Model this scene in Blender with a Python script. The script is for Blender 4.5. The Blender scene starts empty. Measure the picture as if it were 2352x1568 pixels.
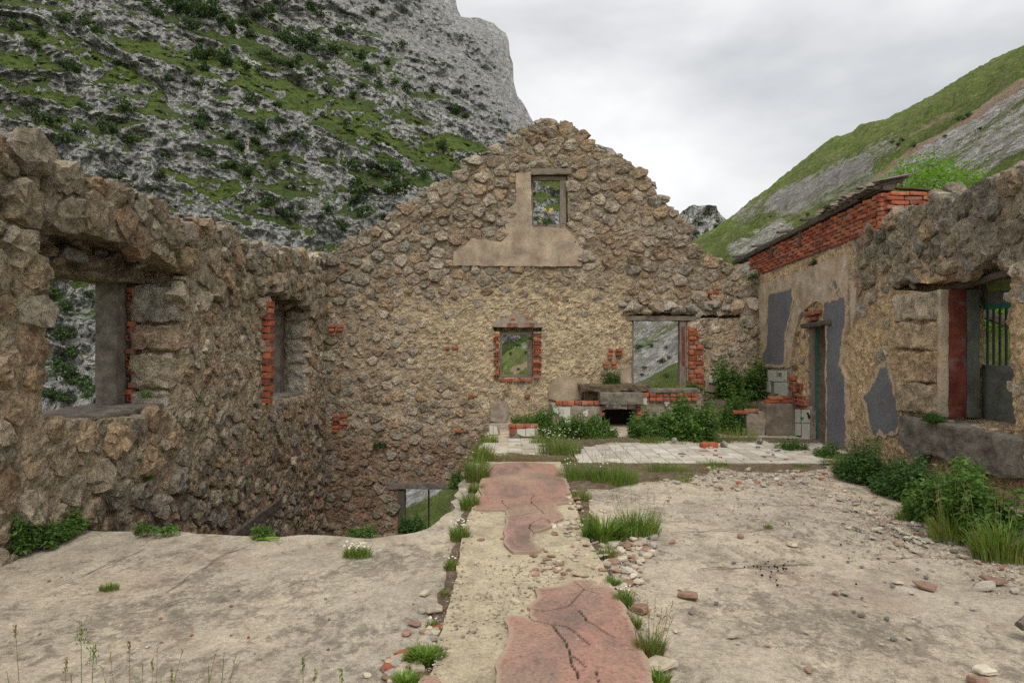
import bpy, math, random
import numpy as np
from mathutils import Vector, Matrix
from mathutils.bvhtree import BVHTree

# ------------------------------------------------------------------ camera, sky, sun, exposure
SC = bpy.context.scene
COL = SC.collection
EYE, FPX, CX, CY = 1.6, 1568.0, 1176.0, 784.0       # eye height; traced photo is 2352 x 1568, focal length in its pixels
cam_d = bpy.data.cameras.new('camera'); cam = bpy.data.objects.new('camera', cam_d); COL.objects.link(cam)
cam.location = (0, 0, EYE); cam.rotation_euler = (math.radians(90), 0, 0)
cam_d.lens = 24; cam_d.sensor_width = 36; cam_d.clip_start = 0.05; cam_d.clip_end = 6000
SC.camera = cam
SUN_EL, SUN_AZ = math.radians(56), math.radians(173)   # azimuth measured from +Y clockwise: behind the camera
world = bpy.data.worlds.new('World'); SC.world = world; world.use_nodes = True
wn, wl = world.node_tree.nodes, world.node_tree.links
wn.clear()
w_out = wn.new('ShaderNodeOutputWorld')
w_sky = wn.new('ShaderNodeTexSky'); w_sky.sky_type = 'NISHITA'; w_sky.sun_disc = False
w_sky.sun_elevation = SUN_EL; w_sky.sun_rotation = SUN_AZ; w_sky.dust_density = 3.0
w_bg1 = wn.new('ShaderNodeBackground'); w_bg1.inputs[1].default_value = 0.1
wl.new(w_sky.outputs[0], w_bg1.inputs[0])
w_tc = wn.new('ShaderNodeTexCoord')
w_map = wn.new('ShaderNodeMapping'); w_map.inputs['Scale'].default_value = (1.0, 1.0, 2.2); w_map.inputs['Location'].default_value = (0.35, 0.2, 0.1)
wl.new(w_tc.outputs['Generated'], w_map.inputs[0])
w_n = wn.new('ShaderNodeTexNoise'); w_n.inputs['Scale'].default_value = 1.5; w_n.inputs['Detail'].default_value = 7; w_n.inputs['Roughness'].default_value = 0.52; w_n.inputs['Distortion'].default_value = 0.25
wl.new(w_map.outputs[0], w_n.inputs['Vector'])
w_r = wn.new('ShaderNodeValToRGB')
w_r.color_ramp.elements[0].position = 0.36; w_r.color_ramp.elements[0].color = (0.43, 0.44, 0.455, 1)
w_r.color_ramp.elements[1].position = 0.62; w_r.color_ramp.elements[1].color = (0.80, 0.80, 0.795, 1)
wl.new(w_n.outputs[0], w_r.inputs[0])
w_bg2 = wn.new('ShaderNodeBackground'); w_bg2.inputs[1].default_value = 0.98
wl.new(w_r.outputs[0], w_bg2.inputs[0])
w_mix = wn.new('ShaderNodeMixShader'); w_mix.inputs[0].default_value = 0.93
wl.new(w_bg1.outputs[0], w_mix.inputs[1]); wl.new(w_bg2.outputs[0], w_mix.inputs[2]); wl.new(w_mix.outputs[0], w_out.inputs[0])
sun_d = bpy.data.lights.new('sun', 'SUN'); sun_d.energy = 1.5; sun_d.angle = math.radians(35); sun_d.color = (1.0, 0.965, 0.91)
sun = bpy.data.objects.new('sun', sun_d); COL.objects.link(sun)
sun_vec = Vector((math.sin(SUN_AZ) * math.cos(SUN_EL), math.cos(SUN_AZ) * math.cos(SUN_EL), math.sin(SUN_EL)))
sun.rotation_euler = (-sun_vec).to_track_quat('-Z', 'Y').to_euler(); sun.location = (0, -10, 30)
SC.view_settings.view_transform = 'Standard'; SC.view_settings.look = 'None'
SC.view_settings.exposure = 0.5; SC.view_settings.gamma = 1.0; SC.view_settings.use_curve_mapping = False
SC.cycles.max_bounces = 6; SC.cycles.diffuse_bounces = 3; SC.cycles.transparent_max_bounces = 8
SC.cycles.use_denoising = False

# ------------------------------------------------------------------ numbers
RNG = np.random.default_rng(7)
_perm = np.random.default_rng(3).permutation(256).astype(np.int64)
_perm = np.concatenate([_perm, _perm, _perm])
_g = np.random.default_rng(5).normal(size=(256, 3)); _g /= np.linalg.norm(_g, axis=1)[:, None]

def perlin(p):
    p = np.asarray(p, float)
    i = np.floor(p).astype(np.int64); f = p - i; i &= 255
    u = f * f * f * (f * (f * 6 - 15) + 10)
    out = 0
    for dx in (0, 1):
        wx = u[..., 0] if dx else 1 - u[..., 0]
        for dy in (0, 1):
            wy = u[..., 1] if dy else 1 - u[..., 1]
            for dz in (0, 1):
                wz = u[..., 2] if dz else 1 - u[..., 2]
                h = _perm[_perm[_perm[i[..., 0] + dx] + i[..., 1] + dy] + i[..., 2] + dz]
                g = _g[h]
                out = out + wx * wy * wz * (g[..., 0] * (f[..., 0] - dx) + g[..., 1] * (f[..., 1] - dy) + g[..., 2] * (f[..., 2] - dz))
    return out * 1.6

def fbm(p, octv=4, gain=0.5, lac=2.03, ridged=False):
    p = np.asarray(p, float); a = 1.0; s = 0; t = 0
    for o in range(octv):
        n = perlin(p + 17.3 * o)
        if ridged: n = 1 - 2 * np.abs(n)
        s = s + a * n; t += a; a *= gain; p = p * lac
    return s / t

def cellular(p, seed=0):
    """F1, F2 and a random number per nearest cell, 3-D."""
    p = np.asarray(p, float); i = np.floor(p).astype(np.int64)
    f1 = np.full(p.shape[:-1], 9.0); f2 = f1.copy(); idn = np.zeros(p.shape[:-1])
    for dx in (-1, 0, 1):
        for dy in (-1, 0, 1):
            for dz in (-1, 0, 1):
                c = i + np.array((dx, dy, dz)); cc = c & 255
                h = _perm[_perm[_perm[cc[..., 0]] + cc[..., 1]] + cc[..., 2]]
                r = np.stack([_perm[h + 1 + seed], _perm[h + 57], _perm[h + 131]], -1) / 255.0
                d = np.linalg.norm(c + r - p, axis=-1)
                m = d < f1
                f2 = np.where(m, f1, np.minimum(f2, d)); idn = np.where(m, h / 255.0, idn); f1 = np.where(m, d, f1)
    return f1, f2, idn

def sstep(a, b, x):
    t = np.clip((np.asarray(x, float) - a) / (b - a), 0, 1); return t * t * (3 - 2 * t)

def inside(poly, P):
    x, y = P[..., 0], P[..., 1]; c = np.zeros(x.shape, bool); n = len(poly)
    for k in range(n):
        (x1, y1), (x2, y2) = poly[k], poly[(k + 1) % n]
        if y1 == y2: continue
        m = ((y1 > y) != (y2 > y)) & (x < (x2 - x1) * (y - y1) / (y2 - y1) + x1)
        c ^= m
    return c

def nearest_on(poly, P, closed=True):
    best = np.full(len(P), 1e9); Q = P.copy(); n = len(poly)
    for k in range(n if closed else n - 1):
        a = np.array(poly[k], float); b = np.array(poly[(k + 1) % n], float); d = b - a
        L = d @ d
        if L == 0: continue
        t = np.clip(((P - a) @ d) / L, 0, 1); q = a + t[:, None] * d
        dd = np.linalg.norm(P - q, axis=1); m = dd < best
        best[m] = dd[m]; Q[m] = q[m]
    return best, Q

def roughen(poly, step, amp, seed=0, closed=True):
    out = []; n = len(poly)
    for k in range(n if closed else n - 1):
        a = np.array(poly[k], float); b = np.array(poly[(k + 1) % n], float)
        m = max(1, int(np.linalg.norm(b - a) / step))
        for j in range(m): out.append(a + (b - a) * j / m)
    if not closed: out.append(np.array(poly[-1], float))
    out = np.array(out)
    q = np.concatenate([out * (0.35 / step), np.full((len(out), 1), seed * 3.7)], 1)
    out = out + amp * np.stack([fbm(q, 3), fbm(q + 40, 3)], 1) * 1.8
    return [tuple(v) for v in out]

# picture point -> place
def FP(x, y, z=0.0):
    Y = (EYE - z) * FPX / (y - CY); return ((x - CX) * Y / FPX, Y, z)
def FL(pts, z=0.0): return [FP(x, y, z)[:2] for x, y in pts]
YB, XL, XR = 13.8, -3.8, 5.0
def BW(x, y, Y=YB): return ((x - CX) * Y / FPX, EYE + (CY - y) * Y / FPX)
def LW(x, y, X=XL): Y = X * FPX / (x - CX); return (Y, EYE + (CY - y) * Y / FPX)
def RW(x, y, X=XR): return LW(x, y, X)
def ray(x, y): return np.array([(x - CX) / FPX, 1.0, (CY - y) / FPX])

# ------------------------------------------------------------------ objects
def tag(o, label=None, cat=None, group=None, kind=None):
    for k, v in (('label', label), ('category', cat), ('group', group), ('kind', kind)):
        if v: o[k] = v
    return o

def mesh(name, V, Q=None, T=None, mat=None, col=None, smooth=False):
    V = np.asarray(V, np.float32).reshape(-1, 3)
    me = bpy.data.meshes.new(name); me.vertices.add(len(V)); me.vertices.foreach_set('co', V.ravel())
    parts = []; starts = []; off = 0
    if Q is not None and len(Q):
        Q = np.asarray(Q, np.int32).reshape(-1, 4); parts.append(Q.ravel()); starts.append(np.arange(len(Q), dtype=np.int32) * 4); off = len(Q) * 4
    if T is not None and len(T):
        T = np.asarray(T, np.int32).reshape(-1, 3); parts.append(T.ravel()); starts.append(off + np.arange(len(T), dtype=np.int32) * 3)
    L = np.concatenate(parts); S = np.concatenate(starts)
    me.loops.add(len(L)); me.loops.foreach_set('vertex_index', L)
    me.polygons.add(len(S)); me.polygons.foreach_set('loop_start', S)
    if smooth: me.polygons.foreach_set('use_smooth', np.ones(len(S), bool))
    me.update(calc_edges=True); me.validate()
    if not smooth: me.shade_flat()
    if col is not None:
        col = np.asarray(col, np.float32)
        if col.ndim == 1: col = np.tile(col, (len(V), 1))
        if col.shape[1] == 3: col = np.concatenate([col, np.ones((len(col), 1), np.float32)], 1)
        at = me.color_attributes.new('col', 'FLOAT_COLOR', 'POINT'); at.data.foreach_set('color', col.astype(np.float32).ravel())
    if mat is not None: me.materials.append(mat)
    return me

def put(name, me, parent=None, loc=(0, 0, 0), rot=(0, 0, 0), scale=(1, 1, 1)):
    o = bpy.data.objects.new(name, me); COL.objects.link(o)
    o.location = loc; o.rotation_euler = rot; o.scale = scale
    if parent is not None: o.parent = parent
    return o
def empty(name, loc=(0, 0, 0)):
    o = bpy.data.objects.new(name, None); COL.objects.link(o); o.empty_display_size = 0.1
    return o                                   # parts are modelled in place, so the thing's frame is the scene's

class Bag:
    """collects geometry for one mesh"""
    def __init__(s): s.V, s.Q, s.T, s.C, s.n = [], [], [], [], 0
    def add(s, V, Q=None, T=None, c=None):
        V = np.asarray(V, float).reshape(-1, 3); s.V.append(V)
        if Q is not None and len(Q): s.Q.append(np.asarray(Q).reshape(-1, 4) + s.n)
        if T is not None and len(T): s.T.append(np.asarray(T).reshape(-1, 3) + s.n)
        if c is None: c = (0.5, 0.5, 0.5)
        c = np.asarray(c, float)
        s.C.append(np.tile(c[:3], (len(V), 1)) if c.ndim == 1 else c[:, :3])
        s.n += len(V)
    def mesh(s, name, mat, smooth=False):
        return mesh(name, np.concatenate(s.V), np.concatenate(s.Q) if s.Q else None, np.concatenate(s.T) if s.T else None, mat, np.concatenate(s.C), smooth)

# ------------------------------------------------------------------ materials
class NT:
    def __init__(s, name):
        s.m = bpy.data.materials.new(name); s.m.use_nodes = True; s.t = s.m.node_tree; s.n = s.t.nodes; s.l = s.t.links
        s.n.clear(); s.out = s.n.new('ShaderNodeOutputMaterial'); s.b = s.n.new('ShaderNodeBsdfPrincipled')
        s.l.new(s.b.outputs[0], s.out.inputs[0]); s.b.inputs['Roughness'].default_value = 0.92
        s.b.inputs['Specular IOR Level'].default_value = 0.2
        s.pos = s.n.new('ShaderNodeNewGeometry').outputs['Position']
    def setin(s, sock, v):
        if hasattr(v, 'is_output'): s.l.new(v, sock)
        elif isinstance(v, (tuple, list)): sock.default_value = tuple(v) + ((1,) if len(v) == 3 and sock.type == 'RGBA' else ())
        else: sock.default_value = v
    def scaled(s, sc, src=None):
        m = s.n.new('ShaderNodeMapping'); m.inputs['Scale'].default_value = sc; s.l.new(src or s.pos, m.inputs[0]); return m.outputs[0]
    def noise(s, scale, detail=5, rough=0.55, dist=0.0, vec=None, color=False):
        n = s.n.new('ShaderNodeTexNoise'); n.inputs['Scale'].default_value = scale; n.inputs['Detail'].default_value = detail
        n.inputs['Roughness'].default_value = rough; n.inputs['Distortion'].default_value = dist
        s.l.new(vec or s.pos, n.inputs['Vector']); return n.outputs[1 if color else 0]
    def voro(s, scale, feature='F1', vec=None, out='Distance', rand=1.0):
        n = s.n.new('ShaderNodeTexVoronoi'); n.feature = feature; n.inputs['Scale'].default_value = scale; n.inputs['Randomness'].default_value = rand
        s.l.new(vec or s.pos, n.inputs['Vector']); return n.outputs[out]
    def ramp(s, v, *stops):
        r = s.n.new('ShaderNodeValToRGB'); e = r.color_ramp.elements
        while len(e) < len(stops): e.new(0.5)
        for k, (p, c) in enumerate(stops):
            e[k].position = p; e[k].color = (c, c, c, 1) if not isinstance(c, tuple) else c + (1,)
        s.setin(r.inputs[0], v); return r.outputs[0]
    def mix(s, f, a, b, mode='MIX'):
        m = s.n.new('ShaderNodeMix'); m.data_type = 'RGBA'; m.blend_type = mode
        s.setin(m.inputs[0], f); s.setin(m.inputs[6], a); s.setin(m.inputs[7], b); return m.outputs[2]
    def math(s, op, a, b=0.0, c=0.0, clamp=False):
        m = s.n.new('ShaderNodeMath'); m.operation = op; m.use_clamp = clamp
        s.setin(m.inputs[0], a); s.setin(m.inputs[1], b); s.setin(m.inputs[2], c); return m.outputs[0]
    def attr(s, name='col'):
        a = s.n.new('ShaderNodeAttribute'); a.attribute_name = name; return a.outputs['Color']
    def sep(s, v):
        x = s.n.new('ShaderNodeSeparateXYZ'); s.l.new(v, x.inputs[0]); return x.outputs
    def normalz(s):
        return s.sep(s.n.new('ShaderNodeNewGeometry').outputs['Normal'])[2]
    def objrand(s): return s.n.new('ShaderNodeObjectInfo').outputs['Random']
    def bump(s, h, strength=0.6, dist=0.02, prev=None):
        b = s.n.new('ShaderNodeBump'); b.inputs['Strength'].default_value = strength; b.inputs['Distance'].default_value = dist
        s.l.new(h, b.inputs['Height'])
        if prev is not None: s.l.new(prev, b.inputs['Normal'])
        s.l.new(b.outputs[0], s.b.inputs['Normal']); return b.outputs[0]
    def color(s, c): s.setin(s.b.inputs['Base Color'], c); return s.m
    def gain(s, c, k): return s.mix(1.0, c, (k, k, k) if not isinstance(k, tuple) else k, 'MULTIPLY')

def m_rubble(name, dark=0.6, stain=(0.05, 0.044, 0.036), pale=(0.5, 0.44, 0.34), bump=1.0):
    t = NT(name)
    c = t.attr()
    n1 = t.noise(8, 9, 0.72, 0.3); n2 = t.noise(34, 6, 0.75, 0.2); n3 = t.noise(2.3, 6, 0.6)
    c = t.mix(1.0, c, t.ramp(n1, (0.3, 0.44), (0.5, 1.03), (0.7, 1.65)), 'MULTIPLY')
    c = t.mix(1.0, c, t.ramp(n2, (0.3, 0.42), (0.48, 1.02), (0.68, 1.5)), 'MULTIPLY')
    c = t.mix(t.ramp(t.noise(5.5, 8, 0.75, 0.5), (0.54, 0.0), (0.64, 0.6)), c, pale)                       # lime crust
    c = t.mix(t.ramp(t.noise(3.6, 9, 0.78, 0.8), (0.52, 0.0), (0.63, dark)), c, stain)                     # black lichen
    c = t.mix(t.ramp(t.noise(19, 7, 0.78, 0.5), (0.34, 0.75), (0.42, 0.0)), c, (0.04, 0.032, 0.023))        # dark pits: dirt, with crevice shade painted in
    c = t.mix(t.ramp(t.noise(47, 4, 0.7), (0.64, 0.0), (0.72, 0.6)), c, (0.56, 0.52, 0.44))                # pale grains
    c = t.mix(t.ramp(n3, (0.6, 0.0), (0.78, 0.25)), c, (0.36, 0.2, 0.1))                                   # rusty clay
    b = t.bump(n1, 0.95 * bump, 0.1)
    t.bump(n2, 0.9 * bump, 0.028, b)
    return t.color(c)

def m_simple(name, base, var=0.35, scale=6.0, bump=0.35, bdist=0.01, rough=0.9, dirt=None, dirt_amt=0.5, fine=60.0, spec=0.2):
    t = NT(name); t.b.inputs['Roughness'].default_value = rough; t.b.inputs['Specular IOR Level'].default_value = spec
    c = t.mix(1.0, base, t.ramp(t.noise(scale, 7, 0.62, 0.3), (0.3, 1 - var), (0.7, 1 + var)), 'MULTIPLY')
    c = t.mix(1.0, c, t.ramp(t.noise(fine, 4, 0.65), (0.3, 1 - var * 0.5), (0.7, 1 + var * 0.5)), 'MULTIPLY')
    if dirt: c = t.mix(t.ramp(t.noise(scale * 0.7, 8, 0.72, 0.5), (0.5, 0.0), (0.68, dirt_amt)), c, dirt)
    t.bump(t.noise(fine, 6, 0.65), bump, bdist)
    return t.color(c)

def m_attr(name, var=0.3, scale=20.0, bump=0.4, bdist=0.01, rough=0.9, dirt=(0.1, 0.085, 0.07), dirt_amt=0.4):
    t = NT(name); t.b.inputs['Roughness'].default_value = rough
    c = t.mix(1.0, t.attr(), t.ramp(t.noise(scale, 7, 0.65), (0.3, 1 - var), (0.7, 1 + var)), 'MULTIPLY')
    c = t.mix(1.0, c, t.ramp(t.objrand(), (0.0, 0.8), (1.0, 1.18)), 'MULTIPLY')
    c = t.mix(t.ramp(t.noise(scale * 0.45, 7, 0.7), (0.52, 0.0), (0.7, dirt_amt)), c, dirt)
    t.bump(t.noise(scale * 3, 6, 0.7), bump, bdist)
    return t.color(c)

def m_leaf(name, a, b, trans=0.35):
    t = NT(name); t.b.inputs['Roughness'].default_value = 0.55; t.b.inputs['Specular IOR Level'].default_value = 0.3
    c = t.mix(t.sep(t.attr())[0], a, b)
    c = t.mix(1.0, c, t.ramp(t.noise(3.0, 4, 0.6), (0.3, 0.7), (0.7, 1.25)), 'MULTIPLY')
    t.color(c)
    tr = t.n.new('ShaderNodeBsdfTranslucent'); t.l.new(t.mix(1.0, c, (1.25, 1.3, 0.6), 'MULTIPLY'), tr.inputs[0])
    mx = t.n.new('ShaderNodeMixShader'); mx.inputs[0].default_value = trans
    t.l.new(t.b.outputs[0], mx.inputs[1]); t.l.new(tr.outputs[0], mx.inputs[2]); t.l.new(mx.outputs[0], t.out.inputs[0])
    return t.m

def m_concrete_floor(name, base, grey, dirt, lichen_amt=0.8, crust=0.85, film=0.5):
    t = NT(name)
    big = t.noise(0.5, 6, 0.62, 0.7); mid = t.noise(1.7, 9, 0.72, 0.6, vec=t.scaled((1.0, 0.7, 1.0))); fin = t.noise(40, 7, 0.75)
    c = t.mix(t.ramp(big, (0.38, 0.0), (0.62, 1.0)), base, grey)
    c = t.mix(t.ramp(mid, (0.47, 0.0), (0.63, lichen_amt)), c, dirt)
    sp = t.noise(11, 10, 0.82, 0.4, vec=t.scaled((1.0, 0.7, 1.0)))
    zone = t.ramp(t.noise(0.8, 5, 0.65, 0.5), (0.35, 0.80), (0.62, 1.14))
    c = t.mix(t.ramp(t.math('MULTIPLY', sp, zone), (0.5, 0.0), (0.58, crust)), c, (0.115, 0.095, 0.072))           # dark lichen crust
    c = t.mix(1.0, c, t.ramp(fin, (0.28, 0.62), (0.5, 1.0), (0.72, 1.35)), 'MULTIPLY')
    c = t.mix(1.0, c, t.ramp(t.noise(6, 8, 0.75, 0.3), (0.3, 0.72), (0.5, 1.0), (0.7, 1.2)), 'MULTIPLY')
    c = t.mix(t.ramp(t.noise(85, 3, 0.65), (0.64, 0.0), (0.74, 0.7)), c, (0.64, 0.6, 0.5))
    c = t.mix(t.ramp(t.noise(24, 6, 0.8), (0.62, 0.0), (0.7, 0.6)), c, (0.2, 0.165, 0.125))                    # grit
    c = t.mix(t.ramp(t.noise(0.7, 6, 0.7, 0.4), (0.55, 0.0), (0.72, film)), c, (0.29, 0.19, 0.135))             # brown earth film
    b = t.bump(t.noise(16, 9, 0.75), 0.7, 0.03); t.bump(fin, 0.9, 0.008, b)
    return t.color(c)

M = {}
M['rubble'] = m_rubble('rubble_masonry')
M['rubble_soft'] = m_rubble('sandy_mortar', dark=0.4, pale=(0.56, 0.46, 0.31), bump=0.9)
M['brick'] = m_attr('fired_brick', 0.42, 16, 0.7, 0.008, 0.95, (0.27, 0.21, 0.165), 0.62)
M['chip'] = m_attr('mortar_chip', 0.25, 25, 0.6, 0.008, 0.95, (0.14, 0.12, 0.095), 0.5)
M['plaster'] = m_simple('old_plaster', (0.36, 0.29, 0.205), 0.4, 3.5, 0.9, 0.014, 0.95, (0.31, 0.17, 0.11), 0.6, 40)
M['cream'] = m_simple('cream_plaster', (0.46, 0.38, 0.28), 0.4, 4.0, 1.0, 0.016, 0.95, (0.42, 0.25, 0.12), 0.75, 30)
M['ochre'] = m_rubble('ochre_mortar', dark=0.16, pale=(0.62, 0.5, 0.33), bump=0.9)
def m_grey():
    t = NT('grey_paint')
    n = t.noise(2.5, 7, 0.65, 0.3); f = t.noise(34, 7, 0.75)
    g = t.mix(1.0, t.mix(t.ramp(n, (0.3, 0.0), (0.7, 1.0)), (0.125, 0.127, 0.138), (0.18, 0.182, 0.192)), t.ramp(f, (0.3, 0.72), (0.7, 1.3)), 'MULTIPLY')
    c = t.mix(1.0, (0.46, 0.365, 0.25), t.ramp(f, (0.3, 0.6), (0.7, 1.4)), 'MULTIPLY')
    e = t.math('ADD', t.sep(t.attr())[0], t.math('MULTIPLY', t.math('SUBTRACT', t.noise(11, 9, 0.78, 0.6, vec=t.scaled((1, 1, 0.5))), 0.5), 2.6))
    e = t.math('SUBTRACT', e, t.ramp(t.noise(5, 8, 0.75), (0.6, 0.0), (0.7, 0.45)))
    b = t.bump(f, 0.9, 0.01); t.bump(t.ramp(e, (0.3, 0.0), (0.36, 1.0)), 0.8, 0.008, b)
    return t.color(t.mix(t.ramp(e, (0.3, 0.0), (0.36, 1.0)), c, g))
M['greypaint'] = m_grey()
M['redpaint'] = m_simple('red_paint', (0.17, 0.045, 0.033), 0.45, 6, 0.6, 0.008, 0.9, (0.26, 0.19, 0.15), 0.8)
M['concrete'] = m_simple('concrete', (0.2, 0.175, 0.14), 0.45, 7, 0.9, 0.015, 0.95, (0.07, 0.065, 0.052), 0.75)
M['panel'] = m_simple('dark_concrete', (0.135, 0.14, 0.12), 0.4, 4, 0.6, 0.01, 0.95, (0.05, 0.055, 0.045), 0.7)
M['green_patch'] = m_simple('green_wash', (0.2, 0.27, 0.1), 0.4, 5, 0.5, 0.008, 0.95, (0.12, 0.13, 0.09), 0.6)
M['jamb'] = m_simple('brown_render', (0.2, 0.165, 0.125), 0.35, 4, 0.7, 0.012, 0.95, (0.3, 0.26, 0.2), 0.5)
M['tile'] = m_simple('glazed_tile', (0.55, 0.54, 0.47), 0.08, 5, 0.1, 0.002, 0.3, (0.4, 0.38, 0.3), 0.25, spec=0.5)
M['tilebed'] = m_simple('tile_bed', (0.3, 0.255, 0.2), 0.3, 9, 0.7, 0.012, 0.95, (0.13, 0.11, 0.09), 0.5)
M['floortile'] = m_attr('floor_tile', 0.16, 6, 0.25, 0.004, 0.8, (0.36, 0.3, 0.23), 0.6)
M['slab'] = m_concrete_floor('concrete_floor', (0.54, 0.46, 0.34), (0.46, 0.4, 0.31), (0.28, 0.232, 0.172), 0.6, 0.55)
M['palemortar'] = m_concrete_floor('pale_mortar', (0.58, 0.49, 0.33), (0.51, 0.435, 0.3), (0.42, 0.345, 0.235), 0.7, 0.22, 0.2)
M['slabedge'] = m_simple('broken_concrete', (0.5, 0.46, 0.38), 0.35, 8, 0.9, 0.02, 0.95, (0.2, 0.18, 0.15), 0.6)
M['soil'] = m_simple('dark_soil', (0.15, 0.11, 0.075), 0.5, 12, 0.9, 0.02, 1.0, (0.07, 0.055, 0.04), 0.6)
M['ink'] = m_simple('marker_ink', (0.02, 0.02, 0.025), 0.1, 5, 0, 0.001, 0.6)
M['blueink'] = m_simple('blue_marker', (0.07, 0.07, 0.3), 0.2, 5, 0, 0.001, 0.6)
M['tealink'] = m_simple('teal_spray', (0.05, 0.38, 0.32), 0.2, 5, 0, 0.001, 0.7)
M['whiteink'] = m_simple('white_scratch', (0.6, 0.55, 0.5), 0.2, 5, 0, 0.001, 0.8)
M['dark'] = m_simple('near_black', (0.02, 0.018, 0.015), 0.3, 8, 0.4, 0.01, 1.0)  # plain near-black, for the stove's back fill and the droppings
M['iron'] = m_simple('dark_iron', (0.025, 0.024, 0.025), 0.4, 20, 0.4, 0.003, 0.6, (0.09, 0.045, 0.025), 0.5)
M['greenwood'] = m_simple('green_painted_wood', (0.03, 0.16, 0.115), 0.3, 12, 0.4, 0.005, 0.7, (0.2, 0.18, 0.15), 0.5)

def m_wood(name, a, b, axis=(1, 1, 1)):
    t = NT(name)
    g = t.noise(6, 7, 0.65, 1.0, vec=t.scaled(axis))
    c = t.mix(t.ramp(g, (0.3, 0.0), (0.7, 1.0)), a, b)
    c = t.mix(t.ramp(t.noise(3, 6, 0.7), (0.5, 0.0), (0.7, 0.5)), c, (0.07, 0.055, 0.04))
    t.bump(g, 0.8, 0.012); return t.color(c)
M['wood_x'] = m_wood('weathered_wood_along', (0.3, 0.25, 0.19), (0.13, 0.105, 0.08), (1.5, 14, 14))
M['wood_z'] = m_wood('weathered_wood_upright', (0.3, 0.255, 0.2), (0.13, 0.105, 0.085), (14, 14, 1.5))
M['wood_d'] = m_wood('dark_weathered_wood', (0.15, 0.125, 0.1), (0.06, 0.05, 0.04), (9, 2.5, 9))

M['fibre'] = m_simple('weathered_fibre_cement', (0.26, 0.235, 0.19), 0.4, 5, 0.7, 0.008, 0.95, (0.1, 0.085, 0.065), 0.7)
def m_screed():
    t = NT('pink_screed')
    c = t.mix(t.ramp(t.noise(1.3, 6, 0.6, 0.4), (0.35, 0.0), (0.65, 1.0)), (0.37, 0.2, 0.15), (0.34, 0.215, 0.165))
    c = t.mix(t.ramp(t.noise(2.1, 9, 0.72, 0.6, vec=t.scaled((1, 0.7, 1))), (0.45, 0.0), (0.62, 0.8)), c, (0.155, 0.12, 0.098))
    c = t.mix(t.ramp(t.noise(0.6, 4, 0.5), (0.5, 0.0), (0.66, 0.5)), c, (0.46, 0.36, 0.24))
    c = t.mix(t.ramp(t.noise(28, 7, 0.75), (0.54, 0.0), (0.64, 0.6)), c, (0.12, 0.095, 0.078))
    c = t.mix(t.ramp(t.noise(9, 8, 0.78, 0.5), (0.58, 0.0), (0.66, 0.6)), c, (0.42, 0.33, 0.24))
    c = t.mix(1.0, c, t.ramp(t.noise(60, 4, 0.65), (0.3, 0.75), (0.7, 1.22)), 'MULTIPLY')
    eg = t.math('ADD', t.sep(t.attr())[1], t.math('MULTIPLY', t.math('SUBTRACT', t.noise(16, 8, 0.78), 0.5), 1.6))
    c = t.mix(t.ramp(eg, (0.6, 0.0), (0.85, 0.5)), c, (0.40, 0.32, 0.23))
    c = t.mix(t.sep(t.attr())[0], c, (0.05, 0.04, 0.03))                                                   # soil in the cracks
    b = t.bump(t.noise(12, 7, 0.65), 0.4, 0.015); t.bump(t.noise(80, 5, 0.7), 0.5, 0.004, b)
    return t.color(c)
M['screed'] = m_screed()
M['nettle'] = m_leaf('nettle_leaf', (0.06, 0.13, 0.026), (0.15, 0.26, 0.055))
M['ivy'] = m_leaf('ivy_leaf', (0.042, 0.098, 0.024), (0.1, 0.19, 0.045))
M['grass'] = m_leaf('grass_blade', (0.085, 0.17, 0.024), (0.24, 0.33, 0.065))
M['straw'] = m_leaf('dry_grass', (0.33, 0.25, 0.11), (0.21, 0.2, 0.075), 0.25)
M['bright'] = m_leaf('young_leaf', (0.10, 0.22, 0.02), (0.23, 0.42, 0.045), 0.5)
M['treeleaf'] = m_leaf('tree_leaf', (0.03, 0.058, 0.017), (0.085, 0.14, 0.036), 0.25)
M['bark'] = m_simple('bark', (0.11, 0.09, 0.07), 0.4, 8, 0.8, 0.02)
M['petal_y'] = m_simple('yellow_petal', (0.75, 0.55, 0.03), 0.15, 9, 0.1, 0.002, 0.7)
M['petal_w'] = m_simple('white_petal', (0.8, 0.79, 0.72), 0.1, 9, 0.1, 0.002, 0.7)
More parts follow.
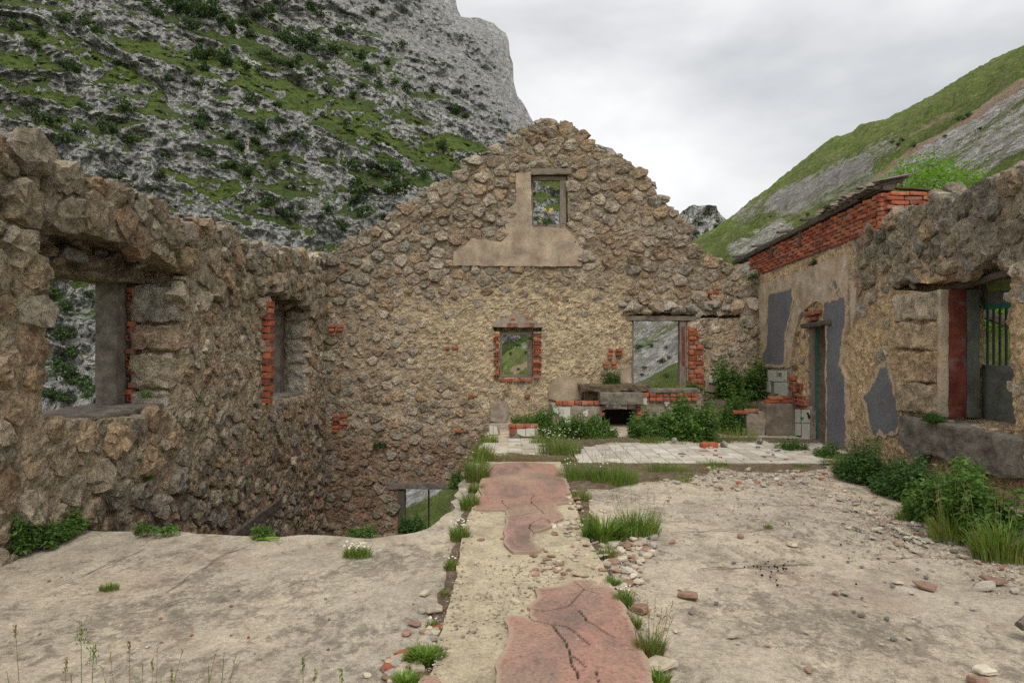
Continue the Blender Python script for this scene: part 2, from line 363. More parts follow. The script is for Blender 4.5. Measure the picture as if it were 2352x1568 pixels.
#SECTION2
# ------------------------------------------------------------------ far country: mountain, hillside, knoll
def m_mountain():
    t = NT('limestone_and_turf')
    a = t.sep(t.attr())
    wv = t.noise(0.06, 5, 0.6, color=True)
    wp = t.n.new('ShaderNodeVectorMath'); wp.operation = 'MULTIPLY_ADD'; t.l.new(wv, wp.inputs[0]); wp.inputs[1].default_value = (16, 16, 16); t.l.new(t.pos, wp.inputs[2]); wp = wp.outputs[0]
    n1 = t.noise(0.05, 8, 0.7, 0.5); n2 = t.noise(0.2, 10, 0.78, 0.6); n3 = t.noise(0.9, 7, 0.78)
    ck = t.voro(0.16, 'DISTANCE_TO_EDGE', t.scaled((1.3, 1.0, 0.5), wp)); ck2 = t.voro(0.5, 'DISTANCE_TO_EDGE', t.scaled((1.2, 1.0, 0.6), wp))
    rock = t.mix(t.ramp(n1, (0.3, 0.0), (0.7, 1.0)), (0.45, 0.445, 0.42), (0.62, 0.61, 0.58))
    rock = t.mix(1.0, rock, t.ramp(n2, (0.32, 0.5), (0.5, 0.93), (0.66, 1.2)), 'MULTIPLY')
    rock = t.mix(1.0, rock, t.ramp(n3, (0.32, 0.6), (0.5, 1.0), (0.66, 1.2)), 'MULTIPLY')
    rock = t.mix(1.0, rock, t.ramp(t.noise(0.16, 7, 0.7, 0.3, vec=t.scaled((1.5, 1.0, 0.16))), (0.35, 0.55), (0.6, 1.15)), 'MULTIPLY')
    rock = t.mix(1.0, rock, t.ramp(ck, (0.0, 0.42), (0.09, 1.0)), 'MULTIPLY'); rock = t.mix(1.0, rock, t.ramp(ck2, (0.0, 0.55), (0.1, 1.05)), 'MULTIPLY'); rock = t.mix(t.math('MULTIPLY', a[2], 0.35), rock, (0.25, 0.255, 0.26))  # crevice shade painted into the rock colour along the cracks; greyer on the cliff
    rock = t.mix(t.ramp(t.noise(0.03, 6, 0.6), (0.6, 0.0), (0.75, 0.25)), rock, (0.40, 0.31, 0.22))
    grass = t.mix(a[1], (0.07, 0.1, 0.027), (0.125, 0.172, 0.034))
    grass = t.mix(1.0, grass, t.ramp(n2, (0.32, 0.5), (0.66, 1.35)), 'MULTIPLY')
    grass = t.mix(t.ramp(n3, (0.46, 0.0), (0.6, 0.7)), grass, (0.03, 0.048, 0.015))
    grass = t.mix(t.ramp(t.noise(0.6, 8, 0.8), (0.6, 0.0), (0.66, 0.7)), grass, (0.3, 0.29, 0.26))
    f = t.math('ADD', a[0], t.math('MULTIPLY', t.math('SUBTRACT', n2, 0.5), 1.7))
    f = t.math('ADD', f, t.math('MULTIPLY', t.math('SUBTRACT', n3, 0.5), 0.9))
    f = t.math('ADD', f, t.math('MULTIPLY', t.math('SUBTRACT', n1, 0.5), 1.0))
    f = t.math('ADD', f, t.ramp(ck, (0.0, 0.3), (0.12, 0.0)))
    c = t.mix(t.ramp(f, (0.42, 0.0), (0.58, 1.0)), rock, grass)
    b = t.bump(n2, 1.0, 3.0); t.bump(n3, 1.0, 0.8, b)
    return t.color(c)

def m_hill():
    t = NT('turf_and_scree')
    a = t.sep(t.attr())
    n1 = t.noise(0.06, 7, 0.65, 0.4); n2 = t.noise(0.4, 9, 0.78, 0.5); n3 = t.noise(2.4, 7, 0.8)
    grass = t.mix(t.ramp(n1, (0.35, 0.0), (0.65, 1.0)), (0.115, 0.165, 0.03), (0.17, 0.2, 0.05))
    grass = t.mix(t.ramp(t.noise(0.14, 8, 0.72, 0.5), (0.5, 0.0), (0.66, 0.65)), grass, (0.18, 0.15, 0.085))
    grass = t.mix(1.0, grass, t.ramp(n2, (0.32, 0.42), (0.66, 1.5)), 'MULTIPLY')
    grass = t.mix(t.ramp(n3, (0.48, 0.0), (0.6, 0.7)), grass, (0.045, 0.065, 0.016))
    grass = t.mix(t.ramp(t.noise(0.9, 8, 0.82), (0.62, 0.0), (0.67, 0.7)), grass, (0.3, 0.275, 0.23))
    vv = t.sep(t.voro(1.3, out='Color'))[0]
    scree = t.mix(vv, (0.28, 0.265, 0.25), (0.54, 0.51, 0.47))
    scree = t.mix(1.0, scree, t.ramp(n3, (0.3, 0.4), (0.7, 1.5)), 'MULTIPLY')
    sand = t.mix(1.0, t.mix(n2, (0.31, 0.215, 0.14), (0.42, 0.32, 0.22)), t.ramp(n3, (0.3, 0.65), (0.7, 1.25)), 'MULTIPLY')
    rock = t.mix(1.0, t.mix(t.ramp(n2, (0.35, 0.0), (0.65, 1.0)), (0.13, 0.125, 0.11), (0.42, 0.40, 0.365)), t.ramp(n3, (0.3, 0.5), (0.7, 1.3)), 'MULTIPLY')
    def fac(x, k=1.8):
        f = t.math('ADD', x, t.math('MULTIPLY', t.math('SUBTRACT', n2, 0.5), k)); f = t.math('ADD', f, t.math('MULTIPLY', t.math('SUBTRACT', n3, 0.5), k * 0.8))
        return t.ramp(f, (0.34, 0.0), (0.64, 1.0))
    c = t.mix(fac(a[0]), grass, scree); c = t.mix(fac(a[1], 1.1), c, sand); c = t.mix(fac(a[2], 2.2), c, rock)
    b = t.bump(n2, 1.0, 1.2); t.bump(n3, 1.0, 0.25, b)
    return t.color(c)
M['mountain'] = m_mountain(); M['hill'] = m_hill()

def seg_mask(X, Y, pts, w):
    """soft mask round a polyline traced in the photo"""
    P = np.stack([X.ravel(), Y.ravel()], 1)
    d, _ = nearest_on(pts, P, closed=False)
    return 1 - sstep(0.35 * w, w, d).reshape(X.shape)

SIL = [(-420, -260), (1010, -260), (1038, -60), (1045, 0), (1052, 22), (1062, 40), (1095, 43), (1130, 55), (1160, 76), (1169, 96), (1170, 130), (1178, 160), (1185, 200), (1188, 222), (1204, 246), (1225, 280), (1290, 300), (1344, 327), (1404, 345), (1422, 362), (1431, 380), (1450, 480), (1460, 1080), (-420, 1080)]
def mountain_depth(x, y):
    xp = (x - CX) / FPX; zp = (CY - y) / FPX
    return 420.0 / (1 - 0.84 * zp - 0.5 * xp)

def build_mountain():
    st = 2.9
    gx = np.arange(-330, 1475, st); gy = np.arange(-190, 1060, st)
    X, Y = np.meshgrid(gx, gy)
    sil = roughen(SIL, 14, 5.0, 3)
    ok = inside(sil, np.stack([X + st / 2, Y + st / 2], -1))[:-1, :-1]
    # pull boundary vertices onto the skyline
    inc = np.zeros(X.shape, int)
    for a in (0, 1):
        for b in (0, 1): inc[a:a + ok.shape[0], b:b + ok.shape[1]] += ok
    bd = (inc > 0) & (inc < 4)
    P = np.stack([X[bd], Y[bd]], 1); d, q = nearest_on(sil, P); m = d < st
    P[m] = q[m]; X = X.copy(); Y = Y.copy(); X[bd] = P[:, 0]; Y[bd] = P[:, 1]
    D = mountain_depth(X, Y)
    R = np.stack([(X - CX) / FPX, np.ones_like(X), (CY - Y) / FPX], -1)
    W = R * D[..., None] + np.array([0, 0, EYE])
    cliff = seg_mask(X, Y, [(850, -60), (960, 60), (1060, 130), (1130, 200), (1180, 250)], 150)
    lowcl = seg_mask(X, Y, [(60, 640), (160, 760), (170, 950), (640, 860)], 120)
    W2 = W / 1.0
    al = math.radians(-38); ax = W2[..., 0] * math.cos(al) + W2[..., 2] * math.sin(al); ac = -W2[..., 0] * math.sin(al) + W2[..., 2] * math.cos(al)
    big = fbm(np.stack([ax / 170, ac / 85, W2[..., 1] / 300], -1), 3) * 34
    wp = fbm(W2 / 70, 3)
    ribs = fbm(np.stack([ax / 75 + wp * 0.6, ac / 34 + wp, W2[..., 1] / 120 + 4], -1), 4, 0.45, ridged=True) * 20
    tt = (W2[..., 2] + 0.45 * W2[..., 0]) / 23 + fbm(W2 / 45 + 9, 4) * 2.6; fr = tt - np.floor(tt)
    terr = (fr - sstep(0.0, 0.28, fr)) * 9 * (0.5 + 0.5 * fbm(W2 / 90 + 30, 2))
    flut = fbm(np.stack([W2[..., 0] / 22, W2[..., 1] / 60, W2[..., 2] / 110], -1), 5, ridged=True) * 20
    wq = np.stack([fbm(W2 / 20, 3), fbm(W2 / 20 + 8, 3), fbm(W2 / 20 + 16, 3)], -1)
    f1, f2, cid = cellular(np.stack([ax / 34, W2[..., 1] / 60, ac / 17], -1) + 0.8 * wq); g1, g2, _ = cellular(W2 / np.array([9, 30, 14]) + wq)
    crag = 5 * np.clip((f2 - f1) * 1.6, 0, 1) ** 0.5 * (0.3 + cid) + 1.8 * np.clip((g2 - g1) * 1.5, 0, 1) ** 0.6
    h = big + ribs * (1 - 0.6 * cliff) + terr + flut * np.maximum(cliff, lowcl * 0.8) + fbm(W2 / 11, 4, ridged=True) * 4.5 + fbm(W2 / 3.6, 3) * 1.4 + crag
    n = np.array([0.5, -1, 0.84]); n = n / np.linalg.norm(n)
    near = sstep(0, 60, nearest_on(SIL, np.stack([X.ravel(), Y.ravel()], 1))[0].reshape(X.shape))
    dep = h * 0.8 * (0.25 + 0.75 * near)
    det = (ribs * 0.2 + fbm(W2 / 9 + 70, 3, ridged=True) * 1.6) * (0.2 + 0.8 * near)
    W = W - R * dep[..., None] + n * det[..., None]
    # turf where the slope lies back, traced meadows, bare cliffs
    Ws = W.copy()
    for _ in range(3):
        Ws[1:-1] = (Ws[:-2] + Ws[1:-1] + Ws[2:]) / 3; Ws[:, 1:-1] = (Ws[:, :-2] + Ws[:, 1:-1] + Ws[:, 2:]) / 3
    dx = np.gradient(Ws, axis=1); dy = np.gradient(Ws, axis=0); N = np.cross(dx, dy); N /= np.linalg.norm(N, axis=-1)[..., None] + 1e-9
    N *= np.sign(-(N * R).sum(-1))[..., None]
    nz = N[..., 2]
    gr = 0.17 + (sstep(0.25, 0.85, nz) - 0.5) * 1.4 - 0.3 * np.clip((f2 - f1) * 1.6, 0, 1) * (cid - 0.2) + fbm(W2 / 48 + 5, 3) * 0.95 - ribs * 0.006
    mead = np.zeros_like(X)
    for pts, w in (([(40, 50), (150, 130), (320, 190)], 40), ([(290, 112), (390, 125), (440, 145)], 34), ([(360, 180), (372, 225), (345, 260)], 26), ([(440, 140), (620, 200), (800, 290), (950, 345), (1100, 385), (1300, 470)], 46), ([(560, 300), (720, 230), (860, 290)], 22), ([(640, 480), (560, 460), (440, 440), (400, 400)], 34), ([(40, 230), (170, 250), (60, 330)], 30), ([(0, 150), (120, 170)], 24), ([(1000, 330), (1100, 378), (1180, 420), (1300, 440)], 44), ([(680, 520), (760, 560), (800, 580)], 30)):
        mead = np.maximum(mead, seg_mask(X + 14 * fbm(W2 / 30, 3), Y + 14 * fbm(W2 / 30 + 20, 3), pts, w))
    gr = gr + 0.62 * mead - 0.62 * cliff - 0.6 * lowcl + 0.1 * sstep(200, 480, Y)
    gr = gr - 0.5 * seg_mask(X, Y, [(1225, 440), (1300, 520)], 26) - 0.35 * seg_mask(X, Y, [(700, 640), (960, 470)], 40)
    col = np.stack([gr, 0.3 + 0.7 * mead, cliff], -1).reshape(-1, 3)
    idx = np.arange(X.size).reshape(X.shape)
    Q = np.stack([idx[:-1, :-1], idx[1:, :-1], idx[1:, 1:], idx[:-1, 1:]], -1)[ok]
    V = W.reshape(-1, 3)
    # the far side of the skyline: carry the rim back and down so the mountain has a body
    from collections import Counter
    E = Counter()
    for a, b in ((0, 1), (1, 2), (2, 3), (3, 0)):
        for e in map(tuple, np.sort(Q[:, (a, b)], axis=1)): E[e] += 1
    be = np.array([e for e, k in E.items() if k == 1]); bv = np.unique(be)
    mp = {v: i for i, v in enumerate(bv)}
    back1 = V[bv] * 1.06 + np.array([0, 0, -3.0]); back2 = V[bv] * 1.35 + np.array([0, 0, -120.0])
    n0 = len(V); V = np.concatenate([V, back1, back2]); col = np.concatenate([col, col[bv], col[bv]])
    i0 = be[:, 0]; i1 = be[:, 1]; m0 = np.array([mp[v] for v in i0]); m1 = np.array([mp[v] for v in i1]); nb = len(bv)
    Q = np.concatenate([Q, np.stack([i0, i1, n0 + m1, n0 + m0], 1), np.stack([n0 + m0, n0 + m1, n0 + nb + m1, n0 + nb + m0], 1)])
    used = np.unique(Q); rm = np.full(len(V), -1); rm[used] = np.arange(len(used))
    V, Q, col = V[used], rm[Q], col[used]
    o = put('mountain', mesh('mountain', V, Q, None, M['mountain'], col)); tag(o, kind='structure')
    return BVHTree.FromPolygons([Vector(v) for v in V], Q.tolist())
MT = build_mountain()

def hill_z(X, Y):
    P = np.stack([X / 40, Y / 40, np.zeros_like(X) + 2], -1)
    k = np.clip(Y / 120, 0.12, 1.4)
    z = 0.6 * X - 5 + k * 5.0 * fbm(P, 3) + k * 2.6 * fbm(P * 4 + 7, 5, 0.6) + 9.0 * np.exp(-((X / Y - 0.47) / 0.12) ** 2) * sstep(150, 330, Y)
    z += 0.22 * np.clip(Y / 40, 0.2, 2.2) * fbm(P * 40, 4)
    return z

def build_hill():
    xs = np.linspace(-0.62, 1.5, 500)
    ys = np.concatenate([np.geomspace(4.0, 352, 430), [356, 360, 366, 376, 400, 460]])
    U, Yg = np.meshgrid(xs, ys); Xg = U * Yg
    Z = hill_z(Xg, Yg)
    plot = (1 - sstep(6.2, 7.2, Xg)) * (1 - sstep(14.8, 15.6, Yg)); Z = Z - plot * np.maximum(0, Z + 3.6)
    drop = np.maximum(0, Yg - 352); Z = Z - drop * 0.9
    Z = np.maximum(Z, -60 + 4 * fbm(np.stack([Xg / 30, Yg / 30, Xg * 0], -1), 3))
    # traced bands: fall lines lie at a constant distance
    wob = fbm(np.stack([Xg / 14, Yg / 14, Xg * 0], -1), 3) * 4 + fbm(np.stack([Xg / 5, Yg / 5, Xg * 0 + 9], -1), 3) * 1.3
    Yw = Yg + wob
    def band(c, w, s=0.35): return 1 - sstep(w * (1 - s), w * (1 + s), np.abs(Yw - c))
    sx = (Xg / Yg) * FPX + CX; sy = CY - (Z - EYE) / Yg * FPX
    scree = 0.05 + 0.9 * band(58, 6) * (0.55 + 0.6 * fbm(np.stack([Xg / 20, Yg / 3, Xg * 0], -1), 3)) + 0.75 * band(44, 5) * (0.8 + 0.8 * fbm(np.stack([Xg / 12, Yg / 2.2, Xg * 0 + 3], -1), 3)) + 0.5 * band(50, 1.6) + 0.7 * band(66, 3)
    scree = scree + 0.5 * seg_mask(sx, sy, [(1690, 575), (1760, 545), (1800, 520)], 34)
    scree = scree - 0.5 * band(33, 8)
    sand = 0.95 * band(73, 5.5) * sstep(12, 30, Xg + 20) + 0.5 * band(120, 6) * (sy < 420)
    sand = sand + 0.8 * seg_mask(sx, sy, [(1180, 850), (1215, 835)], 12)
    rock = 0.55 * seg_mask(sx, sy, [(1800, 470), (1880, 440), (1990, 400)], 46) + 0.45 * seg_mask(sx, sy, [(1700, 500), (2050, 330)], 30) + 0.25 * fbm(np.stack([Xg / 9, Yg / 9, Xg * 0 + 8], -1), 4)
    rock = rock + 0.6 * seg_mask(sx, sy, [(1160, 795), (1222, 793)], 7) + 0.6 * seg_mask(sx, sy, [(1450, 748), (1480, 750)], 8)
    col = np.stack([scree, sand, rock], -1).reshape(-1, 3)
    idx = np.arange(Xg.size).reshape(Xg.shape)
    Q = np.stack([idx[:-1, :-1], idx[:-1, 1:], idx[1:, 1:], idx[1:, :-1]], -1).reshape(-1, 4)
    V = np.stack([Xg, Yg, Z], -1).reshape(-1, 3)
    o = put('hillside', mesh('hillside', V, Q, None, M['hill'], col)); tag(o, kind='structure')
    return BVHTree.FromPolygons([Vector(v) for v in V], Q.tolist())
HT = build_hill()

def ground_sheet():
    R = 2600; n = 40
    g = np.linspace(-R, R, n); X, Y = np.meshgrid(g, g); Z = -64 + 6 * fbm(np.stack([X / 300, Y / 300, X * 0], -1), 3)
    idx = np.arange(X.size).reshape(X.shape); Q = np.stack([idx[:-1, :-1], idx[:-1, 1:], idx[1:, 1:], idx[1:, :-1]], -1).reshape(-1, 4)
    tag(put('ground', mesh('ground', np.stack([X, Y, Z], -1), Q, None, M['hill'], (0.3, 0.1, 0.3))), kind='structure')
ground_sheet()

def knoll():
    out = [(1520, 620), (1540, 520), (1552, 500), (1563, 488), (1575, 480), (1588, 477), (1612, 479), (1639, 478), (1650, 490), (1657, 504), (1664, 513), (1690, 560), (1720, 640)]
    top = np.array(roughen(out, 5, 1.5, 5, closed=False)); d0 = 480.0; V = []; n = 26
    for (x, y) in top:
        for k in range(n):
            s = k / (n - 1); yy = y + (680 - y) * s; d = d0 - 60 * s
            V.append(ray(x, yy) * d + np.array([0, 0, EYE]))
    V = np.array(V).reshape(len(top), n, 3)
    V[..., 1] -= 14 * fbm(V / 22, 4, ridged=True)
    idx = np.arange(len(top) * n).reshape(len(top), n)
    Q = np.stack([idx[:-1, :-1], idx[:-1, 1:], idx[1:, 1:], idx[1:, :-1]], -1).reshape(-1, 4)
    V = V.reshape(-1, 3); rim = idx[:, 0]; B = V[rim] * 1.25 - np.array([0, 0, 60]); n0 = len(V)
    Q = np.concatenate([Q, np.stack([rim[:-1], rim[1:], n0 + np.arange(1, len(rim)), n0 + np.arange(len(rim) - 1)], 1)])
    g = 0.28 + 0.5 * fbm(V / 18, 3); g = np.concatenate([g, g[rim]])
    V = np.concatenate([V, B])
    tag(put('hill', mesh('hill', V, Q, None, M['mountain'], np.stack([g, g * 0 + 0.1, g * 0], -1))), kind='structure')
    return BVHTree.FromPolygons([Vector(v) for v in V], Q.tolist())
KT = knoll()

# far trees: a tapered trunk and a crown of leaf clumps
def crown_geo(rng, lobes, nleaf, size, squash=1.0):
    B = Bag()
    C = []
    for k in range(lobes):
        C.append((rng.normal(0, 0.24), rng.normal(0, 0.24), 0.38 + 0.5 * rng.random(), 0.2 + 0.17 * rng.random()))
    for k in range(nleaf):
        cx, cy, cz, r = C[rng.integers(lobes)]
        d = rng.normal(size=3); d /= np.linalg.norm(d); d[2] *= squash
        p = np.array([cx, cy, cz]) + d * r * (0.55 + 0.5 * rng.random())
        a = rng.normal(size=3); a /= np.linalg.norm(a); b = np.cross(a, d); b /= np.linalg.norm(b) + 1e-6
        s = size * (0.6 + 0.8 * rng.random())
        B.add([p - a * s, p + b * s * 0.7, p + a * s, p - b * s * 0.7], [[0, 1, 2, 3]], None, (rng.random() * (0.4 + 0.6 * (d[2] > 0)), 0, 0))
    return B
def trunk_geo(B, h, r, rng, bend=0.1):
    n = 5; ring = []
    for k in range(n):
        s = k / (n - 1); ring.append((bend * math.sin(s * 2) * rng.normal(), bend * s * rng.normal() * 0.5, s * h, r * (1 - 0.7 * s)))
    V = []
    for (x, y, z, rr) in ring:
        for j in range(6): V.append((x + rr * math.cos(j * 1.047), y + rr * math.sin(j * 1.047), z))
    Q = [(k * 6 + j, k * 6 + (j + 1) % 6, (k + 1) * 6 + (j + 1) % 6, (k + 1) * 6 + j) for k in range(n - 1) for j in range(6)]
    B.add(V, Q, None, (0.5, 0.5, 0.5))
far_tree = []
for v in range(7):
    rng = np.random.default_rng(50 + v)
    c = crown_geo(rng, 6 + 2 * v, 420, 0.068, 0.85).mesh('tree_crown', M['treeleaf'])
    tb = Bag(); trunk_geo(tb, 0.62, 0.035, rng); far_tree.append((c, tb.mesh('tree_trunk', M['bark'])))

def seat_ray(tree, x, y):
    r = Vector(ray(x, y)).normalized(); hit = tree.ray_cast(Vector((0, 0, EYE)), r)
    return hit[0]
def far_plant(x, y, size, tree, label, group, rng, name='tree', cat='tree'):
    """x, y: foot of the tree in the traced photo; size: its height there"""
    p = seat_ray(tree, x, y)
    if p is None: return
    h = size / FPX * p.y
    root = empty(name); root.location = p - Vector((0, 0, h * 0.05)); tag(root, label, cat, group)
    c, tr = far_tree[rng.integers(len(far_tree))]
    rz = rng.random() * 6.28; s = (h * (0.95 + 0.4 * rng.random()), h * (0.95 + 0.4 * rng.random()), h)
    put('crown', c, root, (0, 0, 0), (0, 0, rz), s); put('trunk', tr, root, (0, 0, 0), (0, 0, rz), (h, h, h))

TREES = [(370, 95, 60), (420, 130, 45), (280, 85, 60), (885, 235, 70), (945, 240, 50), (995, 260, 75), (905, 295, 45), (1080, 295, 50), (1145, 310, 40), (1215, 275, 45), (1265, 290, 40), (1305, 275, 65), (1450, 225, 70), (1410, 300, 45), (1360, 320, 40), (1170, 245, 45), (835, 315, 50), (885, 380, 40), (1000, 395, 50), (1110, 440, 60), (1220, 470, 45), (510, 275, 40), (285, 295, 60), (340, 305, 40), (555, 480, 80), (380, 480, 60), (460, 565, 70), (590, 620, 60), (235, 535, 70), (165, 515, 60), (340, 575, 50), (500, 515, 40), (300, 620, 60), (895, 510, 60), (880, 560, 55), (1005, 520, 50), (1010, 600, 40), (1155, 570, 80), (1230, 535, 45), (1320, 600, 45), (1270, 600, 40), (1225, 620, 50), (1160, 665, 50), (910, 685, 60), (1010, 730, 70), (1085, 755, 65), (1265, 705, 50), (1190, 910, 75), (1300, 945, 85), (1440, 920, 50), (1500, 1005, 60), (1280, 820, 40), (1525, 545, 40), (1570, 735, 60), (1660, 740, 60), (1655, 765, 50), (1725, 740, 90), (1740, 830, 110), (1580, 830, 95), (1600, 930, 70), (1565, 880, 70), (1690, 960, 45), (1950, 645, 50), (1860, 345, 30), (1910, 395, 35), (1585, 240, 40), (1725, 205, 35), (1630, 310, 60), (1640, 60, 40), (1155, 65, 80), (870, 60, 95), (930, 40, 85), (790, 40, 80), (840, 110, 70), (1020, 120, 60), (760, 15, 60), (1250, 160, 60), (1330, 200, 75), (1270, 180, 50), (1380, 180, 65), (1300, 150, 60), (1360, 40, 60), (1400, 60, 50), (1500, 140, 50), (1550, 150, 40), (1600, 250, 40), (1705, 270, 40), (1780, 200, 40), (1550, 420, 40), (1440, 395, 50), (1670, 370, 40), (1590, 380, 35), (1740, 370, 40), (1790, 390, 50), (2005, 485, 50), (2050, 510, 30), (1870, 770, 40), (60, 120, 60), (140, 200, 50), (185, 150, 40), (700, 60, 60), (640, 20, 60), (980, 80, 60), (1075, 90, 60), (1100, 150, 50), (690, 680, 40), (700, 770, 60), (520, 780, 50), (670, 830, 40), (820, 350, 40), (740, 350, 36), (960, 460, 36), (1060, 640, 44), (1120, 620, 40), (1350, 640, 40), (1200, 740, 40)]
rt = np.random.default_rng(11)
for (cx_, cy_, s) in TREES:
    x, y, s = cx_ * 0.5208, cy_ * 0.5208, s * 0.5208
    yb = y + s * 0.45
    if yb < 130: lab, gr = 'dark broadleaf tree in the wooded belt high on the mountain under the cliffs', 'trees high on the mountain'
    elif yb < 190: lab, gr = 'dark tree along the upper edge of the long green mountain meadow', 'trees along the mountain meadow'
    elif x > 780 and yb > 330: lab, gr = 'dark tree in the steep gully just left of the gable wall', 'trees in the gully beside the gable'
    elif x < 330: lab, gr = 'dark shrubby tree among grey crags above the left wall', 'trees on the crags above the left wall'
    elif x > 700: lab, gr = 'small dark tree on the rocky slope below the mountain skyline cliff', 'trees below the skyline cliff'
    else: lab, gr = 'dark tree on the rock-strewn slope between the meadow and the left wall', 'trees on the rock-strewn slope'
    far_plant(x, yb, s * 0.98, MT, lab, gr, rt)
for (x, y, s) in ((120, 690, 44), (150, 720, 40), (112, 760, 40), (150, 790, 52), (172, 830, 44), (130, 850, 40), (150, 880, 60), (178, 890, 40), (205, 905, 44), (118, 930, 50), (215, 690, 30), (150, 935, 36)):
    far_plant(x, y, s * 0.8, MT, 'dark bush clinging to the grey cliff seen through the large left window', 'bushes on the cliff outside the left window', rt, 'cliff_bush', 'bush')
for (x, y, s) in ((1590, 530, 16), (1600, 545, 18), (1625, 540, 14), (1645, 525, 12), (1605, 520, 12), (1650, 512, 9), (1585, 560, 16), (1570, 540, 12)):
    far_plant(x, y, s, KT, 'dark tree on the small rocky knoll right of the gable', 'trees on the rocky knoll', rt)
for (x, y, s) in ((2050, 330, 9), (2062, 338, 10), (2098, 340, 12), (2072, 326, 10), (2205, 280, 12), (2225, 270, 12), (2170, 318, 9), (1935, 500, 8), (1855, 495, 7), (2130, 400, 9), (2010, 430, 10), (2090, 400, 8), (2250, 300, 8), (1770, 500, 6)):
    far_plant(x, y, s, HT, 'small dark bush on the scree hillside above the brick wall', 'bushes on the hillside above the brick wall', rt, 'hill_bush', 'bush')
for (x, y, s) in ((1466, 806, 16), (1496, 798, 10), (1530, 800, 7), (1520, 835, 14), (1536, 826, 10), (1480, 850, 10), (1475, 865, 9), (1530, 868, 11)):
    far_plant(x, y, s, HT, 'low green shrub on the scree seen through the large window opening', 'shrubs on the scree outside the large opening', rt, 'scree_shrub', 'shrub')
for (x, y, s) in ((1172, 815, 8), (1160, 800, 6), (1208, 812, 7), (1190, 850, 6)):
    far_plant(x, y, s, HT, 'low green shrub on the turf seen through the small window', 'shrubs outside the small window', rt, 'turf_shrub', 'shrub')
#SECTION3
# ------------------------------------------------------------------ masonry tools
F_LEFT = (lambda u, v, w: np.stack([XL - w, u, v], -1), False)
F_BACK = (lambda u, v, w: np.stack([u, YB + w, v], -1), False)
F_RIGHT = (lambda u, v, w: np.stack([XR + w, u, v], -1), True)

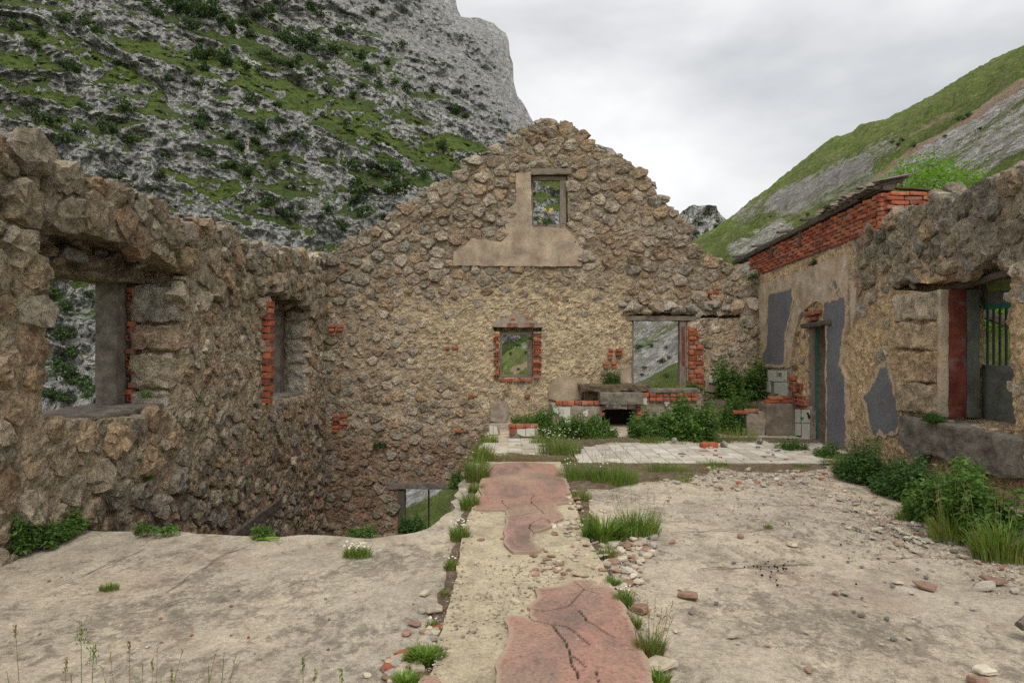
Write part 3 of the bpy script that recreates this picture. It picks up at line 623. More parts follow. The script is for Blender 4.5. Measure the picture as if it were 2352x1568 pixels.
def leaf(name, outline, holes, frame, d0, d1, res, amp, parent, mat, colf, side_step=0.06, front_amp=None, push=None, freq=3.1, aux=None):
    """one skin of a wall: a rough solid between the depths d0 and d1 with the holes cut through"""
    fr, flip = frame
    ol = np.array(outline); u0, v0 = ol.min(0) - res; u1, v1 = ol.max(0) + res
    gu = np.arange(u0, u1, res); gv = np.arange(v0, v1, res)
    U, Vv = np.meshgrid(gu, gv)
    C = np.stack([U[:-1, :-1] + res / 2, Vv[:-1, :-1] + res / 2], -1)
    ok = inside(outline, C)
    for h in holes: ok &= ~inside(h, C)
    inc = np.zeros(U.shape, int)
    for a in (0, 1):
        for b in (0, 1): inc[a:a + ok.shape[0], b:b + ok.shape[1]] += ok
    bd = (inc > 0) & (inc < 4)
    P = np.stack([U[bd], Vv[bd]], 1); best = np.full(len(P), 1e9); q = P.copy()
    for pl in [outline] + list(holes):
        d, qq = nearest_on(pl, P); m = d < best; best[m] = d[m]; q[m] = qq[m]
    m = best < res; P[m] = q[m]; U = U.copy(); Vv = Vv.copy(); U[bd] = P[:, 0]; Vv[bd] = P[:, 1]
    used = inc > 0; idm = np.full(U.shape, -1); idm[used] = np.arange(used.sum()); nf = int(used.sum())
    uu, vv = U[used], Vv[used]
    Q = np.stack([idm[:-1, :-1], idm[:-1, 1:], idm[1:, 1:], idm[1:, :-1]], -1)[ok]
    ns = max(1, int(round((d1 - d0) / side_step)))
    # boundary edges, directed
    E = np.concatenate([Q[:, (0, 1)], Q[:, (1, 2)], Q[:, (2, 3)], Q[:, (3, 0)]])
    key = E[:, 0].astype(np.int64) * nf + E[:, 1]; rkey = E[:, 1].astype(np.int64) * nf + E[:, 0]
    be = E[~np.isin(key, rkey)]
    bv = np.unique(be); mp = np.full(nf, -1); mp[bv] = np.arange(len(bv)); nb = len(bv)
    us, vs, ws = [uu], [vv], [np.full(nf, d0)]
    for k in range(1, ns): us.append(uu[bv]); vs.append(vv[bv]); ws.append(np.full(nb, d0 + (d1 - d0) * k / ns))
    us.append(uu); vs.append(vv); ws.append(np.full(nf, d1))
    off_b = nf + (ns - 1) * nb
    def lvl(k, ids): return ids if k == 0 else (ids + off_b if k == ns else nf + (k - 1) * nb + mp[ids])
    QS = [Q, Q[:, ::-1] + off_b]
    for k in range(ns): QS.append(np.stack([lvl(k, be[:, 1]), lvl(k, be[:, 0]), lvl(k + 1, be[:, 0]), lvl(k + 1, be[:, 1])], 1))
    Q = np.concatenate(QS); Ua, Va, Wa = np.concatenate(us), np.concatenate(vs), np.concatenate(ws)
    W = fr(Ua, Va, Wa)
    D = np.stack([fbm(W * freq + 5, 5, 0.62), fbm(W * freq + 25, 5, 0.62), fbm(W * freq + 45, 5, 0.62)], -1) * amp
    fa = (amp if front_amp is None else front_amp)
    if fa > 0:
        wv = np.stack([fbm(W * 5 + 3, 3), fbm(W * 5 + 13, 3), fbm(W * 5 + 23, 3)], -1)
        f1, f2, _ = cellular(W * np.array([6.0, 6.0, 9.0]) + 1.3 * wv)
        lump = np.clip((f2 - f1) * 1.8, 0, 1) ** 0.7 * sstep(-0.35, 0.35, fbm(W * 2.3 + 60, 3)) + 0.6 * fbm(W * 9, 4, 0.65, ridged=True)   # half-buried stones under the mortar
    else: lump = np.zeros(len(W))
    nrm = fr(np.zeros(1), np.zeros(1), np.array([-1.0])) - fr(np.zeros(1), np.zeros(1), np.zeros(1))
    W = W + D + nrm * (lump * fa * 1.3 * (Wa < d0 + 1e-6))[:, None]
    if push is not None: W[:nf] = W[:nf] - nrm * push(uu, vv)[:, None]
    if flip: Q = Q[:, ::-1]
    c = colf(Ua, Va)
    if fa > 0: c = c * (0.95 + 0.1 * fbm(W * 6 + 80, 3))[:, None]
    return put(name, mesh(name, W, Q, None, mat, c), parent)

def face_patch(root, pol, name, mat, frame, d=-0.055, seed=3, th=0.09, res=0.03, amp=0.006, jag=0.018):
    return leaf(name, roughen(pol, 0.06, jag, seed), [], frame, d, d + th, res, amp, root, mat, (lambda u, v: np.repeat(sstep(0.0, 0.15, nearest_on(pol, np.stack([u, v], 1))[0])[:, None], 3, 1)), 0.05, 0.0)

def poisson(box, accept, radius, tries, rng):
    (u0, v0), (u1, v1) = box; pts = []; grid = {}; cs = 0.35
    U = rng.uniform(u0, u1, tries); V = rng.uniform(v0, v1, tries)
    A = accept(U, V); R = radius(U, V) * (0.45 + 1.1 * rng.random(tries) ** 2.2)
    order = np.argsort(-R * (0.75 + 0.5 * rng.random(tries)))
    for k in order:
        if not A[k]: continue
        u, v, r = U[k], V[k], R[k]; ci, cj = int(u / cs), int(v / cs); good = True
        for i in (ci - 1, ci, ci + 1):
            for j in (cj - 1, cj, cj + 1):
                for (a, b, rr) in grid.get((i, j), ()):
                    if (a - u) ** 2 / 1.35 + (b - v) ** 2 * 1.35 < ((r + rr) * 0.80) ** 2: good = False; break
                if not good: break
            if not good: break
        if good: grid.setdefault((ci, cj), []).append((u, v, r)); pts.append((u, v, r))
    return pts

def clip(poly, px, py, nx, ny):
    out = []; n = len(poly)
    for k in range(n):
        a, b = poly[k], poly[(k + 1) % n]
        da = (a[0] - px) * nx + (a[1] - py) * ny; db = (b[0] - px) * nx + (b[1] - py) * ny
        if da <= 0: out.append(a)
        if (da < 0 < db) or (db < 0 < da):
            t = da / (da - db); out.append((a[0] + t * (b[0] - a[0]), a[1] + t * (b[1] - a[1])))
    return out

def cells(pts, gap=0.014, aspect=1.55):
    arr = np.array(pts); out = []
    for k, (u, v, r) in enumerate(pts):
        rot = (k * 2.39) % 1.0 * 0.5 - 0.25; ca, sa = math.cos(rot), math.sin(rot)
        pol = []
        for j in range(10):
            a = j * 0.6283 + (k % 7) * 0.1; jr = 1.0 + 0.28 * math.sin(k * 12.9898 + j * 78.233); x = jr * 1.22 * r * aspect ** 0.5 * math.cos(a); y = jr * 1.22 * r / aspect ** 0.5 * math.sin(a)
            pol.append((u + ca * x - sa * y, v + sa * x + ca * y))
        d = np.hypot(arr[:, 0] - u, arr[:, 1] - v); near = np.where((d < (arr[:, 2] + r) * 1.7) & (d > 0))[0]
        for q in near:
            ou, ov, orr = arr[q]; t = r / (r + orr); dd = d[q]; nx, ny = (ou - u) / dd, (ov - v) / dd; L = dd * t - gap
            pol = clip(pol, u + nx * L, v + ny * L, nx, ny)
            if len(pol) < 3: break
        if len(pol) >= 3: out.append((u, v, r, pol))
    return out

def stone_geo(pol, h, rng, K=14):
    P = np.array(pol)
    nx = np.roll(P, -1, 0); P = np.stack([0.9 * P + 0.1 * nx, 0.1 * P + 0.9 * nx], 1).reshape(-1, 2)   # blunt the corners a little
    L = np.linalg.norm(np.roll(P, -1, 0) - P, axis=1); cum = np.concatenate([[0], np.cumsum(L)])
    PP = np.concatenate([P, P[:1]]); s = (np.arange(K) + rng.random() * 0.5) / K * cum[-1]
    O = np.stack([np.interp(s, cum, PP[:, 0]), np.interp(s, cum, PP[:, 1])], 1)
    c = O.mean(0); r = np.linalg.norm(O - c, axis=1).mean()
    O = O + rng.normal(0, 0.05 * r, O.shape)
    tilt = rng.normal(0, 0.3, 2) * h / r
    V = []
    for sc, hh, jr, jh in ((1.03, -0.09 / max(h, 0.01), 0, 0), (1.0, 0.45, 0.05, 0.1), (0.9, 0.88, 0.06, 0.1), (0.5, 1.0, 0.09, 0.12)):
        q = c + (O - c) * sc + rng.normal(0, 1, O.shape) * jr * r
        z = h * (hh + rng.normal(0, 1, K) * jh) + ((q - c) @ tilt) * max(0, hh)
        V.append(np.column_stack([q, z]))
    V.append(np.array([[c[0], c[1], h * (1 + rng.normal(0, 0.08))]]))
    V = np.concatenate(V); Q = []; T = []
    for k in range(3):
        for j in range(K): Q.append((k * K + j, k * K + (j + 1) % K, (k + 1) * K + (j + 1) % K, (k + 1) * K + j))
    for j in range(K): T.append((3 * K + j, 3 * K + (j + 1) % K, 4 * K))
    return V, np.array(Q), np.array(T)

def lay_stones(parent, frame, box, accept, radius, proud, colf, mat, tries, seed, n_single, gap=0.015, keep=lambda u, v, r: True, aspect=1.55):
    """pack stones over a wall face; the n_single largest are objects, the others one mass"""
    rng = np.random.default_rng(seed); fr, flip = frame
    cs = [c for c in cells(poisson(box, accept, radius, tries, rng), gap, aspect)]
    cs.sort(key=lambda c: -c[2]); B = Bag(); ns = 0
    for (u, v, r, pol) in cs:
        if not keep(u, v, rng.random()): continue
        h = r * proud(u, v) * rng.uniform(0.55, 1.45)
        V, Q, T = stone_geo(pol, h, rng, 14 if r > 0.09 else 9)
        W = fr(V[:, 0], V[:, 1], -V[:, 2] + 0.0)
        W = W + 0.05 * r * np.stack([fbm(W * 14, 2), fbm(W * 14 + 9, 2), fbm(W * 14 + 19, 2)], -1) * 3
        if flip: Q, T = Q[:, ::-1], T[:, ::-1]
        c = colf(u, v, rng)
        if ns < n_single: put('stone', mesh('stone', W, Q, T, mat, c), parent); ns += 1
        else: B.add(W, Q, T, c)
    if B.n: tag(put('small_stones', B.mesh('small_stones', mat), parent), kind='stuff')

def _ico(sub):
    import bmesh
    bm = bmesh.new(); bmesh.ops.create_icosphere(bm, subdivisions=sub, radius=1.0)
    V = np.array([v.co for v in bm.verts]); T = np.array([[v.index for v in f.verts] for f in bm.faces]); bm.free(); return V, T
ICO2, ICO3 = _ico(2), _ico(3)
def rock_geo(rng, base=ICO2, cuts=9, rough=0.09):
    V, T = base[0].copy(), base[1]
    for k in range(cuts):
        n = rng.normal(size=3); n /= np.linalg.norm(n); d = rng.uniform(0.42, 0.8)
        s = V @ n; m = s > d; V[m] -= ((s[m] - d) * 0.97)[:, None] * n
    o = rng.random(3) * 50
    V = V * (1 + rough * fbm(V * 2.2 + o, 3)[:, None] * 1.6) + 0.02 * rng.normal(size=V.shape)
    return V, T
def rock_variants(n, mat, colors, seed, name='stone', base=ICO2, cuts=9):
    rng = np.random.default_rng(seed); out = []
    for k in range(n):
        V, T = rock_geo(rng, base, cuts); out.append(mesh(name, V, None, T, mat, colors[k % len(colors)]))
    return out

def box_geo(size, seg=(1, 1, 1), amp=0.0, freq=6.0, rnd=0.0, seed=0.0):
    """a block on a grid, rounded by rnd, roughened by amp; centred"""
    sx, sy, sz = size; V = []; Q = []; n0 = 0
    for ax in range(3):
        a, b = [(1, 2), (2, 0), (0, 1)][ax]
        for sg in (-1, 1):
            na, nb = seg[a], seg[b]
            A, B_ = np.meshgrid(np.linspace(-1, 1, na + 1), np.linspace(-1, 1, nb + 1), indexing='ij')
            P = np.zeros(A.shape + (3,)); P[..., a] = A; P[..., b] = B_; P[..., ax] = sg
            idx = np.arange(A.size).reshape(A.shape) + n0
            q = np.stack([idx[:-1, :-1], idx[1:, :-1], idx[1:, 1:], idx[:-1, 1:]], -1).reshape(-1, 4)
            Q.append(q if sg > 0 else q[:, ::-1]); V.append(P.reshape(-1, 3)); n0 += A.size
    V = np.concatenate(V); Q = np.concatenate(Q); half = np.array(size) / 2
    P = V * half
    if rnd > 0:
        inner = np.maximum(half - rnd, half * 0.2); c = np.clip(P, -inner, inner); d = P - c; L = np.linalg.norm(d, axis=1)
        m = L > 1e-9; P[m] = c[m] + d[m] / L[m][:, None] * np.minimum(L[m], rnd)[:, None]
    if amp > 0:
        o = seed * 7.13
        P = P + amp * np.stack([fbm(P * freq + o, 4), fbm(P * freq + o + 31, 4), fbm(P * freq + o + 57, 4)], -1) * 2
    return P, Q
def block(name, lo, hi, mat, parent=None, seg=None, amp=0.0, freq=6.0, rnd=0.004, col=(0.5, 0.5, 0.5), seed=0.0, rot=None, smooth=False):
    lo, hi = np.array(lo, float), np.array(hi, float); size = hi - lo
    if seg is None: seg = tuple(int(np.clip(math.ceil(s / 0.06), 2, 40)) for s in size)
    P, Q = box_geo(size, seg, amp, freq, rnd, seed)
    o = put(name, mesh(name, P, Q, None, mat, col, smooth), parent, tuple((lo + hi) / 2))
    if rot: o.rotation_euler = rot
    return o
def beam(name, a, b, w, h, mat, parent=None, amp=0.008, seed=0.0, roll=0.0):
    """a timber from a to b"""
    a, b = Vector(a), Vector(b); L = (b - a).length
    P, Q = box_geo((L, w, h), (max(4, int(L / 0.08)), 3, 3), amp, 7, 0.012, seed)
    o = put(name, mesh(name, P, Q, None, mat, (0.5, 0.5, 0.5)), parent, (a + b) / 2)
    o.rotation_euler = (b - a).to_track_quat('X', 'Z').to_euler()
    return o
def ribbon(bag, pts, w, n, c=(0.5, 0.5, 0.5)):
    """a flat stroke along points, facing n"""
    P = np.array(pts, float); n = np.array(n, float); d = np.gradient(P, axis=0); s = np.cross(d, n); s /= np.linalg.norm(s, axis=1)[:, None] + 1e-9
    w = np.broadcast_to(np.asarray(w, float), (len(P),))[:, None]
    V = np.concatenate([P - s * w / 2, P + s * w / 2]); k = len(P)
    bag.add(V, [(i, i + 1, k + i + 1, k + i) for i in range(k - 1)], None, c)

BRICK_COL = [(0.38, 0.11, 0.052), (0.31, 0.088, 0.045), (0.42, 0.14, 0.066), (0.25, 0.08, 0.05), (0.35, 0.15, 0.092)]
def solid_brick(size, seed, c):
    P, Q = box_geo(size, (4, 2, 2), 0.006, 9, 0.008, seed); return mesh('brick', P, Q, None, M['brick'], c)
def hollow_brick(L, D, H, nx, ny, c):
    """a block brick whose holes open on the -Y end"""
    def cuts(T, n, wall):
        w = (T - wall * (n + 1)) / n; xs = [-T / 2]
        for k in range(n): xs += [xs[-1] + wall, xs[-1] + wall + w]
        return xs + [T / 2]
    xs, zs = cuts(L, nx, 0.011), cuts(H, ny, 0.011); B = Bag(); y0, y1, dp = -D / 2, D / 2, D * 0.8
    for i in range(len(xs) - 1):
        for j in range(len(zs) - 1):
            a, b, e, f = xs[i], xs[i + 1], zs[j], zs[j + 1]; q = [(a, y0, e), (b, y0, e), (b, y0, f), (a, y0, f)]
            if i % 2 and j % 2:
                r = [(x, y0 + dp, z) for x, _, z in q]; B.add(q + r, [(0, 4, 5, 1), (1, 5, 6, 2), (2, 6, 7, 3), (3, 7, 4, 0), (4, 7, 6, 5)], None, c)
            else: B.add(q, [(0, 1, 2, 3)], None, c)
    X, Z = L / 2, H / 2
    B.add([(-X, y0, -Z), (X, y0, -Z), (X, y0, Z), (-X, y0, Z), (-X, y1, -Z), (X, y1, -Z), (X, y1, Z), (-X, y1, Z)], [(0, 4, 5, 1), (1, 5, 6, 2), (2, 6, 7, 3), (3, 7, 4, 0), (5, 4, 7, 6)], None, c)
    return B.mesh('hollow_brick', M['brick'])

STONE_COL = np.array([(0.36, 0.305, 0.235), (0.33, 0.275, 0.205), (0.40, 0.35, 0.285), (0.29, 0.262, 0.22), (0.37, 0.29, 0.195), (0.38, 0.275, 0.175), (0.32, 0.29, 0.245), (0.43, 0.375, 0.30), (0.34, 0.28, 0.21), (0.36, 0.31, 0.25), (0.37, 0.26, 0.175)])
def stone_tone(mult=1.0, warm=0.0):
    def f(u, v, rng):
        c = STONE_COL[rng.integers(len(STONE_COL))] * rng.uniform(0.8, 1.15)
        m = mult(u, v) if callable(mult) else mult
        g = c.mean(); c = g + (c - g) * 0.85
        return np.clip(c * 1.02 * m * np.array([1 + 0.1 * warm, 1, 1 - 0.18 * warm]), 0, 0.8)
    return f

def crest(parent, frame, line, depth, size, seed, mats, prob=1.0, name='stone'):
    """loose stones bedded along a broken wall head"""
    rng = np.random.default_rng(seed); fr, _ = frame; line = np.array(line)
    L = np.linalg.norm(np.diff(line, axis=0), axis=1); cum = np.concatenate([[0], np.cumsum(L)])
    s = 0.0
    while s < cum[-1]:
        r = size * rng.uniform(0.55, 1.5)
        for w in np.arange(depth[0] + r * 0.6, depth[1], r * 1.6):
            if rng.random() > prob: continue
            ss = s + rng.normal(0, 0.4 * r); u = np.interp(ss, cum, line[:, 0]); v = np.interp(ss, cum, line[:, 1])
            rr = r * rng.uniform(0.65, 1.15)
            p = fr(np.array([u]), np.array([v + rr * rng.uniform(-0.25, 0.32)]), np.array([w + rng.normal(0, 0.03)]))[0]
            put(name, mats[rng.integers(len(mats))], parent, tuple(p), tuple(rng.uniform(-0.5, 0.5, 2)) + (rng.uniform(0, 6.28),), (rr * rng.uniform(0.9, 1.35), rr * rng.uniform(0.9, 1.35), rr * rng.uniform(0.6, 0.85)))
        s += r * 1.35
ROCKS = rock_variants(12, M['rubble'], [tuple(c * 1.05) for c in STONE_COL], 21, cuts=16)
ROCKS_DARK = rock_variants(8, M['rubble'], [tuple(c * 0.85) for c in STONE_COL], 22, cuts=16)

# ------------------------------------------------------------------ left wall
def left_wall():
    root = empty('stone_wall'); tag(root, 'long rubble stone wall on the left with two window openings beside the sunken room', 'wall', kind='thing')
    topD = [(-260, 180), (0, 345), (20, 322), (75, 332), (90, 350), (130, 376), (160, 404), (230, 416), (245, 432), (330, 474), (380, 486), (392, 505), (500, 526), (530, 550), (640, 584), (700, 596), (745, 596)]
    top = [LW(*p) for p in topD[1:]]
    top = [(2.2, 3.15), (3.6, 3.05)] + top + [(14.35, 3.25)]
    out = roughen([(2.2, -3.2)] + [(14.35, -3.2)] + top[::-1], 0.13, 0.05, 1)
    h1 = [LW(*p) for p in ((97, 968), (98, 780), (108, 700), (108, 595), (70, 580), (42, 552), (32, 534), (50, 524), (67, 496), (113, 496), (147, 524), (180, 530), (240, 550), (290, 558), (340, 577), (410, 616), (427, 629), (420, 650), (415, 680), (415, 930), (385, 955))]
    h2 = [LW(*p) for p in ((606, 926), (611, 700), (606, 672), (613, 654), (633, 662), (667, 677), (700, 694), (711, 708), (708, 740), (708, 907))]
    g1 = [(5.3, 0.86), (7.86, 0.84), (7.86, 2.26), (5.3, 2.24)]
    g2 = [(10.3, 0.62), (12.85, 0.62), (12.85, 2.17), (10.3, 2.17)]
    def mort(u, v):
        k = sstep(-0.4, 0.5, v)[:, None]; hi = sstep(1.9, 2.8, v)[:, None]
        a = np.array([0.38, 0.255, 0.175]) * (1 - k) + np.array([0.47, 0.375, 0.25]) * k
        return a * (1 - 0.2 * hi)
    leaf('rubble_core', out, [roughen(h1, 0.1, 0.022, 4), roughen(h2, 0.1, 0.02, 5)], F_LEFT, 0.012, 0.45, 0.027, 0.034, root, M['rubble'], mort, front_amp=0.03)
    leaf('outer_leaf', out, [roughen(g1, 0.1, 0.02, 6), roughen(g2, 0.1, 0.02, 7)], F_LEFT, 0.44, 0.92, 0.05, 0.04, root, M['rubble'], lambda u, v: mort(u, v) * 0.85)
    tp = np.array(top)
    def acc(u, v):
        P = np.stack([u, v], 1); m = inside(out, P) & ~inside(h1, P) & ~inside(h2, P)
        for h in (h1, h2): m &= nearest_on(h, P)[0] > 0.07
        return m & (u > 3.4) & (u < 13.7) & (v > -2.6)
    def rad(u, v):
        return np.where(v > 2.1, 0.135, np.where(u < 5.6, 0.12, np.where(v < 0.75, np.where(u < 8.5, 0.125, 0.1), 0.075)))
    def proud(u, v): return 0.40 if v > 2.0 else (0.36 if v < 0.6 else 0.32)
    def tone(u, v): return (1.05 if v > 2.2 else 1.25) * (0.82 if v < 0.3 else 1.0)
    keep = lambda u, v, r: r < (0.96 if v > 2 else 0.88)
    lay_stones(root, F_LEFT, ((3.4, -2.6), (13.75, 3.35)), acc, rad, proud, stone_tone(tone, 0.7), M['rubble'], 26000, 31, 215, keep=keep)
    crest(root, F_LEFT, [p for p in top if p[0] > 3.4], (0.0, 0.9), 0.115, 33, ROCKS_DARK, 0.8)
    rng = np.random.default_rng(8)
    # stones left hanging where the inner lintel fell away, and the raw underside above the outer lintel
    for x, y, r in ((75, 486, .2), (113, 505, .22), (150, 512, .26), (178, 505, .26), (215, 528, .2), (245, 535, .22), (268, 540, .17), (305, 560, .19), (340, 582, .2), (368, 590, .16), (398, 606, .17), (420, 622, .15), (45, 520, .18)):
        u, v = LW(x, y); w = rng.uniform(0.02, 0.2)
        put('stone', ROCKS[rng.integers(12)], root, (XL - w, u, v + 0.03), tuple(rng.uniform(-.6, .6, 3)), (r * 0.85, r * 0.95, r * 0.6))
    for k in range(34):
        u = rng.uniform(5.2, 7.9); r = rng.uniform(0.09, 0.2)
        put('stone', ROCKS_DARK[rng.integers(8)], root, (XL - rng.uniform(0.3, 0.5), u, rng.uniform(2.26, 2.62)), tuple(rng.uniform(-.5, .5, 3)), (r, r * 1.3, r * 0.55))
    for k in range(14):
        u = rng.uniform(10.6, 12.9); r = rng.uniform(0.08, 0.15)
        put('stone', ROCKS_DARK[rng.integers(8)], root, (XL - rng.uniform(0.2, 0.5), u, rng.uniform(2.18, 2.42)), tuple(rng.uniform(-.5, .5, 3)), (r, r * 1.3, r * 0.6))
    # big dressed stones of the far jambs
    for (y0, y1, x1, s) in ((655, 742, 418, 1), (744, 806, 426, 2), (810, 893, 412, 3), (896, 952, 398, 4)):
        za, zb = EYE + (CY - y1) * 7.83 / FPX, EYE + (CY - y0) * 7.83 / FPX
        xr = (x1 - CX) * 7.9 / FPX
        block('quoin_stone', (-4.34, 7.74, za + 0.012), (min(xr, -3.70), 8.28, zb - 0.012), M['rubble'], root, (18, 14, 14), 0.035, 5.5, 0.035, tuple(np.array([(0.46, 0.42, 0.35), (0.48, 0.35, 0.24), (0.52, 0.43, 0.31), (0.46, 0.41, 0.32)][s - 1])), s * 3.0)
    for (y0, y1, x1, s) in ((715, 738, 706, 5), (738, 778, 704, 6), (780, 835, 702, 7), (836, 905, 704, 8)):
        za, zb = EYE + (CY - y1) * 12.8 / FPX, EYE + (CY - y0) * 12.8 / FPX
        block('quoin_stone', (-4.22, 12.7, za + 0.01), ((x1 - CX) * 12.7 / FPX, 13.1, zb - 0.01), M['rubble'], root, (12, 8, 10), 0.035, 5, 0.04, (0.46, 0.41, 0.32), s * 3.0)
    # concrete window posts
    p1 = block('concrete_post', (-4.63, 7.58, 0.86), (-4.39, 7.80, 2.27), M['concrete'], root, (3, 3, 16), 0.006, 8, 0.01); p1['label'] = 'grey concrete post in the large left window'
    p2 = block('concrete_post', (-4.52, 12.5, 0.62), (-4.25, 12.74, 2.2), M['concrete'], root, (3, 3, 16), 0.006, 8, 0.01); p2['label'] = 'concrete post with faded red paint'
    block('paint_patch', (-4.45, 12.494, 0.9), (-4.36, 12.499, 1.95), M['redpaint'], p2, (4, 1, 10), 0.0, 5, 0.001)
    block('window_sill', (-4.75, 5.3, 0.83), (-3.95, 7.85, 0.9), M['concrete'], root, None, 0.018, 6, 0.02)
    block('window_sill', (-4.7, 10.4, 0.60), (-3.9, 12.8, 0.66), M['concrete'], root, None, 0.018, 6, 0.02)
    # hollow brick strip beside each post
    for k in range(17):
        z = 0.95 + k * 0.077
        if k in (3, 8, 12): continue
        me = hollow_brick(0.1, 0.2, 0.062, 2, 1, BRICK_COL[k % 5]) if k % 3 == 0 else solid_brick((0.1, 0.2, 0.062), k * 1.3, BRICK_COL[(k * 2) % 5])
        put('brick', me, root, (-4.33 + rng.normal(0, 0.012), 7.84, z), (0, 0, rng.normal(0, 0.06)))
    for k in range(16):
        z = 0.70 + k * 0.098
        me = hollow_brick(0.16, 0.30, 0.08, 3, 1, BRICK_COL[k % 5]) if k % 2 else solid_brick((0.16, 0.30, 0.08), k * 1.7, BRICK_COL[(k * 3) % 5])
        put('brick', me, root, (XL - 0.01 + rng.normal(0, 0.01), 10.42 + rng.normal(0, 0.012), z), (0, 0, 1.5708 if k % 2 else rng.normal(0, 0.05) + 1.57))
    # a few bricks let into the corner
    return root
LEFT = left_wall()

# ------------------------------------------------------------------ gable wall
def gable():
    root = empty('gable_wall'); tag(root, 'tall rubble gable wall at the back with three windows and a cellar door', 'wall', kind='thing')
    topD = [(740, 600), (760, 580), (800, 556), (840, 532), (880, 512), (920, 484), (960, 455), (1005, 425), (1050, 403), (1085, 375), (1120, 355), (1165, 336), (1180, 322), (1192, 303), (1222, 290), (1240, 284), (1275, 282), (1310, 286), (1328, 300), (1340, 318), (1362, 336), (1385, 350), (1425, 360), (1450, 380), (1475, 402), (1492, 425), (1510, 448), (1540, 478), (1560, 502), (1572, 524), (1590, 560), (1604, 580), (1640, 594), (1668, 606), (1690, 620), (1720, 634), (1745, 645), (1790, 650)]
    top = [BW(*p) for p in topD]
    out = roughen([(-4.55, -3.2), (5.6, -3.2), (5.6, 2.75)] + top[::-1] + [(-4.55, 3.25)], 0.14, 0.05, 11)
    tw = [BW(*p) for p in ((1220, 520), (1219, 396), (1304, 396), (1305, 520))]
    sw = [BW(*p) for p in ((1147, 868), (1147, 762), (1133, 762), (1133, 750), (1244, 750), (1244, 762), (1224, 762), (1224, 868))]
    sw2 = [BW(*p) for p in ((1147, 868), (1147, 762), (1224, 762), (1224, 868))]
    bw = [BW(*p) for p in ((1450, 893), (1450, 738), (1438, 724), (1520, 716), (1600, 724), (1700, 722), (1698, 731), (1601, 731), (1578, 738), (1578, 893))]
    bw2 = [BW(*p) for p in ((1450, 893), (1450, 728), (1577, 728), (1577, 893))]
    dw = [(BW(914, 1122)[0], -3.4), BW(914, 1120), BW(1085, 1120), (BW(1085, 1122)[0], -3.4)]
    holes = [tw, sw, bw, dw]
    def zone(u, v):                                                    # 1 where the face is sandy mortar with few stones showing
        a = np.exp(-(((u - 0.6) / 2.6) ** 2 + ((v - 1.55) / 1.35) ** 2) ** 2)
        return np.clip(a + 0.25 * np.exp(-(((u - 2.0) / 1.4) ** 2 + ((v - 4.0) / 0.9) ** 2)), 0, 1)
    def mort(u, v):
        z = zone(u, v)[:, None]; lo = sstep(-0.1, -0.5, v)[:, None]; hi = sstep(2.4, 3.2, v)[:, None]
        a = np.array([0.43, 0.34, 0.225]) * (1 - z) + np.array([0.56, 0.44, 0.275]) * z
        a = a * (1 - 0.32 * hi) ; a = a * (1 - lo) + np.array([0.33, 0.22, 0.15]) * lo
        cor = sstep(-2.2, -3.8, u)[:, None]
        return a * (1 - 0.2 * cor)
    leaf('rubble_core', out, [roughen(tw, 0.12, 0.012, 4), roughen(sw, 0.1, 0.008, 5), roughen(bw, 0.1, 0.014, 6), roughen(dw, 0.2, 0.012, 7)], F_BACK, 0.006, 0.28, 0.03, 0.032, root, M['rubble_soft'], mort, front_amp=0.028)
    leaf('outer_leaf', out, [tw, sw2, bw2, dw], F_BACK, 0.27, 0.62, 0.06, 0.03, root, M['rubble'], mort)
    plast = [BW(*p) for p in ((1042, 610), (1043, 580), (1068, 563), (1085, 548), (1150, 556), (1165, 545), (1160, 515), (1152, 500), (1185, 465), (1186, 400), (1219, 396), (1222, 522), (1300, 524), (1318, 545), (1340, 580), (1335, 612), (1180, 612))]
    plast2 = [BW(*p) for p in ((1259, 915), (1258, 885), (1272, 870), (1305, 864), (1335, 872), (1345, 880), (1342, 890), (1334, 918), (1290, 922))]
    def acc(u, v):
        P = np.stack([u, v], 1); m = inside(out, P) & ~inside(plast, P) & ~inside(plast2, P)
        for h in holes: m &= ~inside(h, P) & (nearest_on(h, P)[0] > 0.1)
        return m & (u > -3.72) & (u < 5.0) & (v > -2.5)
    def rad(u, v):
        z = zone(u, v)
        r = np.where(v > 2.35, 0.1, 0.085); r = np.where((u > 1.9) & (v > 1.9), 0.115, r); r = np.where(v > 4.6, 0.105, r)
        return r * (1 - 0.3 * z)
    def proud(u, v): return 0.33 * (1 - 0.55 * float(zone(u, v))) * (1.15 if v > 2.4 else 1.0)
    def keep(u, v, r): return r < 0.97 - 0.55 * float(zone(u, v)) - (0.12 if v < 2.3 else 0)
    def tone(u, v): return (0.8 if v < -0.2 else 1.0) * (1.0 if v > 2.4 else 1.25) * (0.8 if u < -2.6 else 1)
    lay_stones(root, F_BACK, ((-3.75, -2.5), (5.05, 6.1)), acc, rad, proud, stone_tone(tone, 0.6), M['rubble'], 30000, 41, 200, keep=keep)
    crest(root, F_BACK, [p for p in top if p[0] > -3.6], (0.0, 0.6), 0.095, 43, ROCKS, 0.85)
    rng = np.random.default_rng(18)
    for (x, y, r) in ((1400, 352, .14), (1415, 368, .13), (1478, 392, .14), (1493, 402, .15), (1505, 420, .13), (1530, 455, .14), (1330, 300, .15), (1555, 488, .15), (1180, 328, .14), (1575, 520, .13)):
        u, v = BW(x, y); put('stone', ROCKS[rng.integers(12)], root, (u, YB + rng.uniform(0.1, 0.4), v), tuple(rng.uniform(-.6, .6, 3)), (r * 1.2, r, r * 0.85))
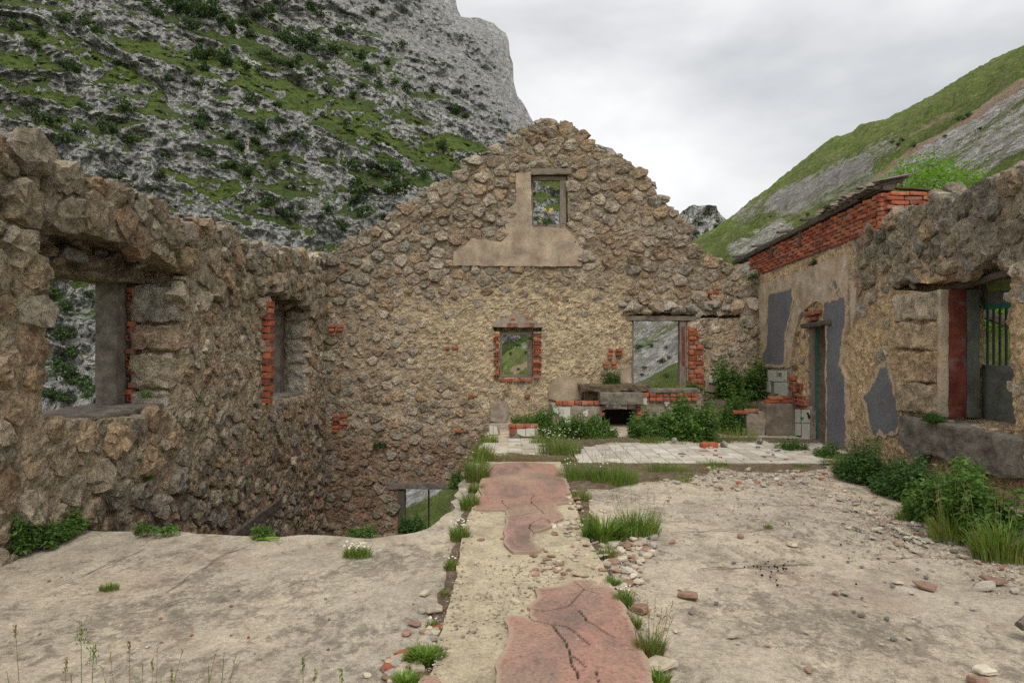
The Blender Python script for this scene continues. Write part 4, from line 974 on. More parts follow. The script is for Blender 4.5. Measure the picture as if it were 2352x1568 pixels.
    # stones over the big opening's timber lintel, some overhanging
    for (x, y, r) in ((1440, 712, .15), (1468, 705, .17), (1490, 716, .15), (1510, 708, .2), (1538, 702, .22), (1560, 712, .2), (1590, 706, .2), (1618, 704, .22), (1645, 700, .2), (1668, 708, .17), (1690, 712, .14), (1430, 698, .12), (1478, 690, .14), (1600, 690, .14)):
        u, v = BW(x, y); put('stone', ROCKS[rng.integers(12)], root, (u, YB - 0.02, v), tuple(rng.uniform(-.4, .4, 3)), (r * 1.15, r * 0.8, r * 0.72))
    for (x, y, r) in ((1226, 378, .12), (1250, 380, .12), (1274, 377, .13), (1298, 380, .12), (1318, 384, .11), (1212, 384, .1)):
        u, v = BW(x, y); put('stone', ROCKS[rng.integers(12)], root, (u, YB - 0.01, v), tuple(rng.uniform(-.4, .4, 3)), (r * 1.1, r * 0.8, r * 0.85))
    # plaster left on the face
    def patch(pol, name, mat, seed=3): return face_patch(root, pol, name, mat, F_BACK, seed=seed)
    patch(plast, 'plaster_patch', M['plaster']); patch(plast2, 'plaster_patch', M['plaster'], seed=5)
    patch([BW(*p) for p in ((1420, 872), (1424, 845), (1448, 840), (1450, 890), (1432, 888))], 'plaster_patch', M['plaster'], seed=6)
    patch([BW(*p) for p in ((1618, 898), (1618, 872), (1640, 868), (1662, 872), (1664, 896), (1640, 900))], 'plaster_patch', M['plaster'], seed=8)
    patch([BW(*p) for p in ((1127, 968), (1128, 930), (1165, 920), (1172, 945), (1160, 970))], 'plaster_patch', M['tilebed'], seed=9)
    rim = [BW(*p) for p in ((1130, 750), (1134, 738), (1165, 728), (1178, 716), (1194, 722), (1204, 732), (1232, 738), (1248, 752))]
    patch(rim, 'plaster_patch', M['tilebed'], seed=12)
    # top window: timber lintel and what is left of the frame
    y0 = YB - 0.035
    def bar(name, x0, y0_, x1, y1_, ya, yb, mat, par, s=0.0, amp=0.006):
        a, b = BW(x0, y1_, YB), BW(x1, y0_, YB); return block(name, (a[0], ya, a[1]), (b[0], yb, b[1]), mat, par, (10, 3, 3) if (x1 - x0) > (y1_ - y0_) else (3, 3, 12), amp, 6, 0.008, seed=s)
    bar('lintel', 1207, 388, 1312, 402, YB - 0.05, YB + 0.3, M['wood_x'], root, 1, 0.014)
    f = empty('window_frame'); f.parent = root; f['label'] = 'bare timber frame of the small attic window'
    bar('head_rail', 1222, 404, 1301, 413, YB + 0.04, YB + 0.14, M['wood_x'], f, 2); bar('stile', 1286, 413.3, 1300, 514, YB + 0.03, YB + 0.14, M['wood_z'], f, 3)
    bar('stile', 1220, 413.3, 1225, 514, YB + 0.1, YB + 0.16, M['wood_z'], f, 4); bar('sill_rail', 1225, 514.5, 1302, 522, YB + 0.02, YB + 0.15, M['wood_x'], f, 5)
    # small window: frame and hollow brick surround
    f = empty('window_frame'); f.parent = root; f['label'] = 'grey timber frame set in hollow bricks'
    bar('head_rail', 1148, 762, 1223, 769, YB + 0.06, YB + 0.16, M['wood_x'], f, 6); bar('sill_rail', 1147, 861, 1223, 868, YB + 0.04, YB + 0.16, M['wood_x'], f, 7)
    bar('stile', 1147, 769.3, 1153, 860.6, YB + 0.06, YB + 0.16, M['wood_z'], f, 8); bar('stile', 1211, 769.3, 1223, 860.6, YB + 0.05, YB + 0.16, M['wood_z'], f, 9)
    s = empty('brick_surround'); s.parent = root
    def bk(x0, y0_, x1, y1_, hol, k, par=s, dep=0.13, out_=0.05):
        a, b = BW(x0, y1_), BW(x1, y0_); L, H = b[0] - a[0] - 0.008, b[1] - a[1] - 0.008
        me = hollow_brick(L, dep, H, hol, 1 if H < 0.12 else 2, BRICK_COL[k % 5]) if hol else solid_brick((L, dep, H), k * 1.9, BRICK_COL[k % 5])
        put('brick', me, par, ((a[0] + b[0]) / 2, YB - out_ + dep / 2 - 0.012 * (k % 3), (a[1] + b[1]) / 2))
    for k in range(12):
        ya = 765 + k * 8.6; w = (11, 14, 8, 6, 9, 13)[k % 6]
        bk(1146.5 - w, ya, 1146.5, ya + 8.4, (2 if k % 2 else 0), k); bk(1224, ya, 1224 + (16 if k % 2 else 20), ya + 8.4, (3 if k % 2 == 0 else 0), k + 3)
    for k in range(5): bk(1148 + k * 15.2, 868.5, 1162.6 + k * 15.2, 876.5, 0, k)
    for k in range(6): bk(1164 + k * 13, 741.5, 1176 + k * 13, 750, (3 if k in (1, 3, 4, 5) else 0), k + 1)
    for k in range(3): bk(1172 + k * 18, 728 + (k % 2) * 3, 1184 + k * 18, 735 + (k % 2) * 3, 0, k + 2)
    # large opening: timber lintel, posts and brick pier
    bar('lintel', 1436, 725, 1602, 736.5, YB - 0.03, YB + 0.28, M['wood_x'], root, 10, 0.014)
    bar('window_post', 1450, 737, 1456.5, 893, YB + 0.02, YB + 0.14, M['wood_z'], root, 11); bar('window_post', 1561, 737, 1577, 893, YB + 0.0, YB + 0.16, M['wood_z'], root, 12)
    bar('paint_patch', 1566, 750, 1573, 840, YB - 0.006, YB - 0.002, M['redpaint'], root, 0, 0.0)
    pr = empty('brick_pier'); pr.parent = root
    ys = [752, 763, 771, 781, 792, 802, 815, 829, 837, 846, 858, 868, 880, 892]; rw = [1599, 1601, 1604, 1604, 1614, 1614, 1615, 1615, 1615, 1615, 1615, 1615, 1614, 1614]
    for k in range(13):
        sp = 1592 if k % 2 else 1597
        if k in (11, 12): bk(1583 if k == 11 else 1592, ys[k], rw[k], ys[k + 1], 0, k, pr, 0.2, 0.07)
        elif k in (1, 2): bk(1580, ys[k], sp, ys[k + 1], 0, k, pr, 0.2, 0.07); bk(sp, ys[k], rw[k], ys[k + 1], 2, k + 1, pr, 0.2, 0.07)
        else: bk(1580, ys[k], sp, ys[k + 1], 0, k, pr, 0.2, 0.07); bk(sp, ys[k], rw[k], ys[k + 1], 0, k + 1, pr, 0.2, 0.07)
    # cellar door: concrete lintel, dark timber post, iron bar
    bar('lintel', 893, 1107, 1095, 1122, YB - 0.06, YB + 0.3, M['concrete'], root, 13, 0.008)
    a = BW(914, 1122); block('door_post', (a[0], YB - 0.02, -3.1), (a[0] + 0.14, YB + 0.16, a[1]), M['wood_d'], root, (3, 3, 14), 0.006)
    x = BW(983, 1100)[0]; block('iron_bar', (x - 0.016, YB + 0.12, -3.1), (x + 0.016, YB + 0.15, -1.38), M['iron'], root, (2, 2, 4), 0, 1, 0.004)
    # stray bricks in the corner and over the face
    for (xa, ya, n) in ((765, 950, 9), (757, 745, 5), (1395, 800, 5), (1385, 830, 4), (1020, 795, 2), (1045, 985, 2), (1618, 668, 2), (1075, 905, 1), (1205, 905, 1)):
        for k in range(n):
            bk(xa + (k % 2) * 18 + rng.uniform(-2, 2), ya + (k // 2) * 8.6, xa + (k % 2) * 18 + rng.uniform(12, 17), ya + (k // 2) * 8.6 + 7.5, 0, k + n, root, 0.12, rng.uniform(0.035, 0.07))
    # graffiti tags on the pier and on the white tile stub beside it
    def stroke(mat, name, pts, w, Y, par):
        B = Bag(); q = [BW(x, y) for x, y in pts]; ribbon(B, [(a, Y, b) for a, b in q], w, (0, -1, 0)); return put(name, B.mesh(name, mat), par)
    tl = bar('wall_tile', 1626, 863, 1651, 878, YB - 0.09, YB - 0.04, M['tile'], root, 0, 0.0)
    cx, cy = 1639.5, 870.3
    B = Bag(); q = [BW(cx + 5.2 * math.cos(t), cy + 4.6 * math.sin(t)) for t in np.linspace(0, 6.29, 25)]
    ribbon(B, [(a, YB - 0.094, b) for a, b in q], 0.012, (0, -1, 0)); q = [BW(x, cy) for x in (1630, 1636, 1640, 1645)]
    ribbon(B, [(a, YB - 0.095, b) for a, b in q], 0.013, (0, -1, 0))
    q = [BW(x, y) for x, y in ((1633, cy - 2.3), (1630, cy), (1633, cy + 2.3))]; ribbon(B, [(a, YB - 0.096, b) for a, b in q], 0.011, (0, -1, 0))
    q = [BW(x, y) for x, y in ((1627, cy - 3), (1630, cy - 5.5), (1633, cy - 3), (1630, cy - 0.5), (1627, cy - 3))]; ribbon(B, [(a, YB - 0.0955, b) for a, b in q], 0.008, (0, -1, 0))
    put('drawn_sign', B.mesh('drawn_sign', M['ink']), tl)
    YP = YB - 0.115
    stroke(M['whiteink'], 'scribble', [(1583, 795), (1585, 800), (1587, 795), (1588, 800), (1590, 796), (1592, 800), (1592, 795), (1595, 797), (1593, 800), (1597, 799)], 0.008, YP, pr)
    for k in range(4):
        stroke(M['whiteink'], 'scribble', [(1605 + 4 * math.sin(t * (1.7 + k * .3) + k), 822 + 5 * math.cos(t * 1.3 + k)) for t in np.linspace(0, 5, 14)], 0.008, YP, pr)
    return root
GABLE = gable()
#SECTION4
# ------------------------------------------------------------------ right wall
def right_wall():
    root = empty('plastered_wall'); tag(root, 'right wall with patched grey and cream plaster, a narrow doorway and a barred window', 'wall', kind='thing')
    top = [(14.9, 2.89), (14.28, 2.91), (9.6, 3.08), (9.25, 3.2)] + [RW(*p) for p in ((2036, 512), (2062, 496), (2092, 486), (2130, 476), (2165, 448), (2192, 458), (2240, 436), (2290, 412), (2330, 392), (2352, 384))] + [(5.6, 3.4), (3.8, 3.35)]
    out = roughen([(3.8, -0.5), (14.9, -0.5)] + top, 0.13, 0.045, 61)
    door = [RW(*p) for p in ((1860, 1060), (1858, 746), (1905, 741), (1905, 1075))]
    wn_ = [RW(*p) for p in ((2165, 972), (2163, 690), (2110, 668), (2056, 668), (2052, 656), (2095, 644), (2131, 652), (2160, 645), (2220, 632), (2237, 617), (2267, 597), (2290, 584), (2300, 600), (2327, 631), (2330, 710), (2328, 840), (2335, 985))]
    wn2 = [(6.72, 0.7), (7.99, 0.7), (7.99, 2.3), (6.72, 2.5)]
    def mort(u, v):
        hi = sstep(2.15, 2.7, v + 0.25 * np.sin(u * 2.0))[:, None] * (1 - sstep(9.6, 10.2, u))[:, None]
        a = np.array([0.66, 0.475, 0.285]); b = np.array([0.36, 0.31, 0.235])
        return a * (1 - hi) + b * hi
    leaf('rubble_core', out, [door, roughen(wn_, 0.1, 0.02, 63)], F_RIGHT, 0.0, 0.3, 0.027, 0.04, root, M['ochre'], mort, front_amp=0.022)
    leaf('outer_leaf', out, [[(door[0][0], -0.6), (door[0][0], 1.86), (door[2][0], 1.9), (door[2][0], -0.6)], wn2], F_RIGHT, 0.29, 0.52, 0.05, 0.03, root, M['rubble'], mort)
    def acc(u, v):
        P = np.stack([u, v], 1); m = inside(out, P)
        for h in (door, wn_): m &= ~inside(h, P) & (nearest_on(h, P)[0] > 0.06)
        return m & (u < 9.9) & (u > 4.2) & (v > 0.0) & ~((u > 7.95) & (u < 8.85) & (v < 2.25) & (v > 0.6))
    def keep(u, v, r): return r < (0.97 if v > 2.25 else 0.30 if u > 8.8 else 0.7)
    lay_stones(root, F_RIGHT, ((4.2, 0.0), (9.9, 3.5)), acc, lambda u, v: np.where(v > 2.2, 0.11, 0.1), lambda u, v: 0.36 if v > 2.2 else 0.2, lambda u, v, r: stone_tone(1.0 if v > 2.3 else 1.5, 0.4)(u, v, r), M['rubble'], 9000, 65, 150, keep=keep)
    crest(root, F_RIGHT, [p for p in top if 4.4 < p[0] < 9.3], (0.0, 0.5), 0.11, 67, ROCKS_DARK, 0.9)
    rng = np.random.default_rng(71)
    for (x, y, r) in ((2070, 628, .17), (2100, 640, .16), (2128, 625, .2), (2162, 632, .22), (2190, 612, .24), (2222, 600, .2), (2150, 600, .22), (2105, 605, .2), (2245, 585, .18), (2270, 578, .16), (2180, 580, .18), (2300, 602, .16), (2325, 612, .17), (2060, 650, .13), (2090, 655, .1)):
        u, v = RW(x, y); put('stone', ROCKS[rng.integers(12)], root, (XR + rng.uniform(0.0, 0.1), u, v), tuple(rng.uniform(-.5, .5, 3)), (r * .8, r * 0.95, r * 0.58))
    for (x, y, r) in ((2108, 462, .2), (2130, 470, .18), (2165, 440, .22), (2210, 444, .2), (2255, 424, .2), (2310, 396, .26), (2340, 386, .24)):
        u, v = RW(x, y); put('stone', ROCKS_DARK[rng.integers(8)], root, (XR + rng.uniform(0.1, 0.35), u, v), tuple(rng.uniform(-.5, .5, 3)), (r * .75, r * .85, r * 0.6))
    # plaster coats
    P = lambda pts: [RW(*p) for p in pts]
    face_patch(root, P(((1752, 745), (1750, 700), (1746, 655), (1800, 640), (1870, 612), (1952, 582), (1955, 690), (1900, 700), (1880, 690), (1868, 700), (1845, 722), (1838, 745), (1828, 790), (1820, 845), (1765, 845), (1757, 800))), 'plaster_coat', M['cream'], F_RIGHT, -0.06, 21)
    face_patch(root, P(((1772, 672), (1800, 665), (1828, 656), (1832, 690), (1822, 740), (1814, 770), (1811, 843), (1762, 841), (1757, 812), (1768, 790))), 'grey_paint_coat', M['greypaint'], F_RIGHT, -0.075, 22, 0.05, jag=0.03)
    face_patch(root, P(((1898, 738), (1900, 690), (1920, 684), (1955, 672), (1956, 740), (1946, 790), (1942, 835), (1955, 872), (1957, 1040), (1906.5, 1035), (1906.5, 742))), 'grey_paint_coat', M['greypaint'], F_RIGHT, -0.075, 23, 0.07, jag=0.035)
    face_patch(root, P(((1986, 908), (2008, 884), (2024, 838), (2042, 830), (2058, 870), (2064, 905), (2082, 928), (2076, 965), (2072, 992), (2044, 1008), (2030, 996), (2018, 1012), (2008, 1008), (2002, 975))), 'grey_paint_coat', M['greypaint'], F_RIGHT, -0.045, 24, 0.05, amp=0.02, jag=0.05)
    face_patch(root, P(((1916, 655), (1930, 632), (1938, 660), (1930, 672))), 'grey_paint_coat', M['greypaint'], F_RIGHT, -0.072, 25, 0.04, jag=0.03)
    face_patch(root, P(((1782, 968), (1792, 925), (1830, 930), (1838, 975), (1834, 1000), (1786, 990))), 'plaster_coat', M['jamb'], F_RIGHT, -0.05, 26)
    face_patch(root, P(((1958, 640), (1975, 660), (1972, 720), (1962, 760), (1958, 700))), 'plaster_coat', M['cream'], F_RIGHT, -0.05, 27)
    # doorway: render on the far jamb, timber posts, tilted lintel
    yd = RW(1860, 800)[0]; yn = RW(1905, 800)[0]
    block('door_jamb', (5.02, yd - 0.03, -0.3), (5.56, yd + 0.05, 1.84), M['jamb'], root, (10, 2, 30), 0.02, 4, 0.01)
    block('door_post', (4.985, yd - 0.13, -0.05), (5.035, yd - 0.04, 1.86), M['wood_z'], root, (2, 2, 14), 0.005)
    block('door_post', (5.04, yd - 0.12, -0.05), (5.085, yd - 0.045, 1.83), M['greenwood'], root, (2, 2, 14), 0.004)['label'] = 'peeling green painted door post'
    a, b = RW(1843, 752, 4.93), RW(1909, 742, 4.93)
    beam('lintel', (4.95, a[0] - 0.02, a[1] + 0.02), (4.95, b[0] - 0.03, b[1] + 0.02), 0.14, 0.08, M['wood_d'], root, 0.014, 3)
    for k, (x, y, w) in enumerate(((1868, 722, 15), (1884, 718, 20), (1876, 734, 26))):
        u, v = RW(x, y); put('brick', solid_brick((0.24, 0.12, 0.06), k + 5.5, BRICK_COL[(k + 1) % 5]), root, (4.96, u, v), (0, 0.1, 1.57))
    for k, (x, y, hol) in enumerate(((1825, 868, 0), (1830, 882, 3), (1842, 886, 3), (1832, 893, 3), (1838, 906, 0), (1848, 914, 3), (1842, 922, 3), (1855, 925, 3), (1846, 932, 3))):
        u, v = RW(x, y); me = hollow_brick(0.2, 0.2, 0.085, 3, 1, BRICK_COL[3 + k % 2]) if hol else solid_brick((0.22, 0.15, 0.07), k + 1.5, BRICK_COL[k % 5])
        put('brick', me, root, (4.98 + 0.02 * (k % 3), u, v), (0, 0, 1.5708 * 3))
    for (x, y, r) in ((1835, 790, .13), (1845, 830, .12), (1828, 840, .14), (1850, 770, .12), (1836, 760, .13), (1858, 850, .08), (1862, 880, .09), (1862, 900, .09), (1855, 720, .14), (1840, 735, .12), (1880, 712, .1)):
        u, v = RW(x, y); put('stone', ROCKS[rng.integers(12)], root, (5.02, u, v), tuple(rng.uniform(-.5, .5, 3)), (r, r * 1.2, r * 0.8))
    # wall tiles with graffiti
    def D3(cx_, cy_): return (1641.5 + cx_ * 0.2422, 673.7 + cy_ * 0.2422)
    tl = []
    for (a0, b0, a1, b1) in ((540, 727, 578, 828), (583, 732, 715, 835), (516, 832, 560, 935), (602, 842, 644, 950), (648, 842, 732, 962), (636, 962, 724, 1038), (582, 1062, 620, 1166), (576, 1172, 620, 1282), (540, 1172, 572, 1280), (802, 1097, 852, 1224), (866, 1102, 934, 1226), (802, 1230, 852, 1345), (868, 1232, 934, 1390)):
        (x0, y0), (x1, y1) = D3(a0, b0), D3(a1, b1); ua, va = RW(x0, y0); ub, vb = RW(x1, y1); ud, vd = RW(x0, y1)
        Y1, Y0 = ua, ub; B = Bag(); d0, d1 = 4.925, 4.945; z = [(Y0, vb), (Y1, vd), (Y1, va), (Y0, RW(x1, y0)[1])]
        B.add([(d0, a_, b_) for a_, b_ in z] + [(d1, a_, b_) for a_, b_ in z], [(0, 3, 2, 1), (0, 1, 5, 4), (1, 2, 6, 5), (2, 3, 7, 6), (3, 0, 4, 7)])
        tl.append(put('wall_tile', B.mesh('wall_tile', M['tile']), root))
    face_patch(root, P(((1766, 850), (1822, 846), (1826, 930), (1790, 935), (1782, 968), (1780, 1000), (1768, 985))), 'tile_bed', M['tilebed'], F_RIGHT, -0.05, 28)
    face_patch(root, P(((1832, 936), (1868, 934), (1868, 1016), (1834, 1006))), 'tile_bed', M['tilebed'], F_RIGHT, -0.05, 29)
    def pen(i, name, mat, strokes, w=0.011):
        B = Bag()
        for s in strokes:
            q = [RW(*D3(x, y), 4.921) for x, y in s]; ribbon(B, [(4.921, a_, b_) for a_, b_ in q], w, (-1, 0, 0))
        put(name, B.mesh(name, mat), tl[i])
    # SMOK, written on the big tile
    pen(1, 'lettering', M['ink'], [[(596, 745), (588, 742), (585, 757), (594, 765), (596, 782), (586, 788)], [(600, 790), (601, 750), (606, 775), (611, 750), (612, 790)], [(617, 750), (615, 785), (622, 785), (622, 752), (617, 750)], [(627, 748), (627, 800)], [(634, 748), (627, 772), (634, 798)]])
    pen(1, 'lettering', M['tealink'], [[(690, 745), (694, 765), (700, 800), (706, 833)]], 0.02)
    pen(1, 'lettering', M['ink'], [[(688, 742), (694, 750), (690, 758)], [(652, 815), (656, 828), (660, 815), (664, 828)], [(668, 815), (668, 828)], [(672, 822), (678, 818), (684, 828)]], 0.007)
    pen(4, 'lettering', M['tealink'], [[(704, 845), (696, 880), (688, 905)], [(708, 845), (722, 900)]], 0.02)
    pen(5, 'lettering', M['blueink'], [[(648, 975), (672, 1010), (660, 985), (690, 1020)], [(680, 975), (686, 1010), (712, 978), (704, 1015)], [(664, 1005), (716, 995)]], 0.008)
    pen(6, 'lettering', M['blueink'], [[(592, 1080), (604, 1120), (588, 1140)], [(606, 1085), (598, 1130), (612, 1145)]], 0.008)
    def sticker(i, cs, mat):
        B = Bag(); q = [RW(*D3(x, y), 4.92) for x, y in cs]; B.add([(4.92, a_, b_) for a_, b_ in q], [(0, 1, 2, 3)]); put('sticker', B.mesh('sticker', mat), tl[i])
    sticker(9, ((812, 1170), (840, 1176), (840, 1198), (812, 1192)), M['greenwood']); sticker(10, ((870, 1132), (888, 1125), (910, 1180), (892, 1194)), M['ink'])
    # dressed stones round the window
    for k, (ya, yb, xa) in enumerate(((668, 735, 2066), (738, 803, 2060), (806, 880, 2080), (882, 956, 2072))):
        za, zb = EYE + (CY - yb) * 8.0 / FPX, EYE + (CY - ya) * 8.0 / FPX
        block('quoin_stone', (4.9, 7.975, za), (5.4, RW(xa, 800)[0], zb), M['ochre'], root, (8, 14, 12), 0.035, 5, 0.04, [(0.5, 0.42, 0.3), (0.52, 0.40, 0.25), (0.5, 0.36, 0.22), (0.46, 0.36, 0.24)][k], k * 2.2 + 1)
    block("plaster_strip", (4.96, 7.895, 0.72), (5.05, 7.97, 2.2), M['cream'], root, (3, 2, 20), 0.006)
    block("plaster_strip", (5.255, 7.88, 0.72), (5.4, 7.95, 2.2), M["panel"], root, (3, 2, 20), 0.004); rp = block("red_jamb", (5.051, 7.885, 0.72), (5.25, 7.95, 2.2), M['redpaint'], root, (5, 2, 20), 0.004); rp['label'] = 'red painted window jamb with scratched marks'
    B = Bag()
    def J(x, y): Y = 7.878; return ((x - CX) * Y / FPX, Y, EYE + (CY - y) * Y / FPX)
    for s in (((2190, 750), (2203, 752)), ((2197, 752), (2200, 764)), ((2196, 768), (2203, 776), (2210, 768)), ((2190, 788), (2190, 800)), ((2197, 790), (2202, 789), (2201, 795), (2197, 800), (2203, 800)), ((2190, 805), (2190, 816)), ((2197, 806), (2203, 806), (2200, 811), (2204, 814), (2199, 818))):
        ribbon(B, [J(*p) for p in s], 0.008, (0, -1, 0))
    put('scratched_marks', B.mesh('scratched_marks', M['whiteink']), rp)
    # concrete panel with the barred window
    hole = [(6.85, 1.33), (8.1, 1.33), (8.1, 2.03), (6.85, 2.03)]
    pn = leaf('concrete_panel', [(6.0, 0.55), (8.35, 0.55), (8.35, 2.95), (6.0, 2.95)], [hole], (F_RIGHT[0], True), 0.5, 0.6, 0.05, 0.012, root, M['panel'], lambda u, v: np.tile(np.array([0.2, 0.2, 0.18]), (len(u), 1)), 0.05, 0.0)
    face_patch(root, [RW(x, y, 5.5) for x, y in ((2272, 668), (2270, 640), (2300, 630), (2340, 632), (2340, 664))], 'green_wash', M['green_patch'], F_RIGHT, 0.478, 30, 0.03)
    gr = empty('window_grille'); gr.parent = root
    for k in range(13):
        y = 8.06 - k * 0.1; block('bar', (5.535, y - 0.011, 1.32), (5.557, y + 0.011, 2.04), M['iron'], gr, (2, 2, 2), 0, 1, 0.004)
    block('top_rail', (5.51, 6.85, 1.97), (5.55, 8.1, 2.04), M['greenwood'], gr, (2, 12, 2), 0.004)
    beam('lintel', (5.2, 8.05, 2.235), (5.12, 6.3, 2.36), 0.1, 0.075, M['wood_d'], root, 0.016, 6)
    # broken concrete ledge under the window
    def ledge():
        P_, Q_ = box_geo((0.5, 1.95, 0.46), (10, 34, 12), 0.014, 7, 0.02, 4.0)
        m = P_[:, 2] < 0.1; P_[m, 2] += (0.17 * fbm(np.column_stack([P_[m, 1] * 2.4, np.zeros(m.sum()), np.ones(m.sum())]), 3) * 1.4 + 0.05) * (0.1 - P_[m, 2]) / 0.33
        return mesh('window_ledge', P_, Q_, None, M['concrete'], (0.5, 0.5, 0.5))
    put('window_ledge', ledge(), root, (5.08, 7.58, 0.45), (0, 0, 0))['label'] = 'broken concrete ledge under the barred window'
    # brick courses on top
    bc = empty('brick_course'); bc.parent = root
    rows = 8; var = [solid_brick((0.235, 0.13, 0.05), k * 2.3 + 0.4, BRICK_COL[k % 5]) for k in range(10)]; half = [solid_brick((0.115, 0.13, 0.05), k * 2.9 + 0.7, BRICK_COL[k % 5]) for k in range(5)]
    zb = lambda y: 2.93 + (14.4 - y) / 5.2 * 0.19; zt = lambda y: 3.34 + (14.4 - y) / 5.2 * 0.27
    for r in range(rows):
        y = 14.35 - (0.0 if r % 2 else 0.12); k = 0
        while y > 9.26:
            h = (zt(y) - zb(y)) / rows; z = zb(y) + h * (r + 0.5); ln = 0.235
            if y - ln < 9.2: ln = 0.115; me = half[(k + r) % 5]
            else: me = var[rng.integers(10)]
            if not (rng.random() < 0.02):
                put('brick', me, bc, (XR + 0.03 + rng.normal(0, 0.006), y - ln / 2, z), (0, -0.045 + rng.normal(0, 0.012), math.pi / 2 + rng.normal(0, 0.012)), (1, 1, (h - 0.008) / 0.05))
            y -= ln + 0.011; k += 1
    for r in range(rows):                                              # the return that faces the doorless end
        h = (zt(9.2) - zb(9.2)) / rows; z = zb(9.2) + h * (r + 0.5) + 0.0
        if r < 2: continue
        for k in range(3 if r < 7 else 2):
            put('brick', var[(k * 3 + r) % 10], bc, (XR + 0.13 + k * 0.246 + (0.06 if r % 2 else 0.0), 9.19 + rng.normal(0, 0.006), z), (0, 0.03, rng.normal(0, 0.015)), (1, 1, (h - 0.008) / 0.05))
    B = Bag(); ya, yb_ = 14.36, 9.24
    V = [(XR + 0.0, ya, zb(ya) - 0.06), (XR + 0.0, yb_, zb(yb_) - 0.06), (XR + 0.0, yb_, zt(yb_) - 0.02), (XR + 0.0, ya, zt(ya) - 0.02)]
    V = [(x + 0.0, y, z) for x, y, z in V] + [(x + 0.35, y, z) for x, y, z in V]
    B.add(V, [(0, 1, 2, 3), (7, 6, 5, 4), (0, 4, 5, 1), (1, 5, 6, 2), (2, 6, 7, 3), (3, 7, 4, 0)]); put('mortar_bed', B.mesh('mortar_bed', M['tilebed']), bc)
    B = Bag(); B.add([(5.02, 9.21, 3.1), (5.8, 9.21, 3.1), (5.8, 9.21, 3.52), (5.02, 9.21, 3.58), (5.02, 9.5, 3.1), (5.8, 9.5, 3.1), (5.8, 9.5, 3.52), (5.02, 9.5, 3.58)], [(0, 1, 2, 3), (7, 6, 5, 4), (1, 5, 6, 2), (2, 6, 7, 3), (0, 3, 7, 4)]); put('mortar_bed', B.mesh('mortar_bed', M['tilebed']), bc)
    return root
RIGHT = right_wall()

# the roof that is left over the brick courses
def roof():
    zt = lambda y: 3.34 + (14.4 - y) / 5.2 * 0.27
    root = empty('roof_edge'); tag(root, 'remains of a low roof edge with weathered fascia boards above the orange bricks', 'roof', kind='thing')
    beam('fascia', (4.93, 15.2, zt(15.2) + 0.05), (4.95, 9.75, zt(9.75) + 0.06), 0.05, 0.09, M['wood_d'], root, 0.012, 2)
    beam('wall_plate', (5.06, 15.2, zt(15.2) + 0.06), (5.08, 9.2, zt(9.2) + 0.07), 0.16, 0.08, M['wood_d'], root, 0.012, 4)
    for k, y in enumerate((14.9, 13.7, 12.4, 11.4, 10.5)):
        beam('rafter_end', (4.82, y, zt(y) + 0.13), (5.9, y + 0.05, zt(y) + 0.26), 0.1, 0.05, M['wood_d'], root, 0.008, k)
    for y in (13.05, 11.75): block('strut', (4.94, y - 0.04, zt(y) - 0.22), (4.975, y + 0.04, zt(y) + 0.02), M['wood_d'], root, (2, 2, 4), 0.008)
    for k, (ya, yb, z0, xo) in enumerate(((9.15, 10.95, 0.13, 4.86), (9.2, 10.6, 0.085, 4.90))):
        n, m = 90, 8; B = Bag(); V = []
        for i in range(n):
            y = ya + (yb - ya) * i / (n - 1); jag = 0.05 * math.sin(i * 1.7 + k) + 0.04 * math.sin(i * 0.6)
            for j in range(m):
                s = j / (m - 1); x = xo + (0.5 - 0.1 * k) * s + jag * (1 - s); z = zt(y) + z0 + 0.10 * s + 0.022 * math.sin(2 * math.pi * y / 0.15)
                V.append((x, y, z))
        V = np.array(V); Q = [(i * m + j, (i + 1) * m + j, (i + 1) * m + j + 1, i * m + j + 1) for i in range(n - 1) for j in range(m - 1)]
        V2 = V - np.array([0, 0, 0.012]); N = len(V)
        rimq = [(i * m, (i + 1) * m, N + (i + 1) * m, N + i * m) for i in range(n - 1)]
        B.add(np.concatenate([V, V2]), Q + [tuple(N + q for q in f[::-1]) for f in Q] + rimq); put('corrugated_sheet', B.mesh('corrugated_sheet', M['wood_x']), root)
    beam('ridge_board', (4.95, 9.35, 3.72), (5.75, 9.12, 3.60), 0.12, 0.03, M['wood_d'], root, 0.008, 9)
    return root
roof()

